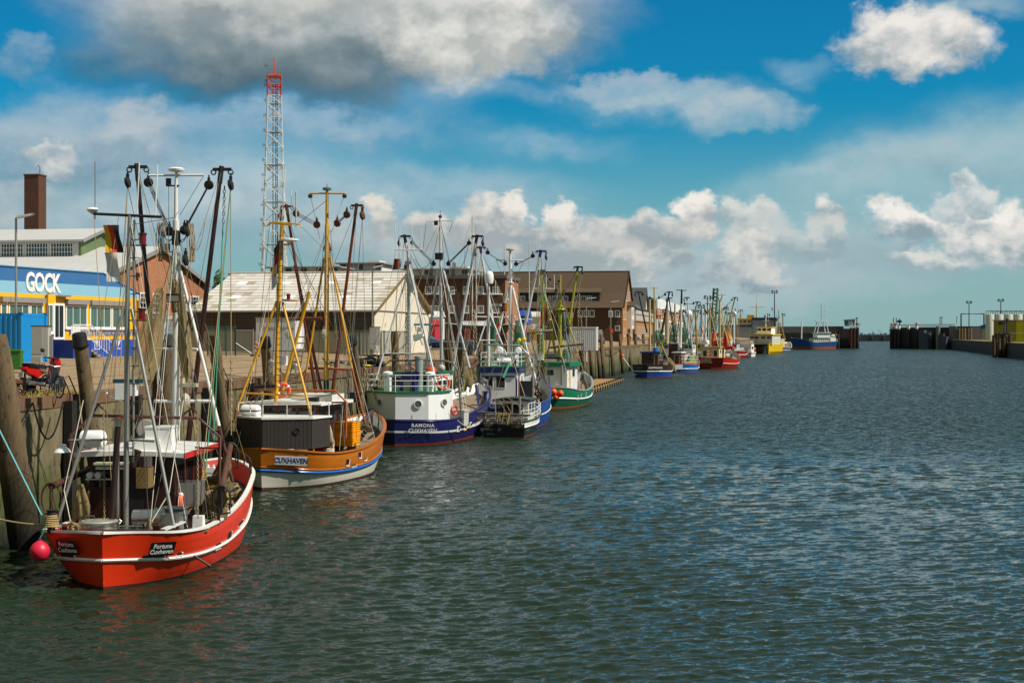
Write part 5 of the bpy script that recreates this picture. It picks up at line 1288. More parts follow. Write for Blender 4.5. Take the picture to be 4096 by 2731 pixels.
 # coiled line bundles
 for u0, v0, v1 in ((638, 890, 1045), (762, 892, 1048)):
  g = G()
  for k in range(5):
   o = Vector((.035*(k-2), .03*k, 0)); a, c = P1(u0, v0)+o, P1(u0, v1)+o; g.tube([a, a.lerp(c, .5)+Vector((.06*(1 if k % 2 else -1), 0, 0)), c, c+Vector((.04, 0, .05)), a.lerp(c, .5)+Vector((.06, 0, 0)), a], .014, 4)
  g.ob('coiled_line', rope_t, r)
 for sg, u in ((-1, 655), (1, 748)): B.block(P1(u, 925), .19, galv if sg < 0 else dsteel); B.chain(P1(u, 940), P1(700+sg*12, 955), .09, dsteel, .15)
 B.block(P1(742, 1040), .2, dsteel)
 # boxes on the mast: floodlight
 g = G(); c = P1(696, 1192, ym-.4); g.box(c, (.48, .3, .3), m=dsteel); g.box(c+Vector((0, -.16, -.02)), (.4, .02, .2), m=M('lamp_lens', '#8a8468', .2)); g.ob('floodlight', None, r)
 # gallows frame
 yg = 4.6
 G1 = [P(280, 1925, yg-.6), P(283, 1738, yg-.3), P(372, 1662, yg), P(796, 1672, yg), P(880, 1748, yg), P(874, 2085, yg-.3)]
 g = G(); g.tube(G1, .055, 8); g.tube([P(365, 1662, yg), P(394, 1617, yg), P(430, 1655, yg+.9)], .04, 6); g.tube([P(720, 1668, yg), P(771, 1628, yg), P(800, 1672, yg)], .04, 6); g.tube([P(780, 1789, yg), P(872, 1792, yg)], .03, 6)
 g.ob('gallows', brownp, r, smooth=50)
 for u, v0, v1 in ((415, 1620, 2100), (790, 1655, 2070)): B.chain(P(u, v0, 2.0), P(u+(3 if u < 500 else 2), v1, 1.4), .06, chainm)
 B.rope(P(333, 1600, 2), P(256, 1960, 1.4), .016, rope_w); B.rope(P(256, 1960, 1.4), P(286, 2105, 1.1), .016, rope_w)
 B.rope(P(733, 1600, 2), P(676, 1970, 1.4), .018, rope_w); B.rope(P(676, 1970, 1.4), P(598, 2100, 1.0), .020, rope_w)
 for u, v in ((330, 1757), (480, 1757), (570, 1760), (610, 1765)): pass
 B.tube('light_bar', [P(272, 1761, 2.2), P(452, 1756, 2.2)], .035, galv); B.tube('light_bar', [P(518, 1757, 2.2), P(617, 1764, 2.2)], .04, galv)
 # wheelhouse
 x0, x1 = P(358, 1950, 3.9)[0], P(700, 1950, 3.9)[0]
 zr = P(500, 1826, 3.9)[2]; deckz = .97
 wh = B.cabin(x0, x1, 3.9, 7.6, deckz, zr, brownd, M('roof_grey_white', '#d9d7d0', .5, var=.12, rust=.08), over=.38, rt=.14, name='wheelhouse', fascia=redp, crown=.08)
 dm = M('door_darkbrown', '#34170f', .4, var=.2)
 B.pane(wh, ((x0+P(490, 1900, 3.9)[0])/2+.05, 3.9, 2.95), .95, .75, '-y', brownd, gls)
 B.pane(wh, (P(415, 2000, 3.9)[0], 3.9, 1.75), .8, 1.45, '-y', brownd, dm, name='door')
 B.pane(wh, (P(545, 1950, 3.9)[0], 3.9, 2.1), .7, 2.0, '-y', dm, black, name='door')
 B.pane(wh, (P(660, 1950, 3.9)[0], 3.9, 2.1), .6, 2.0, '-y', brownd, dm, name='door')
 for yy, hh, zz, nm, gm in ((4.5, .95, 2.85, 'window', gls), (5.6, .95, 2.85, 'window', gls), (6.8, 1.9, 2.0, 'door', dm)): B.pane(wh, (x1, yy, zz), .75, hh, '+x', M('varnish_brown', '#5c2a18', .35), gm, name=nm)
 g = G(); c = Vector(P(382, 1898, 3.85));
 for k in (-.12, .14): g.lathe([(.1, -.12), (.1, .12)], c+Vector((k, -.1, 0)), 10, axis=(0, 1, 0)); g.lathe([(.03, -.13), (.03, .13)], c+Vector((k, -.1, 0)), 8, axis=(0, 1, 0))
 g.box(c+Vector((.15, -.05, -.13)), (.85, .25, .03)); tag(g.ob('paper_rolls', whitec, None, loc=r.location, rz=B.rz), 'two white paper rolls on the shelf behind the red cutter\'s wheelhouse window', 'paper rolls')
 # louvre awning lamp
 g = G(); c = P(447, 1853, 3.4); g.box(c, (1.05, .4, .07)); g.box(c-Vector((0, 0, .12)), (.92, .34, .09)); g.ob('strip_light', M('pale_green_grey', '#b5b79a', .6), r)
 # exhaust
 yx = 1.5
 B.tube('exhaust_pipe', [P(447, 2085, yx), P(472, 1698, yx)], .095, M('exhaust_brown', '#3c2c28', .45, metal=.3, var=.3), n=12)
 g = G(); c = P(473, 1678, yx); g.lathe([(.24, -.02), (.05, .08), (0, .1)], c, 12, brownp); g.lathe([(.11, -.2), (.11, -.02)], c, 10, steel); g.ob('exhaust_cap', None, r)
 B.tube('exhaust_branch', [P(528, 1865, 2.6), P(552, 1800, 2.6)], .12, M('exhaust_brown', '#3c2c28'), n=10)
 # stove box on the wheelhouse
 g = G(); a, c = P(543, 1871, 2.6), P(592, 1953, 2.6); g.box(((a[0]+c[0])/2, 2.9, (a[2]+c[2])/2), (c[0]-a[0], .55, a[2]-c[2])); g.ob('grate_box', M('grate_tan', '#7d6534', .7, var=.3, scale=9, bump=.5), r)
 g = G(); a, c = P(548, 1832, 2.6), P(595, 1868, 2.6); g.lathe([(.2, 0), (.2, .32)], ((a[0]+c[0])/2, 2.9, c[2]), 12); g.ob('tin_hood', M('tin_brown', '#5d5450', .5, metal=.3), r)
 g = G(); a = P(583, 2020, 2.6); g.tube([(a[0], 2.9, .95), (a[0], 2.9, 2.0)], .1, 8); g.ob('stove_leg', steel, r)
 # roof items
 raft(B.w(P(372, 1797, 3.6)), B.rz, 'white life raft canister on the red cutter\'s wheelhouse roof', .8, .3)
 t_ = thing('roof_locker', 'big white box on the red cutter\'s wheelhouse roof', 'locker', B.w((P(645, 1790, 4.6)[0], 4.6, zr+.15)), B.rz)
 g = G(); g.box((0, 0, .38), (.86, .7, .76)); g.box((0, 0, .77), (.9, .74, .05)); g.ob('case', whitec, t_); g = G(); g.lathe([(.08, 0), (.05, .08)], (-.1, 0, .8), 8); g.ob('knob', black, t_)
 g = G(); c = P(582, 1800, 4.0); g.box((c[0], 4.3, zr+.34), (.75, .5, .42), m=white); g.ob('skylight', None, wh)
 g = G(); c = P(585, 1715, 5); g.lathe([(.28, -.08), (.33, 0), (.28, .08)], c, 14, axis=(.2, -1, .1)); g.tube([c, c-Vector((0, 0, .9))], .04, 6); g.ob('search_lamp', M('lamp_grey', '#8d8a80', .5), r, smooth=40)
 g = G(); c = P(250, 1800, 3); g.lathe([(.28, -.06), (.2, .04), (.12, .1), (.1, .18)], c, 10); g.ob('deck_lamp', whitec, r, smooth=40)
 # radar scanner bar and cabinet behind the aft mast
 g = G(); g.box(P(512, 1524, 4.4), (.98, .12, .13)); g.ob('radar_scanner', M('scanner_teal', '#1c4a52', .5), r)
 g = G(); c = P(536, 1560, 4.4); g.box(c, (.18, .3, .36), m=whitec); g.tube([c+Vector((-.9, 0, -.1)), c+Vector((-.4, 0, -.35))], .05, 6, m=whitec); g.box(c+Vector((-.4, 0, -.05)), (.35, .3, .5), m=whitec); g.ob('radar_gearbox', None, r)
 g = G(); g.lathe([(.2, -.1), (.28, 0), (.2, .1)], P(745, 1600, 6), 14, axis=(1, .1, 0)); g.box(P(760, 1540, 6), (.5, .3, .12)); g.box(P(732, 1560, 6), (.06, .3, .8)); g.ob('fairlead_block', M('fairlead_cream', '#c0b59a', .5), r)
 # galvanised cooker and sieve on the after deck
 t_ = thing('shrimp_cooker', 'round stainless steel boiling kettle on the red cutter\'s after deck', 'boiler', B.w(P(397, 2150, 1.3)), B.rz); sc = .58
 g = G(); g.lathe([(sc, -.1), (sc, .42), (sc+.03, .43), (sc+.03, .5)], (0, 0, 0), 24); g.ob('drum', steel, t_, smooth=40)
 g = G(); g.lathe([(sc-.02, .5), (sc-.05, .53), (0, .57)], (0, 0, 0), 24); g.ob('lid', M('lid_galv', '#b5b2a2', .45, metal=.5, var=.2), t_, smooth=40)
 for q in ([(-.3, -.3, .55), (-.3, -.3, .7), (-.05, -.3, .7), (-.05, -.3, .55)], [(sc, .1, .42), (sc+.07, .1, .5), (sc, .1, .56)], [(-sc, .1, .42), (-sc-.07, .1, .5), (-sc, .1, .56)]): g = G(); g.tube(q, .018, 5); g.ob('handle', steel, t_)
 g = G(); g.box((.48, -.42, .1), (.34, .3, .46)); g.ob('firebox', steel, t_)
 t_ = thing('shrimp_sieve', 'stainless steel sorting drum with chute on the red cutter\'s stern', 'sorting machine', B.w(P(610, 2150, 1.6)), B.rz)
 g = G(); g.lathe([(.26, -.45), (.26, .45)], (-.12, 0, .62), 16, axis=(1, 0, .05)); g.ob('drum', steel, t_, smooth=40)
 g = G(); g.poly([(.3, -.2, .72), (.85, -.2, .75), (.9, -.2, .1), (.62, -.2, .02), (.15, -.2, .5)], (0, .5, 0)); g.ob('chute', steel, t_, fix=True)
 g = G();
 for sx_ in (-.4, .3):
  for sy in (-.2, .2): g.bar((sx_, sy, -.3), (sx_, sy, .5), .04, .04)
 g.box((-.5, -.1, .22), (.9, .5, .18)); g.box((-.5, -.1, .05), (.7, .4, .12)); g.tube([(-.9, -.35, .4), (-.2, -.35, .4)], .02, 5); g.ob('frame', steel, t_)
 g = G(); g.torus((.0, 0, .92), .12, .025, (0, 1, 0), 10, 5, arc=.5); g.ob('handle', rope_g, t_)
 # steel fish bin, white tub, planks
 t_ = thing('fish_bin', 'grey steel fish trough on legs on the starboard deck of the red cutter', 'fish trough', B.w((P(762, 2000, 4.6)[0], 4.6, .95)), B.rz)
 g = G(); zt = P(762, 1925, 4.6)[2]-.95; w_ = .62; l_ = .9; h_ = .75
 for sx_ in (-1, 1): g.box((sx_*w_/2, 0, zt-h_/2), (.03, l_, h_))
 for sy in (-1, 1): g.box((0, sy*l_/2, zt-h_/2), (w_, .03, h_))
 g.box((0, 0, zt-h_), (w_, l_, .03)); g.ob('trough', galv, t_); g = G()
 for sx_ in (-1, 1):
  for sy in (-1, 1): g.bar((sx_*w_/2, sy*l_/2, 0), (sx_*w_/2, sy*l_/2, zt), .07, .07)
 g.ob('leg', galv, t_)
 c = P(795, 2108, 3.0); t_ = thing('white_tub', 'small white plastic tub with rope by the red cutter\'s starboard rail', 'tub', B.w(c), B.rz)
 g = G(); g.box((0, 0, .12), (.34, .3, .5), taper=.9); g.ob('tub', whitec, t_); g = G(); [g.torus((.1, -.12, -.1+.04*k), .22+.02*k, .02, (0, .1, 1), 14, 5) for k in range(3)]; g.ob('rope_coil', rope_t, t_)
 g = G(); a, c = P(652, 2118, .9), P(733, 2085, 1.6); g.bar(a, c, .22, .05); tag(g.ob('loose_plank', M('white_plank', '#cfccc2', .7, var=.3), None, loc=r.location, rz=B.rz), 'loose white plank lying across the red cutter\'s stern deck', 'plank')
 # rope bollard heap with mooring line
 g = G(); c = P(205, 2105, .75)
 for k in range(6): g.torus(c+Vector((0, 0, .06*k)), .22-.012*k, .032, (.1*math.sin(k), .1, 1), 16, 5)
 g.ob('rope_turns', rope_t, r); g = G(); g.lathe([(.12, -.2), (.12, .45), (.18, .5)], P(205, 2105, .75), 10); g.ob('bollard', dsteel, r)
 for u, v in ((287, 2115), (596, 2105)):
  g = G(); c = P(u, v, 1.0)
  for k in range(5): g.torus(c+Vector((.04*math.sin(k*2), 0, .05*k-.05)), .1, .022, (math.sin(k*1.7), math.cos(k*1.3), .5), 10, 4)
  g.ob('rope_knot', rope_t, r)
 # plain timber winch housings and jerrycans forward
 g = G(); g.box((P(765, 1930, 8)[0], 8.0, 1.85), (.9, .7, 1.5)); g.ob('winch_housing', M('housing_brown', '#5a2016', .5, var=.2), r)
 crate_stack(B.w((P(775, 1840, 7.4)[0], 7.4, 2.0)), B.rz, 7, '# of the yellow crates stacked beside the red cutter\'s wheelhouse', 'yellow crates on the red cutter', yel_crate, .72, .5, .2, .10)
 for u, m, nm in ((826, whitec, 'left'), (848, whitec, 'right')):
  t_ = thing('jerrycan', 'white jerrycan on the red cutter\'s foredeck, %s one of the pair' % nm, 'jerrycan', B.w(P(u, 1905, 9.6)), B.rz, 'white jerrycans on the red cutter'); g = G(); g.box((0, 0, .16), (.24, .2, .34), taper=.85); g.lathe([(.05, 0), (.05, .1)], (.05, 0, .33), 8); g.ob('can', m, t_)
 t_ = thing('net_pile', 'heap of tan net on the red cutter\'s foredeck', 'fishing net', B.w(P(840, 1945, 8.6)), B.rz)
 rd = random.Random(4); g = G(); rows = []
 for j in range(7):
  f = j/6; rows.append([(math.cos(2*math.pi*i/16)*(.62*(1-f*f)+.03)*(1+rd.uniform(-.15, .15)), math.sin(2*math.pi*i/16)*(.75*(1-f*f)+.03)*(1+rd.uniform(-.15, .15)), .42*f+rd.uniform(0, .05)-.1) for i in range(16)])
 g.grid(rows, close=True); g.ob('net_heap', netd, t_, smooth=70)
 g = G(); [g.torus((rd.uniform(-.2, .2), rd.uniform(-.2, .2), .1+.08*k), .3, .02, (rd.uniform(-.4, .4), rd.uniform(-.4, .4), 1), 16, 4) for k in range(4)]; g.ob('line_coil', rope_g, t_)
 # beam trawls both sides
 B.trawl(P(922, 1782, 9.0), P(886, 1955, 4.2), .10, .46, rusty, dsteel, label='rusty beam trawl with net along the red cutter\'s starboard rail', net_drop=1.15, bob=8)
 B.trawl(P(360, 1876, 6.2), P(205, 1945, 1.6), .10, .46, rusty, rusty, label='rusty beam trawl hanging between the red cutter and the wall', nets=False, bob=0)
 net_bag(B.w(P(322, 1935, 3)), B.w(P(318, 2110, 3)), .06, .26, 'dark net bag hanging from the trawl beam beside the wall', netd, 3)
 net_bag(B.w(P1(640, 1150, ym-.6)), B.w(P1(572, 1500, ym-.8)), .10, .46, 'broad tan net hung up left of the red cutter\'s white mast', netm, 5, 14, .4)
 net_bag(B.w(P1(722, 1180, ym-.5)), B.w(P1(748, 1495, ym-.5)), .10, .2, 'narrow tan net hung right of the red cutter\'s white mast', netd, 6, 14, .5)
 crate_stack(B.w(P(700, 2075, 3.0)), B.rz, 2, '# of the grey fish boxes beside the stainless drum on the red cutter', 'grey fish boxes on the red cutter', M('box_grey', '#5e6468', .6), .7, .45, .2, .18)
 rd = random.Random(8)
 for k, (x, yy) in enumerate(((-1.5, 2.2), (1.75, 5.6), (1.5, 8.2), (-.6, 9.5), (1.1, 10.4))):
  t_ = thing('rope_heap', ('tangled dark rope on the port quarter of the red cutter', 'net and rope heap under the starboard trawl beam of the red cutter', 'brown net heap by the red cutter\'s starboard bulwark', 'rope coils behind the red cutter\'s winch', 'net bundle on the red cutter\'s bow deck')[k], 'rope heap', B.w((x, yy, 1.0+.05*yy)), B.rz); g = G(); [g.torus((rd.gauss(0, .16), rd.gauss(0, .25), .1+.4*rd.random()), .12+.16*rd.random(), .045, (rd.gauss(0, .6), rd.gauss(0, .6), 1), 10, 5) for _ in range(16)]; g.ob('coils', (rope_t, netd, netd, black, netd)[k], t_, smooth=60)
 buoy(B.w(P(159, 2204, .3)), .30, M('buoy_pink', '#d8233f', .4, var=.12), 'pinkish red round buoy hanging at the red cutter\'s port quarter', B.w(P(190, 2095, .4)))
 life_ring(B.w((x1+.12, 4.35, 2.05)), (R(90), 0, R(90)+B.rz), .34, 'orange life ring on the red cutter\'s wheelhouse side')
 life_ring(B.w((x0-.12, 4.6, 2.15)), (R(90), 0, R(-90)+B.rz), .34, 'red life ring on the wall side of the red cutter\'s wheelhouse', M('ring_red', '#e03a20'))
 flag((B.w(P(476, 900, y)), .62, .85), ('#1a1a1e', '#c8381a', '#e0a818'), 'black red gold flag drooping from the red cutter\'s aft mast', dirv=(-.6, 0, 0), vert=True)
 flag((B.w(P(470, 1010, y)), .5, .9), ('#e8e6e0', '#d0d0cc'), 'faded white pennant below the flag on the red cutter', dirv=(-.4, 0, 0), vert=True)
 # bow light frame and forward bitts
 B.railing([B.inn(1, i, 0) for i in range(27, 34, 2)], .45, 1, dsteel, .03, name='bow_rail')
 # mooring lines
 for a, c, sg, m, lb in ((Vector(W(-30, 2068, 43)), B.w(P(200, 2098, .7)), .06, rope_t, 'tan mooring rope from the red cutter\'s stern to the left edge'), (Vector(W(-5, 1715, 43.4)), B.w(P(182, 2090, .8)), -.0, rope_b, 'pale slack mooring rope slanting down from the leaning pile')):
  g = G(); g.tube(sagline(a, c, sg), .03, 5); tag(g.ob('mooring_rope', m, None), lb, 'mooring rope', 'mooring ropes')
 B.stays([P1(704, 960), P1(704, 900), P(519, 870, y)], 6, None, .010, 3); B.stays([tipR, tipL], 2, None, .010, 5)
red_cutter()
# ------------------------------------------------------------------ the other cutters of the near row
def stern_house(B, pts, z0, z1, m, roofm, planks=0, rake=.0, name='deckhouse'):
 """house on the stern following the hull's outline; boards as single planks when asked"""
 P = [Vector((x, y, z0)) for x, y in pts]; T = [Vector((x*(1-rake), y+rake, z1)) for x, y in pts]
 g = G(); n = len(pts)
 for i in range(n): g.add([P[i], P[(i+1) % n], T[(i+1) % n], T[i]], [(0, 1, 2, 3)])
 h = g.ob(name, m if not planks else dsteel, B.root, fix=True)
 if planks:
  for i in range(n-1):
   L = (P[i+1]-P[i]).length; k = max(1, int(L/planks)); nn = (P[i+1]-P[i]).cross(Vector((0, 0, 1))).normalized()*.03
   for j in range(k):
    a, c = (j+.04)/k, (j+.96)/k; o = nn*random.uniform(.8, 1.25); q = [P[i].lerp(P[i+1], a), P[i].lerp(P[i+1], c), T[i].lerp(T[i+1], c), T[i].lerp(T[i+1], a)]
    g = G(); g.add([x+o for x in q]+q, [(0, 1, 2, 3), (0, 4, 5, 1), (1, 5, 6, 2), (3, 7, 4, 0)]); g.ob('plank', m, h, fix=True)
 g = G(); c = sum(T, Vector())/n; E = [c+(t-c)*1.05 for t in T]; g.poly([(e.x, e.y, z1) for e in E], (0, 0, .09)); g.ob('house_top', roofm, h, fix=True)
 return h
def porthole(B, par, u, v, a, c, r, z0, fm=white, gm=gls):
 """round window on the house face that runs between outline points a and c"""
 a, c = Vector((a[0], a[1], 0)), Vector((c[0], c[1], 0)); d = (c-a).normalized(); n = d.cross(Vector((0, 0, 1)))
 e = B.e; rr = B._r(u, v); k = (a-Vector((e.x, e.y, 0))).dot(n)/Vector((rr.x, rr.y, 0)).dot(n); p = e+rr*k
 g = G(); g.lathe([(r, -.02), (r, .09), (r*.8, .09), (r*.8, .05)], p, 18, fm, axis=n); g.lathe([(r*.82, .06), (0, .062)], p, 18, gm, axis=n); g.ob('porthole', None, par)
def brown_cutter():
 B = Boat('fishing_cutter', 'tan brown cutter with white lower hull, black planked stern house and yellow masts', 'fishing boat', W(1042, 1900, 68.3), W(1490, 1700, 81.6), group='fishing cutters moored along the quay'); r = B.root; P = B.p
 rail = [(0, 0, 2.0), (.45, 1.2, 1.92), (.9, 2.0, 1.84), (1.8, 2.36, 1.72), (4, 2.5, 1.56), (7, 2.5, 1.62), (9.5, 2.32, 1.98), (11.3, 1.85, 2.36), (12.8, 1.05, 2.75), (13.9, 0, 3.0)]
 wl = [(.15, 0, 0), (.8, .8, 0), (1.7, 1.5, 0), (3, 1.95, 0), (5, 2.2, 0), (7.5, 2.2, 0), (9.5, 1.85, 0), (11.3, 1.1, 0), (12.6, .35, 0), (13, 0, 0)]
 tan = M('tan_hull', '#b9670f', .38, var=.2, scale=1.3, rust=.13, rustcol='#6e3a12', coat=.2); wh = M('white_hull', '#dcd6c6', .45, var=.1, scale=1.5, rust=.2, rustcol='#a3622c', streak=1); bst = M('blue_stripe', '#1c62ae', .4, var=.15)
 B.hull(rail, wl, [(.06, .06, rusty), ((.44, .38, .35, .36, .42, .5), wh), ((.52, .46, .43, .44, .5, .57), bst), (1, 1, tan)], bul=.6, inm=white, deckm=deckw, capm=tan, capw=.2, strakes=[((.48, .42, .39, .40, .46, .535), .075, bst), ((.56, .5, .47, .48, .54, .61), .035, tan)], bulge=.1, planks=.22)
 mt = B.hit(1163, 1839, 1, .09); g = G(); g.box((0, 0, 0), (1.55, .44, .03)); pl = B.at(mt, g.ob('name_plate', M('plate_white', '#e6e6e4', .4), r)); text('CUXHAVEN', pl, (0, 0, .018), (0, 0, 0), .36, M('lettering_navy2', '#1a2a7a', .5), bold=.006, sx=.83, space=1.0)
 for u, v, w, h in ((1390, 1850, .35, .32), (1440, 1822, .35, .3), (1350, 1882, .7, .1), (1415, 1862, .6, .1), (1462, 1838, .4, .1)):
  g = G(); g.box((0, 0, 0), (w, h, .03), m=black); g.box((w/2, 0, .015), (.06, h, .04), m=white); g.box((0, -h/2, .02), (w, .06, .05), m=white); B.at(B.hit(u, v, 1, 0), g.ob('freeing_port', None, r))
 pts = [(-2.15, 3.4), (-2.05, 1.5), (0, .2), (2.08, 1.25), (2.25, 3.0)]
 bp = M('black_planks', '#38312d', .6, var=.35, scale=3, streak=1, wear=.12, wearcol='#6e675e')
 h = stern_house(B, pts, 1.95, 3.38, bp, white, .19)
 for u, v, k in ((1187, 1722, 2), (957, 1709, 1)): porthole(B, h, u, v, pts[k], pts[k+1], .16, 0, bp, black)
 top = [Vector((x*.98, y+.03, 3.47)) for x, y in pts]
 B.railing([top[0], top[1], top[1].lerp(top[2], .5), top[2], top[2].lerp(top[3], .5), top[3], top[4]], .62, 1, white, .022)
 raft(B.w(P(1004, 1668, 1.5)), B.rz, 'white life raft canister with blue sticker on the brown cutter\'s stern house', .95, .3)
 zr = P(1150, 1617, 3.2)[2]
 w = B.cabin(-1.75, 1.5, 3.2, 6.6, 2.0, zr, M('varnish_house', '#4a2616', .4, var=.25), white, over=.3, rt=.12, crown=.07, fascia=white)
 for x in (-1.2, -.1, .95): B.pane(w, (x, 3.2, zr-.38), .95, .5, '-y', M('varnish_house', '#4a2616'))
 for y in (3.8, 4.9, 6.0): B.pane(w, (1.5, y, zr-.6), .75, .7, '+x', M('varnish_house', '#4a2616'))
 g = G(); g.box((.7, 5, zr+.3), (2.2, 1.6, .35), m=white); g.box((1.2, 3.4, zr+.2), (.5, .3, .3), m=blackp); g.ob('roof_box', None, w)
 t_ = thing('ladder', 'aluminium ladder lying on the brown cutter\'s wheelhouse roof', 'ladder', B.w(P(1220, 1610, 3.2)), B.rz); a, c = Vector((-1.3, -.2, -.1)), Vector((1.3, .6, .45))
 g = G()
 for o in (0, .36): g.bar(a+Vector((0, o, 0)), c+Vector((0, o, 0)), .04, .08)
 for i in range(11): q = a.lerp(c, (i+.5)/11); g.bar(q, q+Vector((0, .36, 0)), .03, .03)
 g.ob('rails', galv, t_)
 # aft mast, yellow
 y = 3.0
 B.tube('aft_mast', [P(1104, 1620, y), P(1108, 1400, y), P(1127, 900, y)], .11, yellowp, r1=.085, n=10)
 for a, c, yc in (((1107, 1205), (945, 1640), 2.2), ((1131, 1210), (1243, 1657), 1.6)): B.tube('mast_leg', [P(*a, y), P(*c, yc)], .065, yellowp)
 B.tube('leg_foot', [P(1243, 1657, 1.6), P(1254, 1812, 1.5)], .065, orangeb); B.tube('leg_foot', [P(945, 1640, 2.2), P(936, 1690, 2.2)], .065, orangeb)
 B.tube('leg_bar', [P(984, 1572, 2.4), P(1216, 1583, 2.0)], .045, yellowp)
 B.tube('cross_spar', [P(1066, 905, y), P(1090, 888, y), P(1200, 897, y), P(1204, 908, y)], .04, yellowp); B.tube('cross_spar', [P(1078, 890, y), P(1165, 900, y)], .05, yellowp)
 for u, v0, u1, v1 in ((1127, 890, 1141, 668), (1165, 880, 1165, 758), (1183, 893, 1183, 764), (1186, 893, 1186, 768), (1118, 880, 1121, 820)): B.tube('whip_antenna', [P(u, v0, y), P(u1, v1, y)], .022, whitec, n=5)
 B.ladder(P(1112, 1560, y-.2), P(1122, 930, y-.2), .28, 26, dsteel, r=.014)
 g = G(); c = P(1156, 962, y); g.lathe([(.1, -.15), (.12, -.06), (.5, 0), (.5, .06), (.2, .11), (0, .12)], c, 16); g.ob('radar_dome', whitec, r, smooth=40); B.tube('radar_arm', [P(1135, 978, y), P(1160, 978, y)], .04, yellowp)
 B.tube('lamp_arm', [P(1128, 1200, y), P(1190, 1203, y)], .04, yellowp); g = G(); g.lathe([(.1, -.14), (.1, .14)], P(1154, 1186, y), 10); g.ob('signal_lamp', blk_gold, r)
 # main mast, yellow, with crosstree
 ym = 8.6
 B.tube('main_mast', [P(1305, 1520, ym), P(1306, 1200, ym), P(1308, 900, ym)], .14, yellowp, r1=.12, n=12); B.tube('top_mast', [P(1308, 910, ym), P(1308, 765, ym)], .10, yellowp, r1=.08); B.tube('mast_foot', [P(1306, 1800, ym), P(1305, 1518, ym)], .14, blackp, n=10)
 g = G(); g.lathe([(.05, 0), (.24, .06), (.24, .16), (.1, .2)], P(1308, 764, ym), 12); g.tube([P(1308, 755, ym), P(1308, 735, ym)], .02, 4); g.ob('mast_cap', M('cap_green', '#5a6a5a', .6), r)
 B.tube('cross_tree', [P(1241, 774, ym), P(1378, 774, ym)], .045, yellowp)
 for u in (1241, 1378): g = G(); g.lathe([(.04, .1), (.14, 0), (.1, -.14)], P(u, 782, ym), 8); g.ob('spar_lamp', brownp, r)
 g = G(); g.poly([P(1290, 1003, ym), P(1326, 1003, ym), P(1316, 970, ym), P(1300, 970, ym)], (0, .12, 0)); g.ob('mast_bracket', orangeb, r, fix=True)
 for a, bm_, c in (((1296, 1032), (1254, 1313), (1225, 1487)), ((1321, 1027), (1382, 1338), (1408, 1474))): B.tube('mast_leg', [P(*a, ym), P(*bm_, ym-.1), P(*c, ym-.2)], .06, yellowp)
 B.tube('leg_foot', [P(1408, 1474, ym-.2), P(1461, 1693, ym-.3)], .065, orangeb); B.tube('leg_foot', [P(1225, 1487, ym-.2), P(1205, 1620, ym-.3)], .065, orangeb); B.tube('leg_bar', [P(1225, 1472, ym), P(1412, 1478, ym)], .07, orangeb)
 brn = M('boom_brown', '#6e3016', .42, var=.25, scale=3, rust=.12)
 B.boom(P(1326, 1600, ym+.3), P(1426, 822, ym+.3), .10, brn, M('head_rust', '#5a2a14', .6, var=.3), P(1332, 908, ym), 1, .016, 3, [(P(1462, 1400, 7), wire, .012), (P(1395, 1580, 5), wire, .014), (P(1380, 1640, 4.5), wire, .014)], bs=.2)
 B.boom(P(1268, 1600, ym+.3), P(1146, 826, ym+.3), .10, brn, MATS['head_rust'], P(1284, 908, ym), -1, .016, 3, [(P(1085, 1500, 6), wire, .014)], bs=.2)
 B.tube('twin_strut', [P(1180, 1060, ym), P(1285, 1560, ym)], .09, brn)
 B.tube('cargo_boom', [P(1130, 1560, 3.6), P(1238, 1166, 3.6)], .085, yellowp)
 B.ladder(P(1167, 1560, 5), P(1207, 1335, 5), .5, 9, M('ladder_step', '#7a6a4c', .8), solid=True)
 B.tube('block_bar', [P(1160, 1276, 7), P(1286, 1274, 7)], .10, brn);
 for u in (1152, 1298): B.block(P(u, 1335, 7), .26, M('block_cream', '#a29a82', .5), ax=(1, .2, 0)); B.tube('block_hanger', [P(u, 1275, 7), P(u, 1320, 7)], .05, brn)
 g = G(); g.tube([P(985, 1740, 4.2), P(998, 1597, 4.2), P(1040, 1558, 4.2), P(1341, 1563, 4.2), P(1386, 1608, 4.2), P(1383, 1752, 4.0)], .06, 8); g.tube([P(1296, 1609, 4.2), P(1384, 1609, 4.2)], .05, 6); g.ob('gallows', orangeb, r, smooth=50)
 g = G(); g.lathe([(.11, 0), (.11, 1.2)], P(1015, 1548, 2.5), 10, axis=(1, 0, .05)); g.ob('exhaust_pipe', M('exhaust_brown', '#3c2c28'), r)
 for a, c, m, yy in (((1176, 1720), (1150, 1300), rope_g, 6), ((1310, 1690), (1296, 1340), rope_g, 5), ((1358, 1800), (1372, 1620), rope_w, 3), ((1308, 800), (1180, 905), wire, ym), ((1322, 1000), (1240, 1250), rope_g, 7), ((1204, 905), (1310, 1010), rope_g, 5), ((1090, 890), (1060, 1560), rope_t, 2), ((1127, 905), (1080, 1600), wire, 2), ((1241, 780), (1280, 960), rope_w, ym), ((1378, 780), (1325, 930), rope_w, ym), ((1308, 900), (1302, 1500), rope_w, 8), ((1240, 1180), (1140, 1320), rope_w, 4), ((1250, 1175), (1145, 1330), rope_w, 4), ((1080, 880), (1015, 1560), wire, 3), ((1322, 920), (1368, 1600), wire, 7), ((1295, 930), (1268, 1560), wire, 7)): B.rope(P(*a, yy), P(*c, yy), .013, m)
 for a, c, yy in (((1046, 1780), (1052, 1570), .9), ((1437, 1660), (1400, 1745), 8), ((1432, 1700), (1465, 1440), 9)): B.chain(P(*a, yy), P(*c, yy), .11)
 B.chain(P(926, 1730, 1.6), P(925, 1440, 1.6), .12); B.rope(P(925, 1440, 1.6), P(924, 1150, 1.6), .02, rope_t)
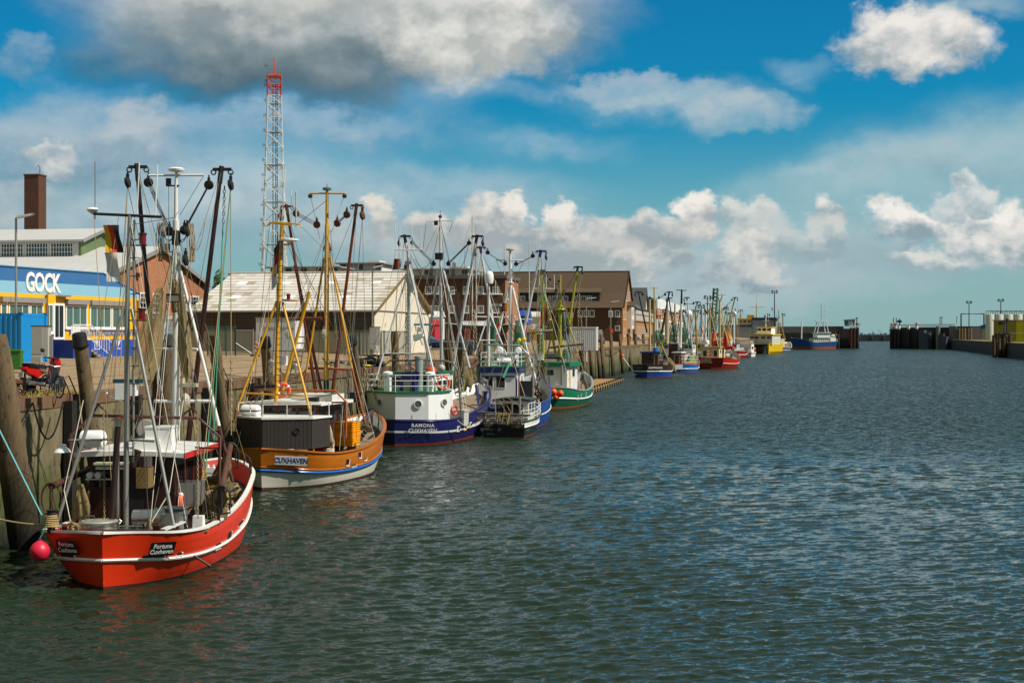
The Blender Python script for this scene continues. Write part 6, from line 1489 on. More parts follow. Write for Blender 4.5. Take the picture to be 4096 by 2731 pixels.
 B.chain(P(1350, 1440, 8), P(1290, 1430, 8), .12, dsteel, .3); B.chain(P(1225, 1478, 8), P(1110, 1470, 8), .12, dsteel, .5)
 cc = B.w((P(1352, 1735, 5.6)[0], 5.6, 1.35)); rm_ = Matrix.Rotation(B.rz, 3, 'Z')
 for k, (dx, dy, nm) in enumerate(((0, 0, 'near left'), (.62, 0, 'near right'), (0, .5, 'far left'), (.62, .5, 'far right'))):
  crate_stack(cc+rm_ @ Vector((dx, dy, .42)), B.rz, 10, '# in the %s stack of yellow crates on the brown cutter' % nm, 'yellow crates stacked on the brown cutter', yel_crate, .6, .48, .2, .115)
 crate_stack(B.w((P(1282, 1760, 6.5)[0], 6.5, 2.1)), B.rz, 1, 'single yellow crate on the brown cutter\'s workbench', 'yellow crates on the brown cutter\'s bench'); crate_stack(B.w((P(1325, 1760, 6.8)[0], 6.8, 2.15)), B.rz, 1, 'yellow crate beside the small hand wheels on the brown cutter', 'yellow crates on the brown cutter\'s bench')
 crate_stack(B.w((P(1255, 1815, 2.6)[0]+.25, 3.2, 1.3)), B.rz, 4, '# of the red crates behind the brown cutter\'s stern house', 'red crates on the brown cutter', M('red_plastic', '#d8301c', .5), .5, .45, .18, .13)
 g = G(); g.box((P(1300, 1720, 6.2)[0], 6.3, 1.65), (1.7, .8, .9), m=dsteel); g.box((P(1310, 1690, 6.2)[0], 6.0, 2.12), (1.8, .9, .06), m=brownp); g.tube([P(1333, 1745, 4.6), P(1338, 1655, 4.6), P(1360, 1655, 4.6), P(1366, 1745, 4.6)], .035, 6, m=steel); g.ob('workbench', None, r)
 g = G()
 for u in (1327, 1343): g.torus(P(u, 1685, 5.6), .17, .025, (0, 1, 0), 12, 5)
 g.ob('hand_wheel', dsteel, r)
 net_bag(B.w(P(1311, 1695, 3.6)), B.w(P(1315, 1790, 3.6)), .08, .26, 'bundle of pale ropes hanging over the brown cutter\'s bitts', M('net_pale', '#c8bda0', .9, var=.3, bump=.6), 9, 8)
 for u in (1276, 1313): g = G(); g.box(P(u, 1800, 3.2), (.3, .3, .75)); g.box(P(u, 1772, 3.2), (.42, .34, .08)); g.ob('mooring_bitt', M('bitt_brown', '#5a3420', .6, var=.3), r)
 g = G(); [g.torus(P(1313, 1795+5*k, 3.2), .28, .04, (0, .1, 1), 14, 5) for k in range(4)]; g.ob('rope_turns', rope_w, r)
 t_ = thing('anchor', 'grey steel plough anchor at the brown cutter\'s bow', 'anchor', B.w(P(1412, 1590, 13.2)), B.rz); g = G(); g.poly([(-.5, 0, -.1), (.55, 0, .35), (.3, 0, -.25)], (0, .06, 0)); g.poly([(-.4, .0, .3), (.5, .06, .3), (-.1, .1, -.3)], (.05, .3, .02)); g.bar((-.1, .1, 0), (-.5, .6, -.5), .1, .14); g.ob('fluke', M('anchor_grey', '#54565a', .5, metal=.3), t_, fix=True)
 B.trawl(P(1488, 1646, 10.3), P(1392, 1754, 5.6), .13, .62, M('beam_grey', '#4a4448', .5, metal=.3, var=.3, rust=.2), dsteel, label='grey beam trawl with tan net on the brown cutter\'s starboard rail', net_drop=.7, bob=9)
 g = G(); g.tube([B.w(P(1495, 1690, 12)), Vector(W(1600, 1650, 93)), ], .025, 5);
 life_ring(B.w(P(1132, 1560, 3.3)), (R(90), 0, R(20)), .3, 'red and white life ring at the foot of the yellow aft mast', M('ring_red', '#e03a20'))
 flag((B.w(P(1120, 960, y)), .55, 1.5), ('#1a1a1e', '#b0231e', '#c08a10'), 'black red gold flag wrapped along the yellow aft mast', dirv=(-.3, 0, 0)); flag((B.w(P(1108, 1055, y)), .5, 1.0), ('#e6e2da', '#d9d6cf'), 'white house pennant hanging left of the yellow aft mast', dirv=(-.4, 0, 0))
 g = G(); c = P(1130, 1415, 6.5); g.box(c, (1.2, .16, .14)); g.box(c-Vector((0, -.1, .35)), (.35, .3, .5)); g.ob('radar_scanner', whitec, r)
 for u, v in ((1085, 1450), (1183, 1465)): g = G(); g.ball(P(u, v, 5), .2, 8); g.tube([P(u, v, 5), P(u, v+40, 5)], .04, 5); g.ob('search_lamp', galv, r, smooth=50)
 B.stays([P(1308, 1000, ym), P(1308, 920, ym), P(1127, 905, y)], 6, None, .012, 7); B.stays([P(1426, 830, ym+.3), P(1146, 834, ym+.3)], 2, None, .012, 9)
 B.tube('bow_flag_staff', [P(1180, 1455, 5), P(1180, 1480, 5)], .1, whitec)
brown_cutter()
def navy_cutter():
 B = Boat('fishing_cutter', 'navy blue cutter with big white stern deckhouse and green top', 'fishing boat', W(1577, 1700, 95.6), W(1922, 1550, 114.8), group='fishing cutters moored along the quay'); r = B.root; P = B.p
 rail = [(0, 0, 1.72), (.45, 1.4, 1.7), (1.0, 2.35, 1.67), (2.2, 2.85, 1.63), (5, 3.0, 1.62), (9, 3.0, 1.95), (13, 2.7, 2.4), (16, 2.0, 2.9), (18.4, .9, 3.35), (19.6, 0, 3.6)]
 wl = [(.1, 0, 0), (.6, 1.1, 0), (1.3, 1.9, 0), (2.6, 2.4, 0), (5, 2.7, 0), (9, 2.7, 0), (13, 2.1, 0), (16, 1.1, 0), (17.6, .35, 0), (18.2, 0, 0)]
 nv = M('navy_hull', '#191c50', .42, var=.22, scale=1.6, rust=.22, rustcol='#2e211c', wear=.34, wearcol='#cfcabb'); nvu = M('navy_upper', '#1e2260', .38, var=.10, scale=1.2, rust=.13, rustcol='#3c2a22')
 B.hull(rail, wl, [(.07, .07, M('boot_red', '#8a2a1c', .6, var=.3)), ((.5, .45, .43, .46, .5), nv), ((.58, .54, .52, .54, .58), white), (1, 1, nvu)], bul=.8, inm=whitec, deckm=deckw, capm=nvu, strakes=[(.97, .98, .04, nvu)], bulge=.08, planks=.25)
 lw = M('lettering_white', '#e6e6e2', .5)
 for s_, u, v in (('RAMONA', 1690, 1702), ('CUXHAVEN', 1690, 1720)): mt = B.hit(u, v, 1, .06); B.at(mt, text(s_, r, (0, 0, 0), (0, 0, 0), .34, lw, bold=.008, space=1.12))
 mt = B.hit(1496, 1719, -1, .06); B.at(mt, text('CUXHAVEN', r, (0, 0, 0), (0, 0, 0), .34, lw, bold=.008, space=1.12))
 for u, v in ((1832, 1716), (1860, 1708), (1880, 1697)): g = G(); g.box((0, 0, 0), (.55, .34, .05), m=whitec); g.box((0, -.2, .02), (.6, .06, .06), m=M('port_yellow', '#c8a040')); g.box((.1, .02, .03), (.3, .22, .02), m=dsteel); B.at(B.hit(u, v, 1, .02), g.ob('freeing_port', None, r))
 pts = [(-2.75, 4.2), (-2.55, 1.5), (0, .2), (2.1, .95), (2.72, 2.1), (2.75, 3.6), (2.4, 4.3)]
 hm = M('house_white', '#efeeea', .35, var=.05, scale=1, coat=.2, rust=.02, rustcol='#b09a80'); h = stern_house(B, pts, 1.6, 3.5, hm, greenp, 0)
 for u, v, k in ((1672, 1616, 2), (1775, 1609, 3), (1521, 1609, 1)): porthole(B, h, u, v, pts[k], pts[k+1], .28, 0, white, M('port_glass', '#59605c', .15))
 top = [Vector((x*.98, y, 3.6)) for x, y in pts]
 B.railing(top, 1.12, 3, whitec, .026)
 w = B.cabin(-1.7, 1.7, 3.6, 7.5, 1.6, 4.75, hm, greenp, over=.2, rt=.1); [B.pane(w, (x, 3.6, 4.2), .8, .55, '-y') for x in (-1.1, 0, 1.1)]; [B.pane(w, (1.7, y, 3.9), .9, .7, '+x') for y in (4.4, 5.6, 6.8)]
 for u in (1551, 1721): g = G(); c = P(u, 1560, 1.6); c.z = 3.6; g.box(c+Vector((0, 0, .45)), (.4, .4, .95)); g.lathe([(.15, .9), (.15, 1.1), (.34, 1.12), (.36, 1.25), (.2, 1.34), (0, 1.36)], c, 14); g.ob('mushroom_vent', hm, r)
 g = G(); c = P(1676, 1500, 3.0); g.lathe([(.28, -1.3), (.28, 1.1), (.32, 1.12), (.32, 1.3), (0, 1.36)], c, 16); g.ob('vent_pipe', M('vent_grey', '#8e9a96', .5), r, smooth=40)
 g = G(); c = P(1636, 1525, 2.4); g.box(c-Vector((0, 0, .3)), (1.2, .8, 1.7), taper=.75, m=nvu); g.box(c+Vector((0, -.42, -.3)), (.5, .05, .75), m=galv); g.box(c+Vector((.15, .5, .35)), (1.0, .7, .6), m=nvu); g.ob('funnel', None, r)
 buoy(B.w(P(1726, 1485, 3.4)), .36, orange, 'orange buoy on the navy cutter\'s green deckhouse top')
 g = G(); g.ball(P(1766, 1472, 3.6), .27, 12); g.tube([P(1766, 1485, 3.6), P(1766, 1520, 3.6)], .04, 5); g.ob('search_lamp', M('lamp_pale', '#a9b0ac', .3), r, smooth=60)
 life_ring(B.w(P(1772, 1530, 2.6)), (R(90), 0, R(25)), .42, 'orange life ring on the white railing of the navy cutter'); life_ring(B.w(P(1480, 1526, 3.4)), (R(90), 0, R(-75)), .4, 'orange life ring seen edge-on at the wall side of the navy cutter'); life_ring(B.w(P(1643, 1490, 4.5)), (R(90), 0, R(15)), .36, 'dull orange life ring behind the navy funnel', M('ring_dull', '#a8471f'))
 y = 3.0; gw = M('mast_pale', '#c9cac8', .4, var=.12, rust=.06)
 B.tube('aft_mast', [P(1638, 1500, y), P(1636, 1250, y), P(1633, 1004, y)], .145, gw, r1=.12, n=10); B.ladder(P(1634, 1462, y-.25), P(1629, 1090, y-.25), .3, 24, galv, r=.016)
 for a, bm_, c in (((1631, 1092), (1568, 1300), (1495, 1545)), ((1639, 1075), (1702, 1350), (1745, 1530))): B.tube('mast_leg', [P(*a, y), P(*bm_, y-.5), P(*c, 1.5)], .07, gw)
 B.tube('leg_bar', [P(1533, 1414, 2.2), P(1719, 1414, 2.2)], .05, gw); B.tube('cross_spar', [P(1578, 1000, y), P(1692, 999, y)], .045, white)
 for u, v0, v1 in ((1581, 1000, 891), (1599, 1000, 908), (1648, 1000, 908), (1652, 990, 950), (1686, 1000, 910)): B.tube('whip_antenna', [P(u, v0, y), P(u, v1, y)], .022, whitec, n=5)
 g = G(); g.box(P(1633, 1051, y-.2), (.45, .2, .22)); g.ob('floodlight', galv, r); g = G(); g.box(P(1650, 1150, y), (.2, .2, .7)); g.ob('junction_box', whitec, r); g = G(); g.lathe([(.1, -.16), (.1, .16)], P(1621, 1068, y), 8); g.ob('signal_lamp', blk_gold, r)
 g = G(); g.poly([P(1650, 1340, 4), P(1692, 1332, 4), P(1692, 1345, 4), P(1655, 1365, 4)], (0, .5, 0), m=whitec); g.box(P(1692, 1298, 4.2), (1.3, .14, .14), m=M('scanner_blue', '#5fb4c4', .5)); g.box(P(1682, 1318, 4.2), (.35, .3, .35), m=whitec); g.ob('radar_scanner', None, r)
 ym = 10.5
 B.tube('main_mast', [P(1766, 1530, ym), P(1765, 1250, ym), P(1762, 1130, ym)], .135, gw, n=12); B.tube('top_mast', [P(1762, 1140, ym), P(1761, 872, ym)], .09, gw, r1=.08); B.tube('cross_tree', [P(1705, 885, ym), P(1813, 883, ym)], .04, white); g = G(); g.lathe([(.06, 0), (.15, .05), (.12, .2)], P(1761, 872, ym), 10); g.tube([P(1761, 866, ym), P(1761, 842, ym)], .02, 4); g.box(P(1744, 893, ym), (.25, .2, .3)); g.box(P(1756, 1025, ym), (.55, .3, .5)); g.ob('mast_lights', dsteel, r)
 for a, c in (((1752, 1080), (1700, 1470)), ((1772, 1075), (1878, 1470))): B.tube('mast_leg', [P(*a, ym), P(*c, ym)], .09, gw)
 for v in (1366, 1394): B.tube('leg_bar', [P(1722, v, ym), P(1852, v, ym)], .05, gw)
 hd = M('head_navy', '#0b1026', .5)
 B.boom(P(1806, 1500, ym), P(1908, 945, ym), .13, gw, hd, P(1782, 1066, ym), 1, .02, 3, [(P(1860, 1390, 9), wire, .014), (P(1898, 1290, 9), rope_t, .02)], bs=.17); B.boom(P(1725, 1480, ym), P(1618, 945, ym), .13, gw, hd, P(1746, 1066, ym), -1, .02, 3, [(P(1575, 1460, 8), rope_t, .014)], bs=.17)
 for k in range(4):
  for u in (1722, 1810): B.rope(P(u+4*k, 1050, ym), P(u+3*k-2, 1105, ym), .02, M('line_green', '#2c4a48', .8))
 for a, c, sg in (((1660, 1035), (1722, 1045), .6), ((1812, 1045), (1878, 960), 1.2)): B.rope(P(*a, ym), P(*c, ym), .02, dsteel, sg)
 g = G(); g.tube([P(1526, 1520, 2), P(1532, 1470, 2), P(1560, 1441, 2), P(1775, 1441, 4), P(1812, 1452, 4), P(1832, 1484, 4), P(1845, 1672, 4.2)], .07, 8); g.ob('gantry_arch', M('arch_grey', '#6d655a', .5, metal=.3), r, smooth=50)
 for a, c, m, yy in (((1581, 1010), (1490, 1530), rope_t, 2), ((1599, 1010), (1560, 1480), rope_t, 2), ((1705, 890), (1690, 1010), wire, 6), ((1813, 885), (1796, 930), wire, ym), ((1750, 905), (1700, 1010), rope_t, 8), ((1633, 1100), (1605, 1530), wire, 2), ((1648, 1000), (1775, 1260), wire, 6), ((1762, 1140), (1764, 1500), wire, 9), ((1790, 1120), (1700, 1420), rope_w, 8), ((1886, 1120), (1828, 1600), rope_t, 7), ((1860, 1000), (1842, 1480), wire, 9)): B.rope(P(*a, yy), P(*c, yy), .015, m)
 for a, c, yy in (((1897, 1240), (1868, 1390), 9), ((1897, 1240), (1893, 1400), 9), ((1899, 1245), (1910, 1440), 10), ((1868, 1390), (1838, 1500), 7), ((1893, 1400), (1905, 1440), 9), ((1603, 1330), (1560, 1430), 2), ((1626, 1250), (1622, 1460), 3), ((1468, 1510), (1513, 1615), 1), ((1457, 1440), (1452, 1590), 1), ((1660, 1302), (1690, 1380), 5)): B.chain(P(*a, yy), P(*c, yy), .13)
 B.trawl(P(1912, 1448, 13.0), P(1842, 1510, 8.0), .14, .75, rusty, M('shoe_green', '#12502c', .5, var=.2), label='beam trawl with thick tan net bundle and green shoe on the navy cutter', net_drop=1.1, bob=10)
 net_bag(B.w(P(1868, 1478, 9)), B.w(P(1866, 1560, 9)), .25, .48, 'thick tan net bundle at the navy cutter\'s starboard side', netd, 12, 8)
 t_ = thing('fish_container', 'pale grey insulated fish container on the navy cutter\'s side deck', 'container', B.w((P(1828, 1600, 6)[0], 6, 1.0)), B.rz); g = G(); g.box((0, 0, .55), (1.35, 1.1, 1.0), taper=1.04); g.box((0, 0, 1.1), (1.5, 1.2, .12)); g.ob('tub', M('tub_grey', '#bdbab0', .6, var=.1), t_)
 g = G(); g.torus(P(1817, 1640, 5), .3, .07, (1, -.5, 0), 14, 6); tag(g.ob('hose_ring', redp, None, loc=r.location, rz=B.rz), 'red hose reel beside the navy cutter\'s deckhouse door', 'hose reel')
 g = G(); g.tube(sagline(B.w(P(1830, 1680, 3)), W(1918, 1692, 101), .35), .03, 5); tag(g.ob('mooring_rope', rope_w, None), 'white mooring rope between the navy cutter and the small dark green boat', 'mooring rope', 'mooring ropes')
 g = G(); g.tube([P(1903, 1540, 15.8), P(1927, 1690, 12)], .09, 7); g.lathe([(.14, -.2), (.16, .35), (.22, .4), (.22, .5)], P(1940, 1590, 15), 10); g.ob('bow_bollard', nvu, r)
 flag((B.w(P(1577, 1035, y)), .55, .75), ('#1a1a1e', '#b8321f', '#d8a518'), 'black red gold flag at the navy cutter\'s aft spar', dirv=(.5, 0, 0), vert=True)
 B.stays([P(1763, 1060, ym), P(1762, 890, ym), P(1634, 1004, y)], 6, None, .014, 11); B.stays([P(1908, 955, ym), P(1618, 955, ym)], 2, None, .014, 13)
 c = P(1598, 1052, y); g = G(); [g.torus(c+Vector((0, 0, -.12*k)), .14-.03*k, .03, (.3, 1, .3*k), 10, 4) for k in range(3)]; g.ob('coiled_line', M('line_violet', '#8a8fc0', .8), r)
navy_cutter()
def angler_boat():
 B = Boat('angling_boat', 'small dark green boat with flat black transom, cabin and draped net', 'boat', W(2016, 1720, 103.5), rz=-R(2), group='fishing cutters moored along the quay'); r = B.root; P = B.p
 gn = M('dark_green_hull', '#142a26', .3, var=.15, coat=.3);
 rail = [(0, 0, 1.12), (.02, 1.0, 1.12), (.05, 1.5, 1.12), (1.2, 1.66, 1.14), (4, 1.75, 1.2), (6.5, 1.5, 1.4), (8.3, .8, 1.65), (9.2, 0, 1.8)]; wl = [(.1, 0, 0), (.12, .9, 0), (.15, 1.4, 0), (1.3, 1.5, 0), (4, 1.5, 0), (6.3, 1.1, 0), (7.8, .45, 0), (8.5, 0, 0)]
 B.hull(rail, wl, [(.08, .08, M('boot_red', '#8a2a1c')), (.64, .64, gn), (1, 1, whitec)], bul=.5, inm=whitec, capm=gn, strakes=[(.64, .64, .03, white)])
 g = G(); g.poly([(-1.48, .0, -.2), (1.48, 0, -.2), (1.52, 0, .95), (-1.52, 0, .95)], (0, -.04, 0)); g.box((.1, -.06, .35), (.03, .02, 1.0)); g.box((-.8, -.06, .35), (.03, .02, 1.0)); g.ob('transom', M('transom_black', '#0e0f0f', .3, var=.2), r, fix=True)
 for s_, z, k in (('OTTERNDORF', .55, .24), ('SFVÖ', .22, .24)): p = P(1962, 1716, -.05); text(s_, r, (p[0], -.06, z), (R(90), 0, 0), k, M('lettering_faded', '#9a9a92'), sx=.9, space=1.1)
 zr = P(2050, 1600, 2)[2]; w = B.cabin(P(1980, 1640, 2)[0], P(2112, 1640, 2)[0], 2.0, 4.6, .6, zr-.05, M('cabin_white', '#c9c7bf', .5), gn, over=.18, rt=.1, crown=.14)
 wd_ = M('wood_varnish', '#7a4a22', .4, var=.2)
 for u, ww, m in ((2000, .62, whitec), (2030, .55, wd_), (2072, .8, whitec)): B.pane(w, (P(u, 1650, 2)[0], 2.0, zr-.75), ww, .95, '-y', m)
 B.pane(w, (P(2030, 1650, 2)[0], 1.98, 1.1), .6, .9, '-y', wd_, dsteel, name='door')
 for y in (2.7, 3.8): B.pane(w, (P(2112, 1640, 2)[0], y, zr-.6), .9, .7, '+x')
 B.railing([B.inn(1, i, 0)+Vector((.08, 0, 0)) for i in (4, 9, 13, 17, 21, 25, 29, 33)], .8, 3, whitec, .022)
 B.railing([(-1.4, .1, 1.1), (-.5, .1, 1.1), (.5, .1, 1.1), (1.4, .1, 1.1)], .55, 2, whitec, .022)
 B.tube('net_pole', [P(1901, 1647, -.3), P(2122, 1661, -.3)], .07, M('pole_grey', '#6c6a66', .5, metal=.4)); B.tube('steel_post', [P(2079, 1660, 1.2), P(2080, 1585, 1.2)], .09, galv)
 t_ = thing('fishing_net', 'thin brown net draped from the pole across the small boat\'s transom', 'fishing net', B.w(P(2010, 1655, -.3)), B.rz, 'nets hung up to dry'); a, c = P(1903, 1648, -.32)-P(2010, 1655, -.3), P(2110, 1660, -.32)-P(2010, 1655, -.3)
 g = G(); rd = random.Random(3); rows = []
 for j in range(9):
  f = j/8; rows.append([a.lerp(c, i/20)+Vector((0, -.05-.1*math.sin(i*1.1+j), -f*(.25+.75*abs(math.sin(i/20*math.pi*2))**.7+rd.uniform(-.04, .04)))) for i in range(21)])
 g.grid(rows); g.ob('mesh', M('net_brown', '#6d5f42', .9, var=.3, alpha_net=70), t_); g = G(); [g.tube([(x-.1, .0, .05), (x, -.1, -.55-.1*k), (x+.12, -.05, .06)], .10, 6) for k, x in enumerate((-.35, .0, .4))]; g.ob('bunched_net', netd, t_, smooth=60)
 for a, c in (((1975, 1470), (1902, 1650)), ((1975, 1560), (2030, 1660)), ((1990, 1560), (2115, 1650)), ((1978, 1550), (1985, 1690)), ((2010, 1590), (2060, 1680)), ((2020, 1440), (1982, 1590))): B.rope(P(*a, .5), P(*c, .2), .014, rope_t)
 for k in range(3): B.rope(P(2036+3*k, 1450, 3), P(2010+3*k, 1510, 2), .03, rope_g)
 g = G(); [g.torus((x, -.12, .75), .2, .08, (0, 1, .1), 12, 6) for x in (-.6, .5, .8, 1.15)]; g.ob('tyre_fender', black, r)
 for x, v in ((1.56, 1712),): g = G(); [g.lathe([(.05, -.02), (.05, .02)], (1.58, .6+.5*k, .45), 8, axis=(1, 0, 0)) for k in range(3)]; g.ob('drain_hole', galv, r)
angler_boat()
def blue_cutter():
 B = Boat('fishing_cutter', 'bright blue cutter with white wheelhouse, behind the small dark green boat', 'fishing boat', W(2022, 1620, 112), W(2128, 1520, 131.5), group='fishing cutters moored along the quay'); r = B.root; P = B.p
 bh = M('blue_hull', '#17428e', .4, var=.12, rust=.04)
 rail = [(0, 0, 1.9), (.5, 1.5, 1.9), (1.1, 2.4, 1.9), (2.2, 2.5, 1.9), (6, 2.65, 1.95), (11, 2.55, 2.2), (15, 2.1, 2.8), (18, 1.2, 3.4), (19.8, 0, 3.8)]; wl = [(.1, 0, 0), (.7, 1.2, 0), (1.5, 2.0, 0), (3, 2.3, 0), (7, 2.45, 0), (11, 2.3, 0), (15, 1.6, 0), (17.6, .5, 0), (18.6, 0, 0)]
 B.hull(rail, wl, [(.05, .05, M('boot_red', '#8a2a1c')), (.5, .5, bh), (.55, .55, white), (1, 1, bh)], bul=.9, inm=M('inner_grey', '#a3a8a8', .5), capm=bh, strakes=[(.53, .53, .05, white)], bulge=.08)
 for u, v in ((1968, 1618),): B.at(B.hit(u, v, -1, .06), text('RE', r, (0, 0, 0), (0, 0, 0), .9, MATS['lettering_white'], bold=.01))
 z0, z1 = P(1990, 1582, 3)[2], P(1990, 1490, 3)[2]
 w = B.cabin(P(1920, 1540, 3)[0], P(2068, 1540, 3)[0], 3, 8.5, 1.1, z1, M('house_white', '#e3e2de'), M('navy_band', '#14265a', .4), over=.15, rt=.42)
 g = G(); g.box(((P(1920, 1500, 3)[0]+P(2068, 1500, 3)[0])/2, 5.7, z1+.45), (2.75, 5.6, .08)); g.ob('green_top', greenp, w)
 B.pane(w, (P(2002, 1530, 3)[0], 3, z1-.75), .75, .95, '-y'); B.pane(w, (P(1955, 1530, 3)[0], 3, z1-.75), .7, .95, '-y'); B.pane(w, (P(2068, 1540, 3)[0], 4.2, z1-1.1), .9, 1.9, '+x', wd_ if False else MATS['wood_varnish'], MATS['wood_varnish'], name='door'); B.pane(w, (P(2068, 1540, 3)[0], 6.2, z1-.7), 1.0, .8, '+x')
 g = G(); g.tube([P(1925, 1504, 2.5), P(2060, 1505, 2.5), P(2066, 1520, 2.5), P(2066, 1590, 2.5)], .08, 6); g.ob('blue_rail', M('navy_band', '#14265a'), r)
 a0, a1 = P(1924, 1482, 3.1), P(2072, 1482, 3.1); zt = z1+.5; B.railing([(a0[0], 8, zt), (a0[0], 3.1, zt), ((a0[0]+a1[0])/2, 3.1, zt), (a1[0], 3.1, zt), (a1[0], 5.5, zt), (a1[0], 8, zt)], 1.1, 3, whitec, .026)
 u2 = B.cabin(a0[0]+.6, a1[0]-.5, 5, 7.6, zt, zt+1.0, M('house_white', '#e3e2de'), whitec, over=.1, rt=.08, name='upper_house'); [B.pane(u2, (x, 5, zt+.62), .55, .45, '-y', whitec, M('tint_green', '#5f7f74', .1)) for x in (a0[0]+1.1, a0[0]+1.9)]
 g = G(); c = P(1950, 1570, 2.2); g.lathe([(.32, -1), (.32, .5), (.36, .55), (0, .6)], c, 14); g.tube([c+Vector((-.05, 0, .5)), c+Vector((-.05, 0, .95)), c+Vector((-.4, -.2, 1.1))], .13, 7); g.ob('vent_pipe', steel, r, smooth=40)
 for u, v in ((2000, 1400), (2073, 1402)): g = G(); g.lathe([(.25, -.2), (.3, 0), (.2, .25)], P(u, v, 5), 12, axis=(.1, -1, .1)); g.tube([P(u, v+5, 5), P(u, v+45, 5)], .05, 5); g.ob('search_lamp', whitec, r, smooth=50)
 raft(B.w(P(2016, 1462, 3.8)), B.rz, 'white life raft canister on the blue cutter\'s green top', 1.2, .32)
 y = 4.5; gw = MATS['mast_pale']
 B.tube('aft_mast', [P(1953, 1480, y), P(1954, 1250, y), P(1955, 1138, y)], .15, gw, r1=.1, n=10); g = G(); g.lathe([(.3, -.45), (.36, -.2), (.36, .25), (.26, .5), (0, .6)], P(1957, 1112, y), 16); g.ob('satellite_dome', whitec, r, smooth=60); B.tube('cross_spar', [P(1901, 1176, y), P(2011, 1177, y)], .06, white)
 for u, v0, v1 in ((1928, 1176, 1090), (1910, 1176, 1140), (1982, 1176, 1122), (1990, 1176, 1145)): B.tube('whip_antenna', [P(u, v0, y), P(u, v1, y)], .022, whitec, n=5)
 for a, c in (((1948, 1275), (1898, 1420)), ((1960, 1255), (2026, 1420))): B.tube('mast_leg', [P(*a, y), P(*c, y-1)], .06, gw)
 B.tube('leg_bar', [P(1916, 1361, y-.5), P(2000, 1361, y-.5)], .05, white)
 ym = 12
 B.tube('main_mast', [P(2042, 1480, ym), P(2042, 1250, ym), P(2042, 1060, ym)], .19, white, r1=.14, n=12); B.tube('top_mast', [P(2042, 1060, ym), P(2041, 1005, ym)], .08, white); g = G(); g.lathe([(.1, -.1), (.4, 0), (.4, .08), (0, .12)], P(2041, 1000, ym), 12); g.ob('radar_dome', M('dome_tan', '#b9ad92', .5), r); B.tube('cross_tree', [P(1984, 1040, ym), P(2096, 1042, ym)], .055, white)
 for a, c in (((2034, 1150), (1975, 1420)), ((2050, 1150), (2108, 1400)), ((2104, 1390), (2150, 1540))): B.tube('mast_leg', [P(*a, ym), P(*c, ym-.5)], .10, white)
 g = G(); g.lathe([(.34, -.06), (.36, 0), (.34, .06)], P(2038, 1131, ym), 12); g.ob('crows_ring', white, r); hb = M('head_blue', '#14245e', .5, var=.2)
 B.boom(P(2080, 1400, ym), P(2163, 1005, ym), .135, gw, hb, P(2052, 1062, ym), 1, .02, 2, [(P(2166, 1420, 9), rope_g, .02), (P(2150, 1330, 9), wire, .016)], bs=.19); B.boom(P(1990, 1390, ym), P(1921, 990, ym), .13, gw, hb, P(2032, 1062, ym), -1, .02, 2, [(P(1905, 1250, 9), wire, .014)], bs=.19)
 g = G(); g.tube([P(1915, 1405, 3.6), P(1925, 1378, 3.6), P(2077, 1381, 3.6), P(2133, 1437, 3.6), P(2133, 1600, 3.6)], .07, 8); g.tube([P(2070, 1510, 3.6), P(2130, 1442, 3.6)], .045, 6); g.tube([P(2080, 1479, 3.6), P(2133, 1479, 3.6)], .04, 6); g.ob('gallows', galv, r, smooth=50)
 for a, c, m, yy in (((2055, 1060), (2010, 1300), wire, 11), ((2096, 1044), (2040, 1150), wire, ym), ((1984, 1040), (2030, 1150), wire, ym), ((2166, 1060), (2132, 1560), rope_g, 8), ((2160, 1080), (2128, 1500), rope_t, 8), ((1955, 1150), (1935, 1500), wire, 2), ((2110, 1395), (2128, 1590), rope_t, 6), ((2150, 1010), (2160, 1600), rope_t, 10)): B.rope(P(*a, yy), P(*c, yy), .016, m)
 B.chain(P(2162, 1320, 10), P(2152, 1690, 10), .15); B.chain(P(2155, 1480, 9), P(2148, 1570, 9), .3, dsteel); g = G(); [g.torus(P(2152+6*math.sin(k), 1575+16*k, 10), .28, .1, (math.sin(k*2), .6, math.cos(k)), 10, 5) for k in range(9)]; tag(g.ob('tyre_chain', black, None, loc=r.location, rz=B.rz), 'string of black rubber bobbins hanging over the blue cutter\'s rail', 'bobbin string')
 B.stays([P(2042, 1060, ym), P(1955, 1150, y)], 6, None, .016, 15); B.stays([P(2163, 1010, ym), P(1921, 1000, ym)], 2, None, .016, 17)
 net_bag(B.w(P(2069, 1282, 8)), B.w(P(2082, 1480, 8)), .12, .42, 'long green net hanging right of the blue cutter\'s main mast', netg, 21, 12); net_bag(B.w(P(1984, 1278, 8)), B.w(P(1960, 1400, 8)), .12, .4, 'green and yellow net hanging left of the blue cutter\'s main mast', netg, 22, 10)
 for u, v in ((2077, 1362), (2096, 1358), (2082, 1392)): buoy(B.w(P(u, v, 7.5)), .2, M('float_yellow', '#d9b51a', .5), 'yellow net float on the green net, %s' % {1362: 'left of the pair', 1358: 'right of the pair', 1392: 'lowest one'}[v], group='yellow net floats')
 flag((B.w(P(2004, 1437, 3.2)), .65, .55), ('#3a8ac8', '#e0d020'), 'small blue and yellow flag on the blue cutter\'s railing', dirv=(1, 0, 0)); flag((B.w(P(2066, 1432, 3.0)), .6, .6), ('#22201e', '#a87a5a', '#d8b83c'), 'faded black red gold flag on the blue cutter\'s railing post', dirv=(-.7, 0, 0)); flag((B.w(P(2010, 1212, 4)), .5, .7), ('#1a1a1e', '#b8321f', '#d8a518'), 'small black red gold flag on the blue cutter\'s aft mast', dirv=(.4, 0, 0), vert=True)
 flag((B.w(P(1999, 1280, 4.5)), .5, 1.2), ('#e0481c', '#e8e6e0', '#e0481c'), 'orange and white pennant beside the blue cutter\'s aft mast', dirv=(-.4, 0, 0))
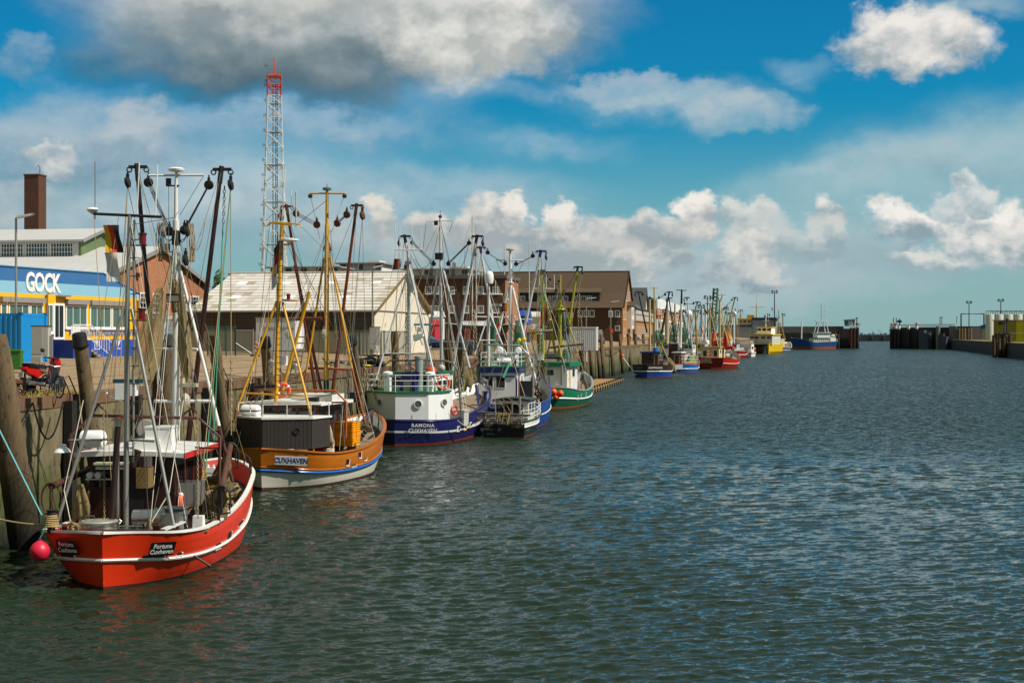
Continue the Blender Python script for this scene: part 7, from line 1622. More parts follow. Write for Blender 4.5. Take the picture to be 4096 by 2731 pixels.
 g = G(); g.box(P(2101, 1560, 5), (1.2, .7, 1.5)); g.ob('net_drum_cover', M('cover_black', '#1d1f20', .6), r)
 g = G(); g.poly([P(1908, 1428, 13), P(1935, 1420, 13), P(1940, 1450, 13), P(1925, 1462, 13)], (0, .4, 0)); g.ob('trawl_door', M('shoe_green', '#12502c'), r, fix=True)
 g = G(); g.tube([P(2110, 1330, 13), P(2210, 1325, 13)], .1, 6); g.ob('rail_pipe', M('pipe_brown', '#6e4c34', .6), r)
blue_cutter()
def green_cutter():
 B = Boat('fishing_cutter', 'emerald green cutter with white stripe, lime masts and three orange buoys', 'fishing boat', W(2160, 1580, 142), W(2347, 1540, 164), group='fishing cutters moored along the quay'); r = B.root; P = B.p
 gh = M('green_hull', '#0f7350', .4, var=.12, rust=.04); gk = M('green_lower', '#0d5a40', .45, var=.2)
 rail = [(0, 0, 2.2), (.5, 1.5, 2.15), (1.2, 2.3, 2.1), (2.5, 2.75, 1.95), (6, 2.9, 1.65), (10, 2.85, 1.6), (14, 2.5, 1.9), (18, 1.5, 2.6), (21, 0, 3.2)]; wl = [(.1, 0, 0), (.7, 1.2, 0), (1.6, 1.9, 0), (3, 2.4, 0), (7, 2.65, 0), (11, 2.5, 0), (15, 1.8, 0), (18.5, .6, 0), (19.8, 0, 0)]
 B.hull(rail, wl, [(.08, .08, M('boot_orange', '#a8481c', .6)), (.44, .42, gk), (.55, .53, whitec), (1, 1, gh)], bul=.8, inm=M('inner_grey', '#a3a8a8'), capm=M('cap_grey', '#8f9794'), capw=.25, strakes=[(.5, .48, .07, whitec)], bulge=.1)
 for u, v in ((2310, 1590), (2322, 1585), (2342, 1576)): g = G(); g.box((0, 0, 0), (.4, .55, .05)); B.at(B.hit(u, v, 1, .03), g.ob('freeing_port', M('port_grey', '#98a09c'), r))
 B.at(B.hit(2192, 1571, 1, .09), text('RE', r, (0, 0, 0), (0, 0, 0), .75, MATS['lettering_white'], bold=.012))
 z0, z1 = 1.2, P(2225, 1466, 4)[2]; w = B.cabin(P(2180, 1500, 4)[0], P(2268, 1500, 4)[0], 4, 9, z0, z1, M('house_white', '#e3e2de'), gh, over=.35, rt=.42); B.pane(w, (P(2234, 1515, 4)[0], 4, z1-1.1), .55, 1.6, '-y', white, white, name='door'); B.pane(w, (P(2268, 1500, 4)[0], 5.2, z1-1.2), .8, 2.0, '+x', white, M('door_yellow', '#d8a21c'), name='door'); B.pane(w, (P(2268, 1500, 4)[0], 7, z1-.7), 1.2, .8, '+x'); B.pane(w, (P(2200, 1490, 4)[0], 4, z1-.6), .8, .6, '-y')
 B.ladder(P(2188, 1545, 3.6), P(2190, 1455, 3.6), .5, 9, gh)
 g = G(); g.tube([P(2180, 1428, 6), P(2240, 1430, 6), P(2254, 1440, 6), P(2256, 1560, 5)], .17, 9); g.ob('exhaust_pipe', M('exhaust_grey', '#3f4244', .5, metal=.3), r, smooth=50); B.tube('vent_stack', [P(2248, 1540, 3.6), P(2248, 1460, 3.6)], .13, galv)
 y = 5
 B.tube('aft_mast', [P(2173, 1430, y), P(2170, 1133, y)], .14, limep, r1=.1, n=9); B.tube('cross_spar', [P(2138, 1154, y), P(2217, 1155, y)], .05, white); [B.tube('whip_antenna', [P(u, 1154, y), P(u, v1, y)], .03, whitec, n=5) for u, v1 in ((2158, 890), (2185, 1098), (2217, 1098))]
 [B.tube('mast_step', [P(2150, v, y), P(2192, v, y)], .04, limep) for v in (1205, 1213, 1308)]; g = G(); g.box(P(2190, 1320, y), (1.0, .2, .16)); g.ob('radar_scanner', whitec, r)
 ym = 12
 B.tube('main_mast', [P(2240, 1425, ym), P(2240, 1200, ym)], .24, limep, r1=.19, n=12); B.tube('top_mast', [P(2240, 1210, ym), P(2242, 1100, ym)], .12, M('mast_tan', '#b89a5a', .5), r1=.09); g = G(); g.lathe([(.62, -.08), (.66, 0), (.62, .08)], P(2240, 1238, ym), 12); g.ob('crows_ring', limep, r)
 for a, c in (((2240, 1215), (2221, 1238)), ((2240, 1215), (2259, 1238)), ((2228, 1240), (2190, 1410)), ((2254, 1245), (2301, 1372))): B.tube('mast_leg', [P(*a, ym), P(*c, ym)], .09, limep)
 for u in (2226, 2254): B.block(P(u, 1175, ym), .26, M('head_olive', '#3a3f1c', .6))
 ho = M('head_green', '#22301c', .5); B.boom(P(2266, 1362, ym), P(2311, 1068, ym), .145, limep, ho, None, 1, low=(.22, brownp), drop=[(P(2285, 1300, 10), rope_t, .018)], bs=.2); B.boom(P(2222, 1415, ym), P(2164, 1082, ym), .145, limep, ho, P(2228, 1180, ym), -1, .02, 2, bs=.2)
 B.rope(P(2304, 1090, ym), P(2250, 1180, ym), .02); B.chain(P(2318, 1175, 14), P(2310, 1370, 14), .17); B.chain(P(2322, 1260, 14), P(2334, 1365, 14), .17); B.chain(P(2312, 1370, 13), P(2305, 1540, 13), .22, MATS['chain_steel']); B.chain(P(2332, 1370, 14), P(2325, 1550, 14), .26, dsteel)
 for a, c, m in (((2255, 1250), (2262, 1430), rope_g), ((2258, 1250), (2275, 1440), rope_b), ((2170, 1140), (2130, 1420), wire), ((2242, 1110), (2180, 1400), wire), ((2240, 1150), (2330, 1560), wire), ((2165, 1100), (2160, 1420), rope_b), ((2290, 1200), (2285, 1380), rope_t), ((2150, 1156), (2143, 1540), rope_g), ((2300, 1330), (2318, 1560), rope_t)): B.rope(P(*a, 9), P(*c, 7), .022, m)
 B.tube('deck_boom', [P(2260, 1320, 8), P(2312, 1560, 12)], .12, wood); net_bag(B.w(P(2262, 1395, 9)), B.w(P(2264, 1440, 9)), .15, .35, 'blue green net bundle hanging below the lime mast', netg, 31, 7)
 for u, v, rr, lb in ((2213, 1566, .35, 'biggest orange buoy at the green cutter\'s stern'), (2238, 1572, .32, 'right hand orange buoy at the green cutter\'s stern'), (2222, 1588, .26, 'smallest orange buoy, lowest at the green cutter\'s stern')): mt = B.hit(u, v, 1, rr*.9); buoy(B.w(mt.translation), rr, orange, lb)
 flag((B.w(P(2183, 1215, 5)), 1.0, 2.0), ('#d62a1e', '#c8281c'), 'long red flag left of the lime masts', dirv=(-.4, 0, 0)); flag((B.w(P(2108, 1290, 5)), .8, 1.8), ('#e0461c', '#e8e6e0'), 'orange and white pennant behind the white derrick with blue head', dirv=(-.4, 0, 0)); flag((B.w(P(2212, 1250, 7)), .5, .8), ('#1a1a1e', '#b8321f', '#d8a518'), 'tiny black red gold flag left of the lime main mast', dirv=(-.4, 0, 0), vert=True)
 g = G(); g.lathe([(.9, -.1), (.95, .3), (0, .5)], P(2200, 1428, 7), 8); tag(g.ob('tarpaulin', M('tarp_grey', '#3c3d38', .8, var=.3), None, loc=r.location, rz=B.rz), 'dark tarpaulin heap on the green cutter\'s roof', 'tarpaulin')
 B.stays([P(2240, 1150, ym), P(2171, 1150, y)], 5, None, .018, 19)
 B.tube('deck_pipe', [P(2195, 1390, 10), P(2330, 1376, 10)], .12, MATS['pipe_brown'])
 for i in range(4): t_ = link('fish_box', crate_mesh(whitec, .6, .5, .7), None, B.w(P(2142+7*i, 1440, 5))); tag(t_, 'white upright fish box on the green cutter\'s aft platform, %s from the left' % ('first', 'second', 'third', 'last')[i], 'fish box', 'white fish boxes on the green cutter')
green_cutter()
# ------------------------------------------------------------------ far row of cutters
def far_cutter(label, st, bw, Lr, Bm, zs, cols, strake, masts, booms, wh=None, txt=None, extra=None, capm=None, low=.45):
 B = Boat('fishing_cutter', label, 'fishing boat', st, bw, group='fishing cutters moored along the quay'); r = B.root; P = B.p; h = Bm/2; L = Lr; a, m, b_ = zs
 rail = [(0, 0, a), (.05*L, .6*h, a), (.08*L, .85*h, a), (.2*L, h, (a+m)/2), (.5*L, h, m), (.75*L, .8*h, (m+b_)/2-.1), (.9*L, .4*h, b_-.25), (L, 0, b_)]
 wl = [(.01*L, 0, 0), (.06*L, .5*h, 0), (.1*L, .7*h, 0), (.22*L, .86*h, 0), (.5*L, .9*h, 0), (.73*L, .62*h, 0), (.86*L, .2*h, 0), (.92*L, 0, 0)]
 B.hull(rail, wl, [(.07, .07, M('boot_red', '#8a2a1c')), (low, low, cols[0]), (low+.1, low+.1, strake), (1, 1, cols[1])], N=26, bul=.6, inm=MATS['inner_grey'], capm=capm or cols[1], strakes=[(low+.05, low+.05, .07, strake)], bulge=.06)
 for (nm, u0, v0, u1, v1, yl, r0, m_) in masts: B.tube(nm, [P(u0, v0, yl), P(u1, v1, yl)], r0, m_, r1=r0*.75, n=7)
 for (u0, v0, u1, v1, yl, m_, hm, top) in booms: B.boom(P(u0, v0, yl), P(u1, v1, yl), .16, m_, hm, P(*top, yl) if top else None, 1 if u1 > u0 else -1, .025, 2, bs=.22, drop=[(P(u1+(6 if u1 > u0 else -6), v0+30, yl-2), wire, .02)])
 if wh:
  u0, u1, v0, v1, y0, y1, m_, rm, wins = wh; x0, x1 = P(u0, v0, y0)[0], P(u1, v0, y0)[0]; zt = P(u0, v0, y0)[2]
  w = B.cabin(x0, x1, y0, y1, .9, zt, m_, rm, over=.25, rt=.25)
  for f, ww, hh, zz, nm in wins: B.pane(w, (x0+(x1-x0)*f, y0, zt-zz), ww, hh, '-y', m_ if nm == 'window' else white, gls if nm == 'window' else MATS['varnish_brown'], name=nm)
  for f in (.25, .6): B.pane(w, (x1, y0+(y1-y0)*f, zt-.8), 1.1, .8, '+x', white)
 return B
cream = M('mast_cream', '#c9b684', .5, var=.15); ochre = M('mast_ochre', '#a8842c', .5, var=.2)
blw = M('hull_blue2', '#164a9c', .42, var=.12); blu = M('hull_skyblue', '#1f6cb8', .42, var=.12); dkb = M('hull_darkbrown', '#33211c', .5, var=.25); redk = M('hull_red2', '#c02018', .4, var=.12); redl = M('hull_maroon', '#8a1814', .45, var=.15); crm = M('hull_cream', '#d9c999', .5)
wbn = [(.25, .9, .8, .7, 'window'), (.75, .9, .8, .7, 'window')]
B = far_cutter('black and blue cutter with white stripe, dark brown wheelhouse and black derricks', W(2588, 1480, 243), W(2652, 1450, 258), 15.5, 6.2, (2.2, 2.0, 3.0), (blw, dkb), whitec,
  [('aft_mast', 2600, 1400, 2599, 1197, 3, .22, cream), ('main_mast', 2619, 1400, 2618, 1230, 9, .26, cream), ('top_mast', 2618, 1232, 2617, 1148, 9, .17, cream), ('cross_tree', 2599, 1152, 2636, 1152, 9, .06, cream), ('mast_leg', 2616, 1200, 2590, 1390, 9, .08, cream), ('mast_leg', 2621, 1200, 2650, 1385, 9, .08, cream), ('signal_bar', 2562, 1357, 2594, 1357, 3, .1, whitec), ('rail_bar', 2562, 1388, 2640, 1388, 4, .07, cream)],
  [(2588, 1330, 2553, 1168, 9, blackp, dsteel, (2606, 1195)), (2640, 1360, 2677, 1168, 9, blackp, dsteel, (2630, 1195))],
  (2566, 2634, 1412, 1460, 4, 9, brownd, M('roof_blue', '#1c3f7c'), [(.3, 1.1, .8, .7, 'window'), (.62, .6, .8, .7, 'window'), (.87, .7, 1.8, 1.1, 'door')]))
for s_, k, dv in (('HOFFNUNG', .44, 0),): B.at(B.hit(2622, 1471, 1, .12), text(s_, B.root, (0, 0, 0), (0, 0, 0), k, MATS['lettering_white'], bold=.02, sx=.75)); B.at(B.hit(2556, 1471, -1, .12), text(s_, B.root, (0, 0, 0), (0, 0, 0), k*.8, MATS['lettering_faded'], sx=.75))
g = G(); p_ = B.w(B.p(2623, 1403, 5)); g.lathe([(.45, -.55), (.5, 0), (.45, .55)], (0, 0, 0), 10); tag(g.ob('barrel', blu, None, loc=p_), 'blue plastic barrel on the black and blue cutter\'s roof', 'barrel')
net_bag(B.w(B.p(2629, 1320, 8)), B.w(B.p(2641, 1380, 8)), .2, .7, 'dark green net hanging right of the cream mast', netg, 41, 8)
B.tube('net_pole', [B.p(2640, 1420, 2), B.p(2652, 1358, 2)], .12, limep); B.tube('deck_boom', [B.p(2640, 1370, 6), B.p(2672, 1440, 6)], .2, wood); net_bag(B.w(B.p(2672, 1430, 8)), B.w(B.p(2680, 1475, 8)), .3, .9, 'tan net bundle at the bow of the black and blue cutter', netd, 42, 7)
B = far_cutter('sky blue cutter with broad white stripe and red rail in the far row', W(2700, 1475, 273), W(2778, 1445, 292), 17, 6.0, (1.6, 1.5, 3.0), (blu, blu), whitec,
  [('aft_mast', 2669, 1375, 2671, 1215, 6, .2, gw_ if False else MATS['mast_pale']), ('main_mast', 2721, 1390, 2726, 1215, 8, .3, white), ('top_mast', 2726, 1216, 2727, 1158, 8, .22, blackp), ('cross_tree', 2706, 1160, 2746, 1162, 8, .09, dsteel), ('mast_leg', 2722, 1240, 2700, 1390, 8, .1, blackp), ('mast_leg', 2728, 1240, 2760, 1390, 8, .1, blackp), ('cream_post', 2788, 1440, 2782, 1225, 12, .2, ochre), ('white_post', 2715, 1380, 2710, 1330, 5, .1, whitec)],
  [(2745, 1375, 2790, 1208, 9, MATS['mast_pale'], M('head_dark', '#1a1c1e'), (2733, 1216)), (2700, 1370, 2676, 1192, 9, blackp, MATS['head_dark'], None), (2770, 1400, 2747, 1190, 14, MATS['mast_pale'], MATS['head_green'], None)],
  (2692, 2722, 1412, 1460, 5, 9, MATS['varnish_house'], whitec, [(.5, 1.0, 2.2, 1.4, 'door')]), capm=redp)
B.railing([B.inn(1, i, .0) for i in (2, 5, 8, 10, 12)], 1.6, 3, M('rail_cream', '#cfc6a8'), .05); g = G(); g.box((0, 0, 0), (2.6, .9, .05), m=whitec); B.at(B.hit(2703, 1467, 1, .1), g.ob('name_plate', None, B.root))
net_bag(B.w(B.p(2731, 1310, 10)), B.w(B.p(2742, 1378, 10)), .2, .75, 'bright green net hanging beside the white mast of the sky blue cutter', netg, 43, 9); net_bag(B.w(B.p(2699, 1300, 10)), B.w(B.p(2690, 1365, 10)), .2, .6, 'dark green net hanging left of the white mast of the sky blue cutter', netg, 44, 9); net_bag(B.w(B.p(2762, 1420, 14)), B.w(B.p(2765, 1475, 14)), .3, 1.0, 'pale green net over the sky blue cutter\'s bow', M('net_palegreen', '#7c9c5c', .9, var=.3), 45, 8)
B = far_cutter('red cutter with flat maroon transom and cream wheelhouse in the far row', W(2826, 1465, 304), W(2935, 1440, 329), 25, 8.2, (2.4, 1.9, 3.2), (redl, redk), crm,
  [('aft_mast', 2842, 1385, 2841, 1220, 5, .22, cream), ('cross_spar', 2820, 1214, 2862, 1216, 5, .08, dsteel), ('main_mast', 2880, 1385, 2879, 1210, 12, .34, cream), ('mast_fork', 2879, 1212, 2870, 1182, 12, .15, cream), ('mast_fork', 2879, 1212, 2890, 1180, 12, .15, cream), ('cross_tree', 2870, 1181, 2905, 1178, 12, .08, cream), ('mast_leg', 2841, 1260, 2795, 1425, 5, .1, cream), ('mast_leg', 2845, 1260, 2882, 1425, 5, .1, cream), ('mast_leg', 2885, 1270, 2925, 1410, 12, .12, cream), ('white_mast', 2820, 1400, 2824, 1240, 22, .3, whitec), ('whip_antenna', 2837, 1220, 2837, 1140, 5, .06, whitec), ('whip_antenna', 2888, 1180, 2887, 1150, 5, .06, whitec)],
  [(2906, 1330, 2940, 1190, 13, ochre, M('head_olive', '#3a3f1c'), (2893, 1238)), (2862, 1320, 2850, 1190, 13, cream, MATS['head_olive'], None)],
  (2805, 2876, 1391, 1436, 4, 10, crm, M('roof_cream', '#b9ab80'), [(.2, .8, 1.3, 1.2, 'window'), (.8, .8, 1.3, 1.2, 'window')]))
for s_, v in (('KORSAR', 1439), ('GREETSIEL', 1448)): p_ = B.p(2828, v, -.2); text(s_, B.root, (p_[0]-.2, -.12+.0, p_[2]), (R(90), 0, 0), .62, M('lettering_cream', '#d8caa0'), bold=.01, sx=.95)
g = G(); g.poly([(-3.3, .15, .35), (3.3, .15, .35), (3.7, -.05, 2.35), (-3.7, -.05, 2.35)], (0, .5, 0)); g.ob('transom', redl, B.root, fix=True)
g = G(); g.box(B.p(2892, 1390, 8), (4.6, 2, .6)); g.ob('red_roof', redp, B.root); life_ring(B.w(B.p(2840, 1411, 3.8)), (R(90), 0, R(10)), .9*.52, 'orange life ring between the two dark windows of the cream wheelhouse')
g = G(); c = B.p(2828, 1378, 8); g.lathe([(.5, 0), (.55, .6), (.4, .9), (0, 1)], c, 12); g.box(B.p(2870, 1357, 8), (1.4, .5, .35)); g.ob('radar_scanner', whitec, B.root)
net_bag(B.w(B.p(2858, 1330, 16)), B.w(B.p(2852, 1380, 16)), .3, .5, 'orange net hung left of the cream mast', M('net_orange', '#d8501c', .9, var=.3), 51, 8); net_bag(B.w(B.p(2902, 1320, 16)), B.w(B.p(2908, 1388, 16)), .25, .5, 'red and orange net hung right of the cream mast', M('net_red', '#b8341c', .9, var=.4), 52, 8); net_bag(B.w(B.p(2908, 1325, 17)), B.w(B.p(2913, 1358, 17)), .3, .6, 'yellow net bundle right of the cream mast', M('net_yellow', '#d8aa1c', .9, var=.3), 53, 7); net_bag(B.w(B.p(2918, 1335, 18)), B.w(B.p(2920, 1380, 18)), .2, .5, 'white net bundle hung at the red cutter\'s bow', M('net_white', '#d8d4c4', .9, var=.3), 54, 7)
g = G(); g.torus(B.p(2913, 1420, 14), .8, .3, (.3, 1, .4), 12, 6); tag(g.ob('net_ring', netg, None, loc=B.root.location, rz=B.rz), 'round green net coil on the far red cutter\'s deck', 'net coil')
flag((B.w(B.p(2816, 1230, 5)), 1.2, .8), ('#1a1a1e', '#b8321f', '#d8a518'), 'black red gold flag on the far red cutter\'s aft spar'); flag((B.w(B.p(2804, 1295, 20)), .9, 1.6), ('#e8e6e0', '#e0601c'), 'white and orange flag left of the cream wheelhouse', dirv=(.5, 0, 0))
# cutters lying inside, seen mostly as masts
ins = [('cutter lying inside behind the sky blue one, yellow posts and white A-frame', 2760, 330, 2752, ochre, blw), ('cutter with white bridge mast lying inside behind the red one', 2805, 345, 2800, MATS['mast_pale'], redl), ('cutter with tall green lattice crane lying beyond the red one', 2870, 372, 2868, netg, dkb), ('cutter with ochre masts just left of the white cabin boat', 2925, 480, 2935, ochre, blw), ('cutter with pale masts left of the far row, close to the wall', 2700, 312, 2690, cream, dkb), ('cutter with ochre masts lying inside left of the black and blue one\'s stern', 2662, 350, 2655, ochre, blw), ('cutter with pale masts lying inside behind the lattice crane', 2850, 430, 2846, MATS['mast_pale'], dkb), ('cutter with cream masts behind the far red cutter\'s bow', 2905, 440, 2902, cream, redl)]
for k, (lb, u, d, um, mm, hm) in enumerate(ins):
 st = W(u, 1400, d); bw = st+Vector((2.0+k*.6, 19, 0)); rd = random.Random(k); s_ = 5700/d/15
 b2 = far_cutter(lb, st, bw, 18, 6.4, (2.2, 2.0, 3.2), (hm, hm), whitec,
      [('aft_mast', um-14*s_, 1390, um-13*s_, 1262+rd.uniform(-20, 20), 4, .2, mm), ('main_mast', um+8*s_, 1390, um+8*s_, 1225+rd.uniform(-15, 25), 10, .28, mm), ('cross_tree', um-8*s_, 1250, um+24*s_, 1250, 10, .09, mm), ('mast_leg', um+6*s_, 1270, um-16*s_, 1395, 10, .12, mm), ('mast_leg', um+10*s_, 1270, um+30*s_, 1395, 10, .12, mm), ('rail_bar', um-20*s_, 1350, um+26*s_, 1352, 8, .1, whitec), ('whip_antenna', um-16*s_, 1262, um-16*s_, 1205, 4, .05, whitec)],
      [(um+14*s_, 1370, um+36*s_, 1235+rd.uniform(-8, 25), 11, mm, MATS['head_dark'], (um+10*s_, 1255)), (um, 1370, um-24*s_, 1240+rd.uniform(-8, 25), 11, mm, MATS['head_dark'], (um+6*s_, 1255))],
      (um-14*s_, um+16*s_, 1375, 1420, 4, 9, (whitec, crm, brownd, whitec, brownd)[k % 5], (bluep, whitec, redp, bluep, whitec)[k % 5], wbn))
 if k == 2:
  g = G(); a, c = b2.p(2852, 1330, 12), b2.p(2863, 1152, 12); w_ = Vector((.55, 0, 0)); q = Vector((0, .55, 0))
  for i in range(12):
   f0, f1 = i/12, (i+1)/12
   for o1, o2 in ((w_+q, -w_+q), (-w_+q, -w_-q), (-w_-q, w_-q), (w_-q, w_+q)): g.tube([a.lerp(c, f0)+o1, a.lerp(c, f1)+o1], .16, 4); g.tube([a.lerp(c, f0)+o1, a.lerp(c, f1)+o2], .10, 4)
  g.ob('lattice_crane', M('crane_green', '#14603a', .5), b2.root)
 if k in (0, 3): g = G(); g.ball(b2.p(um+2*s_, 1255, 8), .9, 10); g.tube([b2.p(um+2*s_, 1262, 8), b2.p(um+2*s_, 1380, 8)], .3, 6); g.ob('satellite_dome', whitec, b2.root)
# ------------------------------------------------------------------ vessels in the outer harbour
def hullbox(B, L, h, z, m, bands=None, fl=.1, inm=None):
 rail = [(0, 0, z[0]), (.01*L, .7*h, z[0]), (.03*L, h*.95, z[0]), (.3*L, h, z[1]), (.7*L, h*.95, z[1]), (.9*L, .5*h, z[2]*.9+z[1]*.1), (L, 0, z[2])]; wl = [(.02*L, 0, 0), (.03*L, .6*h, 0), (.06*L, .85*h, 0), (.3*L, h*.95, 0), (.68*L, h*.8, 0), (.86*L, .25*h, 0), (.93*L, 0, 0)]
 B.hull(rail, wl, bands or [(1, 1, m)], N=22, bul=.5, inm=inm or m, capm=whitec)
hz_ = MATS['house_white']
def cabin_boat():
 B = Boat('cabin_boat', 'small white cabin cruiser right of the far red cutter', 'motor boat', W(2978, 1420, 455), W(3006, 1420, 464), group='boats in the outer harbour'); hullbox(B, 8.5, 2.5, (1.6, 1.5, 1.9), whitec, [(.1, .1, dsteel), (.7, .7, whitec), (.8, .8, black), (1, 1, whitec)])
 w = B.cabin(-1.9, 1.9, 1.2, 5, 1, 4.2, whitec, whitec, over=.1); B.pane(w, (0, 1.2, 2.6), 1.7, 1.0, '-y'); B.pane(w, (1.9, 3, 3.0), 2.2, .9, '+x'); B.railing([(-1.6, 1.5, 4.4), (1.6, 1.5, 4.4), (1.6, 4.6, 4.4)], .7, 2, whitec, .05)
 life_ring(B.w((1.3, 1.1, 2.0)), (R(90), 0, 0), .42, 'white life ring on the small cabin cruiser\'s stern', whitec)
cabin_boat()
def catamaran():
 st = W(3052, 1405, 545); B = Boat('catamaran', 'yellow and cream work catamaran facing the camera with two bridges', 'work catamaran', st, rz=-R(16), group='boats in the outer harbour'); r = B.root
 yc = M('cat_yellow', '#d8b40e', .45, var=.1); cc = M('cat_cream', '#c9c6ae', .5, var=.08); s_ = 545/5700
 w0 = 46*s_
 for sx_ in (-1, 1):
  g = G(); x = sx_*3.6; rows = []
  for yy, hh, zt in ((12, 1.0, 4.6), (4, 1.0, 4.6), (-2, .9, 4.7), (-5.5, .25, 5.0)): rows.append([(x-hh, yy, 4.4), (x-hh*.8, yy, 1), (x, yy, -.6), (x+hh*.8, yy, 1), (x+hh, yy, 4.4), (x+hh, yy, zt), (x-hh, yy, zt)])
  g.grid(rows, close=True); g.f += [tuple(range(7)), tuple(range(21, 28))]; g.mi += [0, 0]; g.ob('hull', yc, r, fix=True)
 g = G(); g.box((0, 4, 4.4), (8.6, 17, .5)); g.ob('bridge_deck', blackp, r); g = G(); g.box((0, 5, 3.9), (5.6, 14, .5)); g.ob('tunnel_roof', blackp, r)
 w = B.cabin(-4.4, 4.4, -3, 9, 4.6, 9.2, cc, yc, over=.35, rt=.5); B.box_ = None
 for x in (-3.4, -1.6, .9, 3.2): B.pane(w, (x, -3.0, 8.0), 1.7, 1.3, '-y', whitec)
 for y in (-1, 2, 5): B.pane(w, (-4.4, y, 8.0), 2.0, 1.3, '-x', whitec)
 w2 = B.cabin(-2.6, 2.9, 1, 7, 9.7, 13.0, whitec, yc, over=.25, rt=.4, name='upper_bridge'); [B.pane(w2, (x, 1, 12.0), 1.6, 1.3, '-y', whitec) for x in (-1.8, .2, 2.1)]; [B.pane(w2, (-2.6, y, 12.0), 2, 1.2, '-x', whitec) for y in (2.5, 5)]
 B.railing([(-4.2, -5.2, 4.7), (-1.5, -5.4, 4.7), (1.5, -5.4, 4.7), (4.2, -5.2, 4.7), (4.2, 2, 4.7)], 1.3, 3, galv, .05)
 B.tube('mast', [(0, 4, 13.2), (0, 4, 18.5)], .16, whitec); B.tube('mast_yard', [(-1.2, 4, 16.5), (1.2, 4, 16.5)], .08, whitec); g = G(); g.ball((-2.8, 4, 10.6), .8, 10); g.ball((-3.4, 3, 9.8), .7, 10); g.ob('satellite_dome', whitec, r)
 r.scale = (1, 1, .76)
 for x, z in ((-4.9, 3.2), (-2.2, 1.6)): buoy(B.w((x, -4.8, z)), .75, orange, 'big orange fender on the yellow catamaran, %s one' % ('upper' if z > 2 else 'lower'))
 life_ring(B.w((-1.9, -3.15, 4.9)), (R(90), 0, 0), .7*.6, 'orange life ring on the yellow catamaran\'s front')
catamaran()
def grey_cutter():
 B = Boat('fishing_cutter', 'grey-blue cutter with white bow interior, between the yellow catamaran and the blue ship', 'fishing boat', W(3092, 1400, 560), W(3155, 1390, 578), group='boats in the outer harbour'); r = B.root; P = B.p; gb = M('hull_greyblue', '#4d5c6c', .5, var=.2)
 hullbox(B, 19, 3.6, (2.4, 2.2, 4.2), gb, [(.5, .5, gb), (.56, .56, whitec), (1, 1, gb)], inm=whitec); rb = M('boom_rust', '#8a5a24', .5)
 for nm, a, c, y, rr, m in (('main_mast', (3117, 1370), (3116, 1240), 9, .3, cream), ('whip_antenna', (3116, 1240), (3116, 1200), 9, .06, whitec), ('mast_leg', (3113, 1290), (3105, 1370), 9, .14, ochre), ('mast_leg', (3120, 1290), (3142, 1360), 9, .14, ochre), ('cross_tree', (3104, 1262), (3124, 1264), 9, .1, whitec)): B.tube(nm, [P(*a, y), P(*c, y)], rr, m)
 B.boom(P(3132, 1365, 10), P(3131, 1256, 10), .24, rb, brownd, None, 1, bs=.28); B.boom(P(3084, 1330, 8), P(3069, 1257, 8), .24, rb, brownd, P(3108, 1285, 9), -1, .03, 2, bs=.28); w = B.cabin(-2.2, 2.2, 3, 8, 1.5, 5.4, cream, whitec); B.pane(w, (0, 3, 4.4), 2.4, .9, '-y')
grey_cutter()
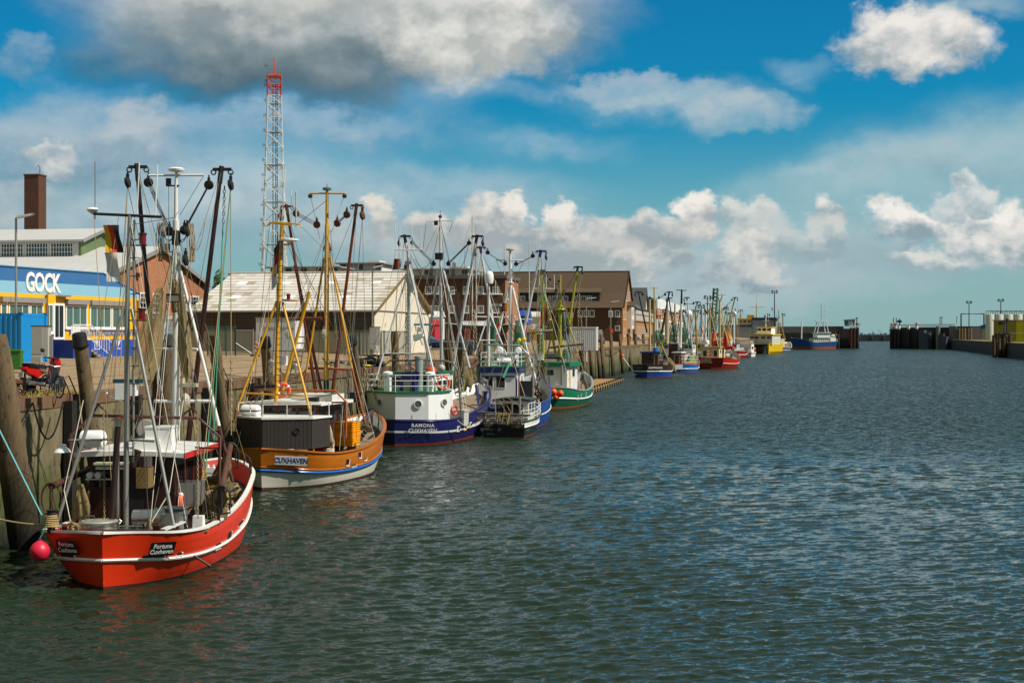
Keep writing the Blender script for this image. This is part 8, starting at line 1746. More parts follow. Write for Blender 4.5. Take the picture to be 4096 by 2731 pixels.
def blue_ship():
 B = Boat('coaster', 'blue coaster with rust red lower hull, white bridge aft and tall twin-leg mast', 'ship', W(3343, 1390, 688), W(3155, 1390, 684), group='boats in the outer harbour'); r = B.root; s_ = 690/5700; bl = M('ship_blue', '#164f8e', .5, var=.2, rust=.05); rd_ = M('ship_rust', '#9a5230', .7, var=.3)
 rail = [(0, 0, 6.0), (.1, 2.5, 6.0), (.4, 3.4, 6.0), (5, 3.8, 5.6), (9, 3.8, 5.4), (12, 3.8, 5.2), (15, 3.6, 6.4), (18, 2.6, 7.6), (21, 1.0, 8.2), (22.8, 0, 8.5)]; wl = [(.8, 0, 0), (.9, 2, 0), (1.5, 3, 0), (5, 3.6, 0), (9, 3.7, 0), (13, 3.4, 0), (17, 1.8, 0), (19.5, .5, 0), (20.5, 0, 0)]
 B.hull(rail, wl, [((.38, .38, .36, .3, .22), rd_), (1, 1, bl)], N=24, bul=.9, inm=bl, capm=whitec, deckm=greenp); g = G(); g.lathe([(0, -1.8), (.7, -1.2), (.85, 0), (.7, 1.2)], (0, 20.6, .5), 10, axis=(0, -1, .02)); g.ob('bulbous_bow', rd_, r, smooth=50)
 w = B.cabin(-3, 3, 4.6, 12.4, 4.6, 8.2, M('ship_house', '#c9c9b8', .5), greenp, over=.3, rt=.3); w2 = B.cabin(-2.8, 2.8, 4, 10.5, 8.5, 12.0, hz_, whitec, over=.4, rt=.4, name='bridge')
 for i in range(6): B.pane(w2, (2.8, 4.8+i*1.05, 11), .85, .9, '+x', hz_); B.pane(w2, (-2.8, 4.8+i*1.05, 11), .85, .9, '-x', hz_)
 for i in range(7): B.pane(w, (-3, 5.2+i*1.05, 6.8), .5, 1.6, '-x', hz_, M('ship_ochre', '#8e7a4c'), name='panel')
 w3 = B.cabin(-2, 2, .8, 3.4, 5.6, 9.2, hz_, whitec, over=.2, name='stern_house'); B.railing([(-3, .4, 6), (-3, 3, 6)], 1.6, 3, whitec, .06)
 g = G();
 for y in (4.4, 10.2):
  for x in (-2, 2): g.tube([(x, y, 12.2), (x*.8, y+(2 if y < 6 else -2)*.7, 20.5)], .24, 6)
 for x in (-1.6, 1.6): g.tube([(x, 4.4, 20.6), (x, 10.2, 20.6)], .2, 6)
 g.tube([(0, 7.3, 20.6), (0, 7.3, 33.5)], .24, 7); g.tube([(0, 5.3, 30.6), (0, 9.3, 30.6)], .14, 5); g.tube([(0, 5.4, 30.6), (0, 5.4, 33)], .06, 4); g.tube([(0, 9.2, 30.6), (0, 9.2, 33)], .06, 4)
 for z in (27.4, 24): g.box((0, 6.2, z), (.5, 1.4, .3)); g.lathe([(.3, -.3), (.3, .5)], (0, 5.8, z+.4), 8)
 g.ob('mast', M('mast_silver', '#b9c0c0', .5), r)
 B.tube('fore_mast', [(0, 17.4, 7.6), (0, 17.2, 20.5)], .3, whitec); B.tube('stay', [(0, 7.3, 20), (0, 4, 12)], .08, wire); g = G(); g.lathe([(1.0, -.7), (1.1, 0), (1.0, .7)], (0, 1.4, 10.0), 12, axis=(0, 1, 0)); g.ob('reel', M('reel_grey', '#b5b5ae'), r)
 B.at(B.hit(3205, 1372, 1, .08), text('HELGOLAND' if False else 'MS', r, (0, 0, 0), (0, 0, 0), .01, whitec)) if False else None
 r.scale = (1, 1, .66)
 flag((B.w((0, .3, 9.0)), 1.8, 1.2), ('#1a1a1e', '#b8321f', '#d8a518'), 'black red gold flag at the stern of the blue coaster')
blue_ship()
def offshore_ship():
 st = W(3112, 1390, 640); B = Boat('offshore_vessel', 'big grey and dark blue vessel with yellow crane deck behind the catamaran', 'ship', st, rz=R(84), group='boats in the outer harbour'); r = B.root; gr = M('ship_grey', '#868e92', .5, var=.1); db = M('ship_darkblue', '#1d3260', .5)
 hullbox(B, 30, 4.5, (5, 5, 8), gr); B.cabin(-4, 4, .5, 11, 4, 13.6, gr, db, over=.1, rt=1.2, name='stern_block'); B.cabin(-4, 4, 11.2, 26, 4, 10.6, gr, db, over=.1, rt=.9, name='main_deckhouse'); w = B.cabin(-3.2, 3.2, 11.5, 17.5, 11.5, 14.0, M('bridge_yellow', '#cdb878', .5), M('bridge_yellow2', '#c9a63c'), over=.3, rt=.4, name='bridge')
 for i in range(3): B.pane(w, (3.2, 12.5+i*2, 13.1), 1.5, 1.0, '+x'); B.pane(w, (-3.2, 12.5+i*2, 13.1), 1.5, 1.0, '-x')
 g = G(); g.box((0, 12.2, 15.2), (2.5, 3.2, 1.6)); g.tube([(0, 16.5, 14), (0, 16.5, 16.2)], .3, 7); g.ob('crane_house', M('crane_yellow', '#c9a020', .5), r); g = G(); g.tube([(0, 9.5, 13), (0, 9.5, 21)], .42, 8, r1=.25); g.tube([(0, 6, 19.5), (0, 13, 19.5)], .14, 5); g.tube([(-1.2, 9.5, 20), (1.2, 9.5, 20)], .15, 5); g.tube([(0, 9.5, 21), (0, 9.5, 27)], .08, 4); g.ob('mast', cream, r); g = G(); g.ball((0, 5.5, 15.6), .9, 12); g.ob('satellite_dome', whitec, r)
 flag((B.w((0, 2.8, 19.5)), 1.0, 1.2), ('#c01c2c', '#b01828'), 'small red flag right of the cream mast of the grey vessel')
offshore_ship()
# ------------------------------------------------------------------ piers across the harbour mouth
darks = M('pier_dark_steel', '#2e2a27', .8, var=.4, scale=.3, rust=.3, world=True, tide=[(1.5, 3.5, '#141510', .95)]); greyc = M('pier_concrete', '#67635c', .9, var=.2, scale=.2, world=True)
def ferry_pier():
 a, c = W(3125, 1395, 745), W(3437, 1393, 737); loc = Vector((a.x, a.y, 0)); L = (c-a).length; r = thing('ferry_pier', 'dark ferry pier with grey windbreak wall and blue control hut', 'pier', loc, -math.atan2(a.y-c.y, c.x-a.x)); X = lambda u: L*(u-3125)/(3437-3125); s_ = 740/5700; Z = lambda v: 7.5-(v-1335)*s_
 g = G(); g.box((X(3230), 10, Z(1318)), (X(3360)-X(3100), .6, Z(1305)-Z(1331))); g.ob('windbreak', greyc, r); g = G(); g.box((X(3230), 8, (Z(1331))/2-.5), (X(3360)-X(3100), 6, Z(1331)+1)); g.ob('pier_base', darks, r)
 g = G(); g.box((X(3395), 5, (Z(1314)-.8)/2), (X(3436)-X(3355), 9, Z(1314)+.8)); g.ob('pier_head', darks, r)
 g = G(); g.box((X(3330), 6, Z(1310)), (X(3375)-X(3285), 5, 1.3)); g.ob('linkspan', M('span_black', '#141416', .6), r)
 for i, u in enumerate((3352, 3405, 3418, 3431)): g = G(); g.tube([(X(u), -.8+(i > 0)*.0, -1.5), (X(u), -.8, Z(1335 if u < 3400 else 1310))], .9 if u < 3400 else .7, 9); g.ob('dolphin_pile', rusty if u in (3405, 3418) else darks, r)
 for i in range(6): g = G(); g.box((X(3372+9*i), -.2, 2), (.7, .8, 5), ry=R(8*(-1)**i)); g.ob('fender_timber', darks, r)
 g = G(); g.poly([(X(3380), 2, Z(1303)), (X(3418), 2, Z(1303)), (X(3421), 2, Z(1279)), (X(3378), 2, Z(1282))], (0, 4, 0)); h = g.ob('control_hut', M('hut_blue', '#5a8a94', .6), r, fix=True); g = G(); g.box((X(3400), 1.9, Z(1293)), (1.6, .2, 2.6)); g.box((X(3408), 1.9, Z(1293)), (.9, .2, 2.6)); g.ob('hut_window', whitec, h); g = G(); g.poly([(X(3375), 1, Z(1282)), (X(3423), 1, Z(1278)), (X(3423), 7, Z(1278)), (X(3375), 7, Z(1282))], (0, 0, .4)); g.ob('hut_roof', galv, h)
 g = G()
 for i in range(22): u = 3285+7*i; g.bar((X(u), .8, Z(1314)), (X(u), .8, Z(1305)), .12, .12)
 g.tube([(X(3285), .8, Z(1305)), (X(3436), .8, Z(1305))], .1, 4); g.ob('railing', galv, r)
 g = G(); g.tube([(X(3428), 2, Z(1310)), (X(3428), 2, Z(1270))], .25, 5); g.box((X(3428), 2, Z(1272)), (1.1, .5, .5)); g.ob('light_post', dsteel, r); g = G(); g.box((X(3435), 1, Z(1298)), (1.5, .2, 1.5), ry=R(45), m=whitec); g.box((X(3427), 1, Z(1296)), (1.2, .2, 1.2), ry=R(45), m=redp); g.ob('nav_board', None, r)
ferry_pier()
g = G(); a, c = W(3300, 1350, 1500), W(3760, 1350, 1500); g.box(((a.x+c.x)/2, a.y, 2.4), (240, 8, 8)); bw = tag(g.ob('breakwater', M('breakwater_dark', '#3c4042', .8)), 'long low dark breakwater across the harbour mouth', 'breakwater'); g = G(); [g.box((a.x+i*12, a.y-4.3, 4), (1.2, .8, 4)) for i in range(20)]; o = g.ob('buttress', greyc, bw); o['kind'] = 'stuff'
def east_pier():
 a, c = W(3566, 1390, 725), W(3745, 1396, 701); loc = Vector((a.x, a.y, 0)); L = (c-a).length; r = thing('east_pier', 'dark sheet-piled pier with white-topped dolphins and railings, right of the harbour mouth', 'pier', loc, math.atan2(c.y-a.y, c.x-a.x)); X = lambda u: L*(u-3566)/(3745-3566); s_ = 715/5700; Z = lambda v: 7.5-(v-1335)*s_
 g = G(); g.box((X(3720), 6, Z(1309)/2-.5), (X(3875)-X(3566), 11, Z(1309)+1)); g.ob('pier_body', darks, r)
 g = G(); g.box((X(3705), .1, Z(1340)), (X(3732)-X(3680), .8, Z(1316)-Z(1352))); g.ob('concrete_face', greyc, r)
 for i, u in enumerate((3570, 3588, 3601, 3640, 3673)):
  g = G(); g.tube([(X(u), -.9, -1.5), (X(u), -.9, Z(1313))], .75, 9, m=darks); g.tube([(X(u), -.9, Z(1315)), (X(u), -.9, Z(1303))], .8, 9, m=whitec); g.ob('dolphin_pile', None, r)
 g = G(); g.tube([(X(3760), -1.5, -1.5), (X(3760), -1.5, Z(1306))], 1.1, 10); g.ob('dolphin_pile', M('pile_grey', '#77726c', .8, var=.2), r)
 for u0, u1, v in ((3700, 3737, 1332), (3782, 3806, 1345)): g = G(); g.box((X((u0+u1)/2), -3, Z(v)/2), (X(u1)-X(u0), 3, Z(v))); g.box((X((u0+u1)/2)-1, -3, Z(v)+.7), (2, 2, 1.6)); g.ob('fender_box', M('fender_darkgrey', '#3f454a', .7), r)
 g = G()
 for i in range(34): u = 3575+7*i; g.bar((X(u), .8, Z(1309)), (X(u), .8, Z(1298)), .14, .14)
 g.tube([(X(3575), .8, Z(1298)), (X(3808), .8, Z(1298)), (X(3860), -4, Z(1331))], .14, 4); g.tube([(X(3575), .8, Z(1303)), (X(3808), .8, Z(1303)), (X(3860), -4, Z(1336))], .12, 4); g.ob('railing', galv, r)
 g = G(); g.tube([(X(3594), 1, Z(1309)), (X(3594), 1, Z(1274))], .3, 5); [g.lathe([(.62, -.2), (.62, .2)], (X(u), .8, Z(1285)), 12, axis=(0, 1, 0)) for u in (3588.5, 3599.5)]; g.ob('signal_discs', black, r)
 for u in (3568, 3580): g = G(); g.tube([(X(u), 1, Z(1309)), (X(u), 1, Z(1270))], .2, 5); g.ob('light_post', dsteel, r)
 for u in (3743, 3747, 3751, 3807): g = G(); g.tube([(X(u), 3, Z(1300)), (X(u), 3, Z(1271))], .16, 5); g.box((X(u)+.4, 3, Z(1270)), (1, .3, .3)); g.ob('lamp_post', galv, r)
 for u, v in ((3568, 1298), (3580, 1297), (3669, 1296)): g = G(); g.box((X(u)-.6, .3, Z(v)), (1.6, .15, 1.6), ry=R(45), m=whitec); g.poly([(X(u)-.6, .15, Z(v)+1.1), (X(u)+.5, .15, Z(v)), (X(u)-.6, .15, Z(v)-1.1)], (0, .05, 0), m=redp); g.ob('nav_board', None, r)
east_pier()
# quay on the right side of the basin
EQ = [Wz(3805, 1397, 0), Wz(3972, 1420, 0), Wz(4110, 1440, 0)]; EQ.append(EQ[-1]+Vector((60, -250, 0)))
r = thing('east_quay', 'dark quay wall on the right side of the basin', 'quay wall', EQ[0]); g = G()
for p, q in zip(EQ, EQ[1:]): p, q = p-EQ[0], q-EQ[0]; g.add([p+Vector((0, 0, -2)), q+Vector((0, 0, -2)), q+Vector((0, 0, 4.7)), p+Vector((0, 0, 4.7))], [(0, 1, 2, 3)])
g.ob('wall_face', darks, r)
g = G(); n = len(EQ); g.add([tuple(p)[:2]+(4.7,) for p in EQ]+[(EQ[-1].x+500, EQ[-1].y, 4.7), (900, 900, 4.7), (EQ[0].x+10, EQ[0].y+60, 4.7)], [tuple(range(n+3))]); o = struct(g.ob('east_ground', M('verge_yellow', '#6e6226', .9, var=.5, scale=.08, world=True), fix=True))
if o.data.polygons[0].normal.z < 0: o.data.flip_normals()
for i, u in enumerate((3834, 3846, 3857, 3871, 3880)): p = Wz(u, 1400, 0); pile((p.x, p.y-1.5, 10.2), (p.x, p.y-1.5, -1), .62, 'far dark timber pile, number %s from the left of the five at the east quay' % ('one', 'two', 'three', 'four', 'five')[i], seed=70+i, group='piles at the east quay')
def dolphin():
 p = Wz(4010, 1428, 0); r = thing('mooring_dolphin', 'cluster of dark piles with two rusty outer posts in front of the yellow building', 'mooring dolphin', p); s_ = (p-EYE).dot(FV)/5700
 for i, (u, v, rr, m) in enumerate(((3977, 1340, 8, rusty), (3985, 1331, 6, pilem), (3998, 1331, 7, pilem), (4008, 1331, 6, pilem), (4017, 1331, 7, pilem), (4024, 1338, 6, pilem), (4038, 1342, 9, rusty))): x = (u-4010)*s_; z = 7.5-(v-1335)*s_; g = G(); g.tube([(x, .6*(i % 2), -1.5), (x, .6*(i % 2), z)], rr*s_*.9, 9); g.ob('dolphin_post', m, r, smooth=50)
 g = G(); g.bar((-28*s_, -.4, 7.4), (30*s_, -.4, 7.4), .4, .5); g.ob('waling', darks, r); g = G(); g.tube([(8*s_, 1, 7), (8*s_, 1, 12)], .2, 6); g.tube([(18*s_, 1, 7), (18*s_, 1, 12.6)], .25, 6); g.lathe([(.4, -.3), (.4, .3)], (21*s_, 1, 12), 8); g.ob('light_post', dsteel, r)
dolphin()
def yellow_building():
 d = 520; a = W(3974, 1345, d); loc = Vector((a.x, a.y, 4.7)); s_ = d/5700; r = thing('yellow_building', 'yellow painted harbour building with grey glazed side', 'building', loc, -R(10)); ym_ = M('facade_shaded_yellow', '#8c8230', .7, var=.05); yb_ = M('facade_lit_yellow', '#cfc010', .7)  # one yellow paint: front colour darkened for its shade, side wing sunlit bright
 Z = lambda v: 7.5-(v-1335)*s_-4.7; w_ = 85*s_
 g = G(); g.box((w_/2, 4, Z(1282)/2), (w_, 8, Z(1282))); g.ob('front_wall', ym_, r); g = G(); g.box((w_+8, 4.2, Z(1282)/2), (16, 8, Z(1282))); g.ob('side_wing', yb_, r); g = G(); g.box((w_+9, .1, Z(1320)), (13, .3, 5)); g.ob('glazing', M('glazing_pale', '#8e9ea4', .15), r); g = G(); g.box((26*s_, -.05, Z(1293)), (16*s_, .2, 1.1)); g.ob('vent', dsteel, r); g = G(); g.box((45*s_, -.05, Z(1313)), (6*s_, .2, 2.6)); g.ob('door', galv, r)
 g = G(); g.box((w_/2+8, 4, Z(1281)), (w_+17, 8.4, .3)); g.ob('roof_edge', galv, r)
 g = G(); [g.bar((60*s_+i*1.4, -3, Z(1345)), (60*s_+i*1.4, -3, Z(1333)), .08, .08) for i in range(14)]; g.tube([(60*s_, -3, Z(1333)), (60*s_+19, -3, Z(1333))], .08, 4); g.ob('railing', galv, r)
yellow_building()
for i, u in enumerate((3959, 3996, 4034, 4072, 4110)):
 d = 640; p = W(u, 1300, d); s_ = d/5700; t_ = thing('silo', 'pale round silo tank, %s of the row behind the yellow building' % ('leftmost', 'second', 'third', 'fourth', 'last')[i], 'silo', (p.x, p.y, 4.7), 0, 'silo tanks'); zt = 7.5-(1258-1335)*s_-4.7
 g = G(); g.lathe([(17*s_, 0), (17*s_, zt-.3), (16*s_, zt), (0, zt+.5)], (0, 0, 0), 24); g.ob('tank', M('silo_cream', '#c4c4b4', .5, var=.08), t_, smooth=40); g = G(); g.torus((0, 0, zt+1.6), 15*s_, .1, (0, 0, 1), 20, 4); [g.bar((15*s_*math.cos(k*.6), 15*s_*math.sin(k*.6), zt), (15*s_*math.cos(k*.6), 15*s_*math.sin(k*.6), zt+1.6), .1, .1) for k in range(11)]; g.box((2, 0, zt+1.4), (30*s_, 1.4, .25)); g.ob('walkway', dsteel, t_)
p = W(3860, 1320, 690); t_ = thing('low_hall', 'long grey concrete hall with blue roof edge left of the yellow building', 'hall', (p.x, p.y, 4.7), -R(6)); s_ = 690/5700
g = G(); g.box((0, 4, 2.9), (120*s_, 8, 7.2)); g.ob('wall', greyc, t_); g = G(); g.poly([(50*s_-3, -.3, 5.4), (118*s_, -.3, 5.6), (118*s_, -.3, 9.2), (96*s_, -.3, 8.2)], (0, 6, 0)); g.ob('blue_roof', M('roof_blue2', '#24408c', .6), t_, fix=True); g = G(); g.box((88*s_, 3, 2.6), (60*s_, 6, 5.4)); g.ob('annex', M('annex_grey', '#a9a49a', .8), t_); g = G(); g.box((50*s_, -.2, 2.4), (20*s_, .3, 3.4)); g.ob('gate_opening', whitec, t_)
p = W(3890, 1300, 700); t_ = thing('pipe_portal', 'dark steel goalpost-shaped pipe bridge in front of the silos', 'pipe bridge', (p.x, p.y, 4.7)); s_ = 700/5700; g = G(); g.tube([(-44*s_, 0, 0), (-44*s_, 0, 12.6), (44*s_, 0, 12.6), (44*s_, 0, 0)], .42, 6); g.ob('frame', dsteel, t_)
for i, (u, v0, v1, d, lb) in enumerate(((3098, 1285, 1164, 620, 'tall twin-headed floodlight mast behind the yellow catamaran'), (3876, 1305, 1206, 690, 'tall floodlight mast behind the east pier'), (4003, 1280, 1198, 640, 'tall floodlight mast in front of the silos'), (2830, 1330, 1185, 520, 'four-headed floodlight mast behind the far red cutter'), (2805, 1330, 1222, 520, 'shorter floodlight mast left of the four-headed one'))):
 p = W(u, 1335, d); s_ = d/5700; t_ = thing('floodlight_mast', lb, 'light mast', (p.x, p.y, 4.7), 0, 'floodlight masts'); zt = 7.5-(v1-1335)*s_-4.7; g = G(); g.tube([(0, 0, 0), (0, 0, zt)], .28, 7, r1=.18); g.ob('pole', dsteel, t_)
 for x in (-.9, .9): g = G(); g.box((x, 0, zt), (1.0, .6, .55), ry=R(20 if x > 0 else -20)); g.box((x, 0, zt-.75), (1.0, .6, .45)); g.ob('lamp_head', black, t_)
# faint far shore structures
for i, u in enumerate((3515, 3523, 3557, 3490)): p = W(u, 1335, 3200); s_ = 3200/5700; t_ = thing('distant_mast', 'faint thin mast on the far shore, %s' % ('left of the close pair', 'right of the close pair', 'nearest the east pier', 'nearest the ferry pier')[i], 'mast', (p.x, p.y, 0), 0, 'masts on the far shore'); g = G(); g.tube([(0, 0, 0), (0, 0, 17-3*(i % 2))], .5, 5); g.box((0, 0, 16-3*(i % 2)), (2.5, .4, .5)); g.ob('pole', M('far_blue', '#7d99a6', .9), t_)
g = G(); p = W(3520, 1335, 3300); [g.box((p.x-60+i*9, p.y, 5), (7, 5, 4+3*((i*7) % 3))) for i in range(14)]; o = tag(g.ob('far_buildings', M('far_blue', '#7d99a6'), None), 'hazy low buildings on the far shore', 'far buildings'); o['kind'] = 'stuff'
# ------------------------------------------------------------------ things standing on the quay
def gz(x):
 o = QX-x
 return QZ+.01+(.37*(o-1.05)/3.95 if o < 5 else (.37+.42*(o-5)/6 if o < 11 else .79+.1*min(1, (o-11)/5)))
def Q(u, x): p = Wx(u, 1400, x); return Vector((p.x, p.y, gz(x)))
def T(name, label, cat, p, rz=0, group=None): return thing(name, label, cat, p, rz, group)
# blue shipping container
p = W(82, 1441, 74); p.z = 6.0; r = T('shipping_container', 'bright blue corrugated shipping container beside the workshop', 'container', p, -R(3)); cb = M('container_blue', '#0c86c8', .45, var=.12, scale=1.2, rust=.06)
def corr(a, c, n, h, z0, k=.05):
 rows = [[], []]; a, c = Vector(a), Vector(c); nn = (c-a).cross(Vector((0, 0, 1))).normalized()*k
 for i in range(n*4+1):
  q = a.lerp(c, i/(n*4))+nn*(0, 1, 1, 0)[i % 4]; rows[0].append((q.x, q.y, z0)); rows[1].append((q.x, q.y, z0+h))
 return rows
g = G(); g.grid(corr((-6, .02, 0), (-.1, .02, 0), 20, 2.3, .15)); g.grid(corr((0, .1, 0), (0, 2.35, 0), 8, 2.3, .15)); g.ob('wall_sheet', cb, r)
g = G(); g.box((-3, 1.22, 2.5), (6.06, 2.44, .14)); g.box((-3, 1.22, .08), (6.06, 2.44, .16)); [g.box((x, y, 1.3), (.15, .15, 2.5)) for x in (-5.98, -.02) for y in (.05, 2.39)]; g.ob('frame', cb, r); g = G(); [g.box((x, y, z), (.2, .2, .13)) for x in (-.02, -5.98) for y in (.05, 2.39) for z in (.07, 2.55)]; g.ob('corner_casting', M('casting_blue', '#0a5f96'), r)
# wheelie bin, switch cabinets, street lamps
p = Wz(62, 1484, 5.75); r = T('wheelie_bin', 'green wheelie bin in front of the blue container', 'bin', p, R(15)); g = G(); g.box((0, 0, .5), (.52, .5, .86), taper=1.16); g.ob('body', M('bin_green', '#2f6b1c', .5), r); g = G(); g.box((0, -.02, .97), (.64, .66, .09), rx=R(-4)); g.ob('lid', M('bin_green_lid', '#3c7a22', .5), r); g = G(); [g.lathe([(.1, -.03), (.1, .03)], (x, .22, .1), 10, axis=(1, 0, 0)) for x in (-.25, .25)]; g.ob('wheels', black, r)
def cabinet(p, sc, label):
 r = T('switch_cabinet', label, 'switch cabinet', p, R(8), 'grey switch cabinets on posts'); g = G(); g.bar((.42*sc, 0, 0), (.42*sc, 0, 2.3*sc), .13*sc, .13*sc); g.ob('post', galv, r)
 g = G(); g.box((0, -.02, 2.05*sc), (.72*sc, .42*sc, 1.3*sc)); g.ob('housing', M('cabinet_grey', '#b5b3a8', .5, var=.08, rust=.05), r); g = G(); g.box((-.12*sc, -.24*sc, 2.1*sc), (.46*sc, .02, 1.15*sc)); g.ob('door', M('cabinet_door', '#a3a195', .5), r); g = G(); g.box((-.1*sc, -.3*sc, 1.28*sc), (.42*sc, .2*sc, .26*sc)); g.ob('meter_box', M('cabinet_door', '#a3a195'), r); g = G(); g.box((0, 0, 2.72*sc), (.78*sc, .48*sc, .04)); g.ob('lid', rusty, r)
 g = G(); [g.tube(sagline((-.1*sc+.1*k, 0, 1.15*sc), (.3*sc, 0, .5*sc), .1), .012, 4) for k in range(3)]; g.ob('cable', black, r)
pc = Wz(166, 1545, 5.35); pc.z = gz(pc.x); cabinet(pc, .95, 'rust-topped grey cabinet on a steel post right behind the red scooter'); cabinet(Q(1500, -28.0), 1.05, 'grey cabinet on a post in front of the cream warehouse gable'); cabinet(Q(2400, -28.5), 1.15, 'small grey cabinet standing between piles right of the white site container')
def lamp(p, zt, dx, label, hd=1.0):
 r = T('street_lamp', label, 'street lamp', p, 0, 'street lamps on the quay'); h = zt-p.z; g = G(); g.tube([(0, 0, 0), (0, 0, h*.35)], .09*hd, 7); g.tube([(0, 0, h*.35), (0, 0, h)], .065*hd, 7); g.ob('pole', galv, r); g = G(); g.tube([(0, 0, h), (dx*.25, 0, h+.05)], .05, 6); g.poly([(dx*.1, -.14*hd, h-.02), (dx*.95*hd, -.17*hd, h+.12), (dx*1.05*hd, -.12*hd, h+.24), (dx*.1, -.1*hd, h+.12)], (0, .3*hd, 0)); g.ob('lamp_head', M('lamp_head_grey', '#b4b3aa', .5), r, fix=True)
for u, d, vt, dx, lb in ((64, 78, 872, 1.0, 'street lamp behind the blue container'), (1490, 117, 1072, .9, 'street lamp in front of the warehouse\'s right corner'), (1794, 150, 1168, .8, 'street lamp behind the navy cutter\'s main mast'), (2345, 235, 1195, 1.1, 'street lamp in front of the brick house, above the site container'), (2443, 270, 1208, 1.1, 'street lamp with a white board near the brick house corner')): p = W(u, 1400, d); lamp(Vector((p.x, p.y, 5.9)), W(u, vt, d).z, dx, lb, 1.0 if d < 200 else 1.5)
p = W(2443, 1255, 269.5); g = G(); g.box((0, 0, 0), (.85, .06, 1.25)); o = tag(g.ob('notice_board', whitec, None, loc=p), 'white notice board on the lamp post by the brick house', 'sign'); g = G(); [g.box((0, -.04, .42-.2*k), (.6, .02, .06)) for k in range(5)]; g.ob('text_line', M('text_grey', '#6a7076'), o)
p = Wx(2445, 1325, -26.3); r = T('life_saver_box', 'orange red rescue box on top of a pile near the brick house', 'rescue box', p-Vector((0, 0, .3))); g = G(); g.box((0, 0, .35), (.62, .4, .85)); g.ob('case', M('box_orange', '#d8401c'), r); g = G(); g.box((.06, -.22, .35), (.3, .04, .45)); g.ob('panel', M('box_yellow', '#d8a030'), r)
# scooter and bicycle at the edge
def wheel(g, c, R1, r, ax, m=None, k=0):
 g.torus(c, R1, r, ax, 22, 6, m)
p = Wz(122, 1572, 5.2); p.z = gz(p.x); r = T('motor_scooter', 'red and black motor scooter parked with its rear to the water', 'scooter', p, R(-14)); bk = M('scooter_black', '#141416', .4); rdm = M('scooter_red', '#c01410', .3, coat=.3)
for y, nm in ((-.05, 'rear_wheel'), (1.25, 'front_wheel')): g = G(); g.torus((0, y, .26), .19, .075, (1, 0, 0), 20, 8, black); g.lathe([(.14, -.03), (.14, .03)], (0, y, .26), 12, dsteel, axis=(1, 0, 0)); g.ob(nm, None, r, smooth=50)
g = G(); g.poly([(-.11, -.25, .70), (-.11, -.34, .86), (-.11, .1, .88), (-.11, .5, .66), (-.11, .2, .5)], (.22, 0, 0)); g.ob('tail_fairing', rdm, r, fix=True); g = G(); g.poly([(-.13, -.25, .95), (-.15, .5, .90), (-.13, .55, .78), (-.13, -.2, .86)], (.28, 0, 0)); g.ob('seat', bk, r, fix=True)
g = G(); g.poly([(-.15, .5, .35), (-.15, 1.0, .35), (-.12, 1.15, .9), (-.12, 1.05, 1.12), (-.12, .95, .9), (-.15, .85, .45)], (.3, 0, 0)); g.ob('front_fairing', rdm, r, fix=True); g = G(); g.box((0, .45, .4), (.26, 1.0, .2)); g.tube([(0, 1.0, 1.05), (0, 1.25, .3)], .04, 6); g.ob('frame', bk, r)
g = G(); g.tube([(-.34, .95, 1.12), (0, 1.0, 1.08), (.34, .95, 1.12)], .02, 6); g.tube([(-.28, .98, 1.12), (-.36, .95, 1.3)], .01, 4); g.ball((-.38, .94, 1.34), .07, 8); g.ob('handlebar', bk, r); g = G(); g.poly([(-.1, -.3, .3), (.1, -.3, .3), (.12, -.36, .66), (-.12, -.36, .66)], (0, .03, 0)); g.ob('mudguard', bk, r, fix=True)
g = G(); g.box((-.02, -.385, .62), (.2, .01, .16)); pl = g.ob('number_plate', whitec, r); g = G(); g.box((0, -.34, .82), (.2, .03, .08)); g.ob('tail_lamp', redp, r); g = G(); g.tube([(.2, -.25, .38), (.18, .4, .3)], .07, 8); g.ob('exhaust', steel, r)
r.scale = (1.28, 1.28, 1.28)
text('LBZ\nWP1', pl, (-.02, -.395, .62), (R(90), 0, 0), .07, blackp, ext=.001)
g = G(); g.box((.28, .75, .55), (.3, .04, .6)); g.ob('leg_shield', M('shield_grey', '#8c8f90', .4), r)
p = Wz(208, 1574, 5.2); p.z = gz(p.x); r = T('bicycle', 'dark bicycle with wire basket parked right of the scooter', 'bicycle', p, R(-38)); r.scale = (1.22, 1.22, 1.22); bf = M('bike_blue', '#26405c', .35)
for x in (-.52, .52):
 g = G(); g.torus((x, 0, .36), .34, .022, (0, 1, 0), 26, 6, black); g.torus((x, 0, .36), .31, .012, (0, 1, 0), 22, 5, steel); [g.tube([(x, 0, .36), (x+.31*math.cos(k*.52), 0, .36+.31*math.sin(k*.52))], .003, 3, steel) for k in range(12)]; g.ob('wheel', None, r)
g = G(); [g.tube(q, .018, 6) for q in ([(.52, 0, .36), (.4, 0, .95)], [(.41, 0, .8), (-.05, 0, .35)], [(-.05, 0, .35), (-.2, 0, .92)], [(.4, 0, .62), (-.1, 0, .45)], [(-.05, 0, .35), (-.52, 0, .36)], [(-.17, 0, .75), (-.52, 0, .36)])]; g.ob('frame', bf, r)
g = G(); g.tube([(.3, -.3, 1.08), (.4, -.1, 1.0), (.4, .1, 1.0), (.3, .3, 1.08)], .014, 6); g.ob('handlebar', steel, r); g = G(); g.poly([(-.32, -.09, .95), (-.08, -.03, .97), (-.08, .03, .97), (-.32, .09, .95)], (0, 0, .05)); g.ob('saddle', black, r); g = G(); g.torus((-.05, 0, .35), .09, .012, (0, 1, 0), 12, 4); g.tube([(-.05, -.1, .35), (.05, -.1, .2)], .012, 4); g.tube([(-.05, .1, .35), (-.15, .1, .5)], .012, 4); g.ob('crank', steel, r)
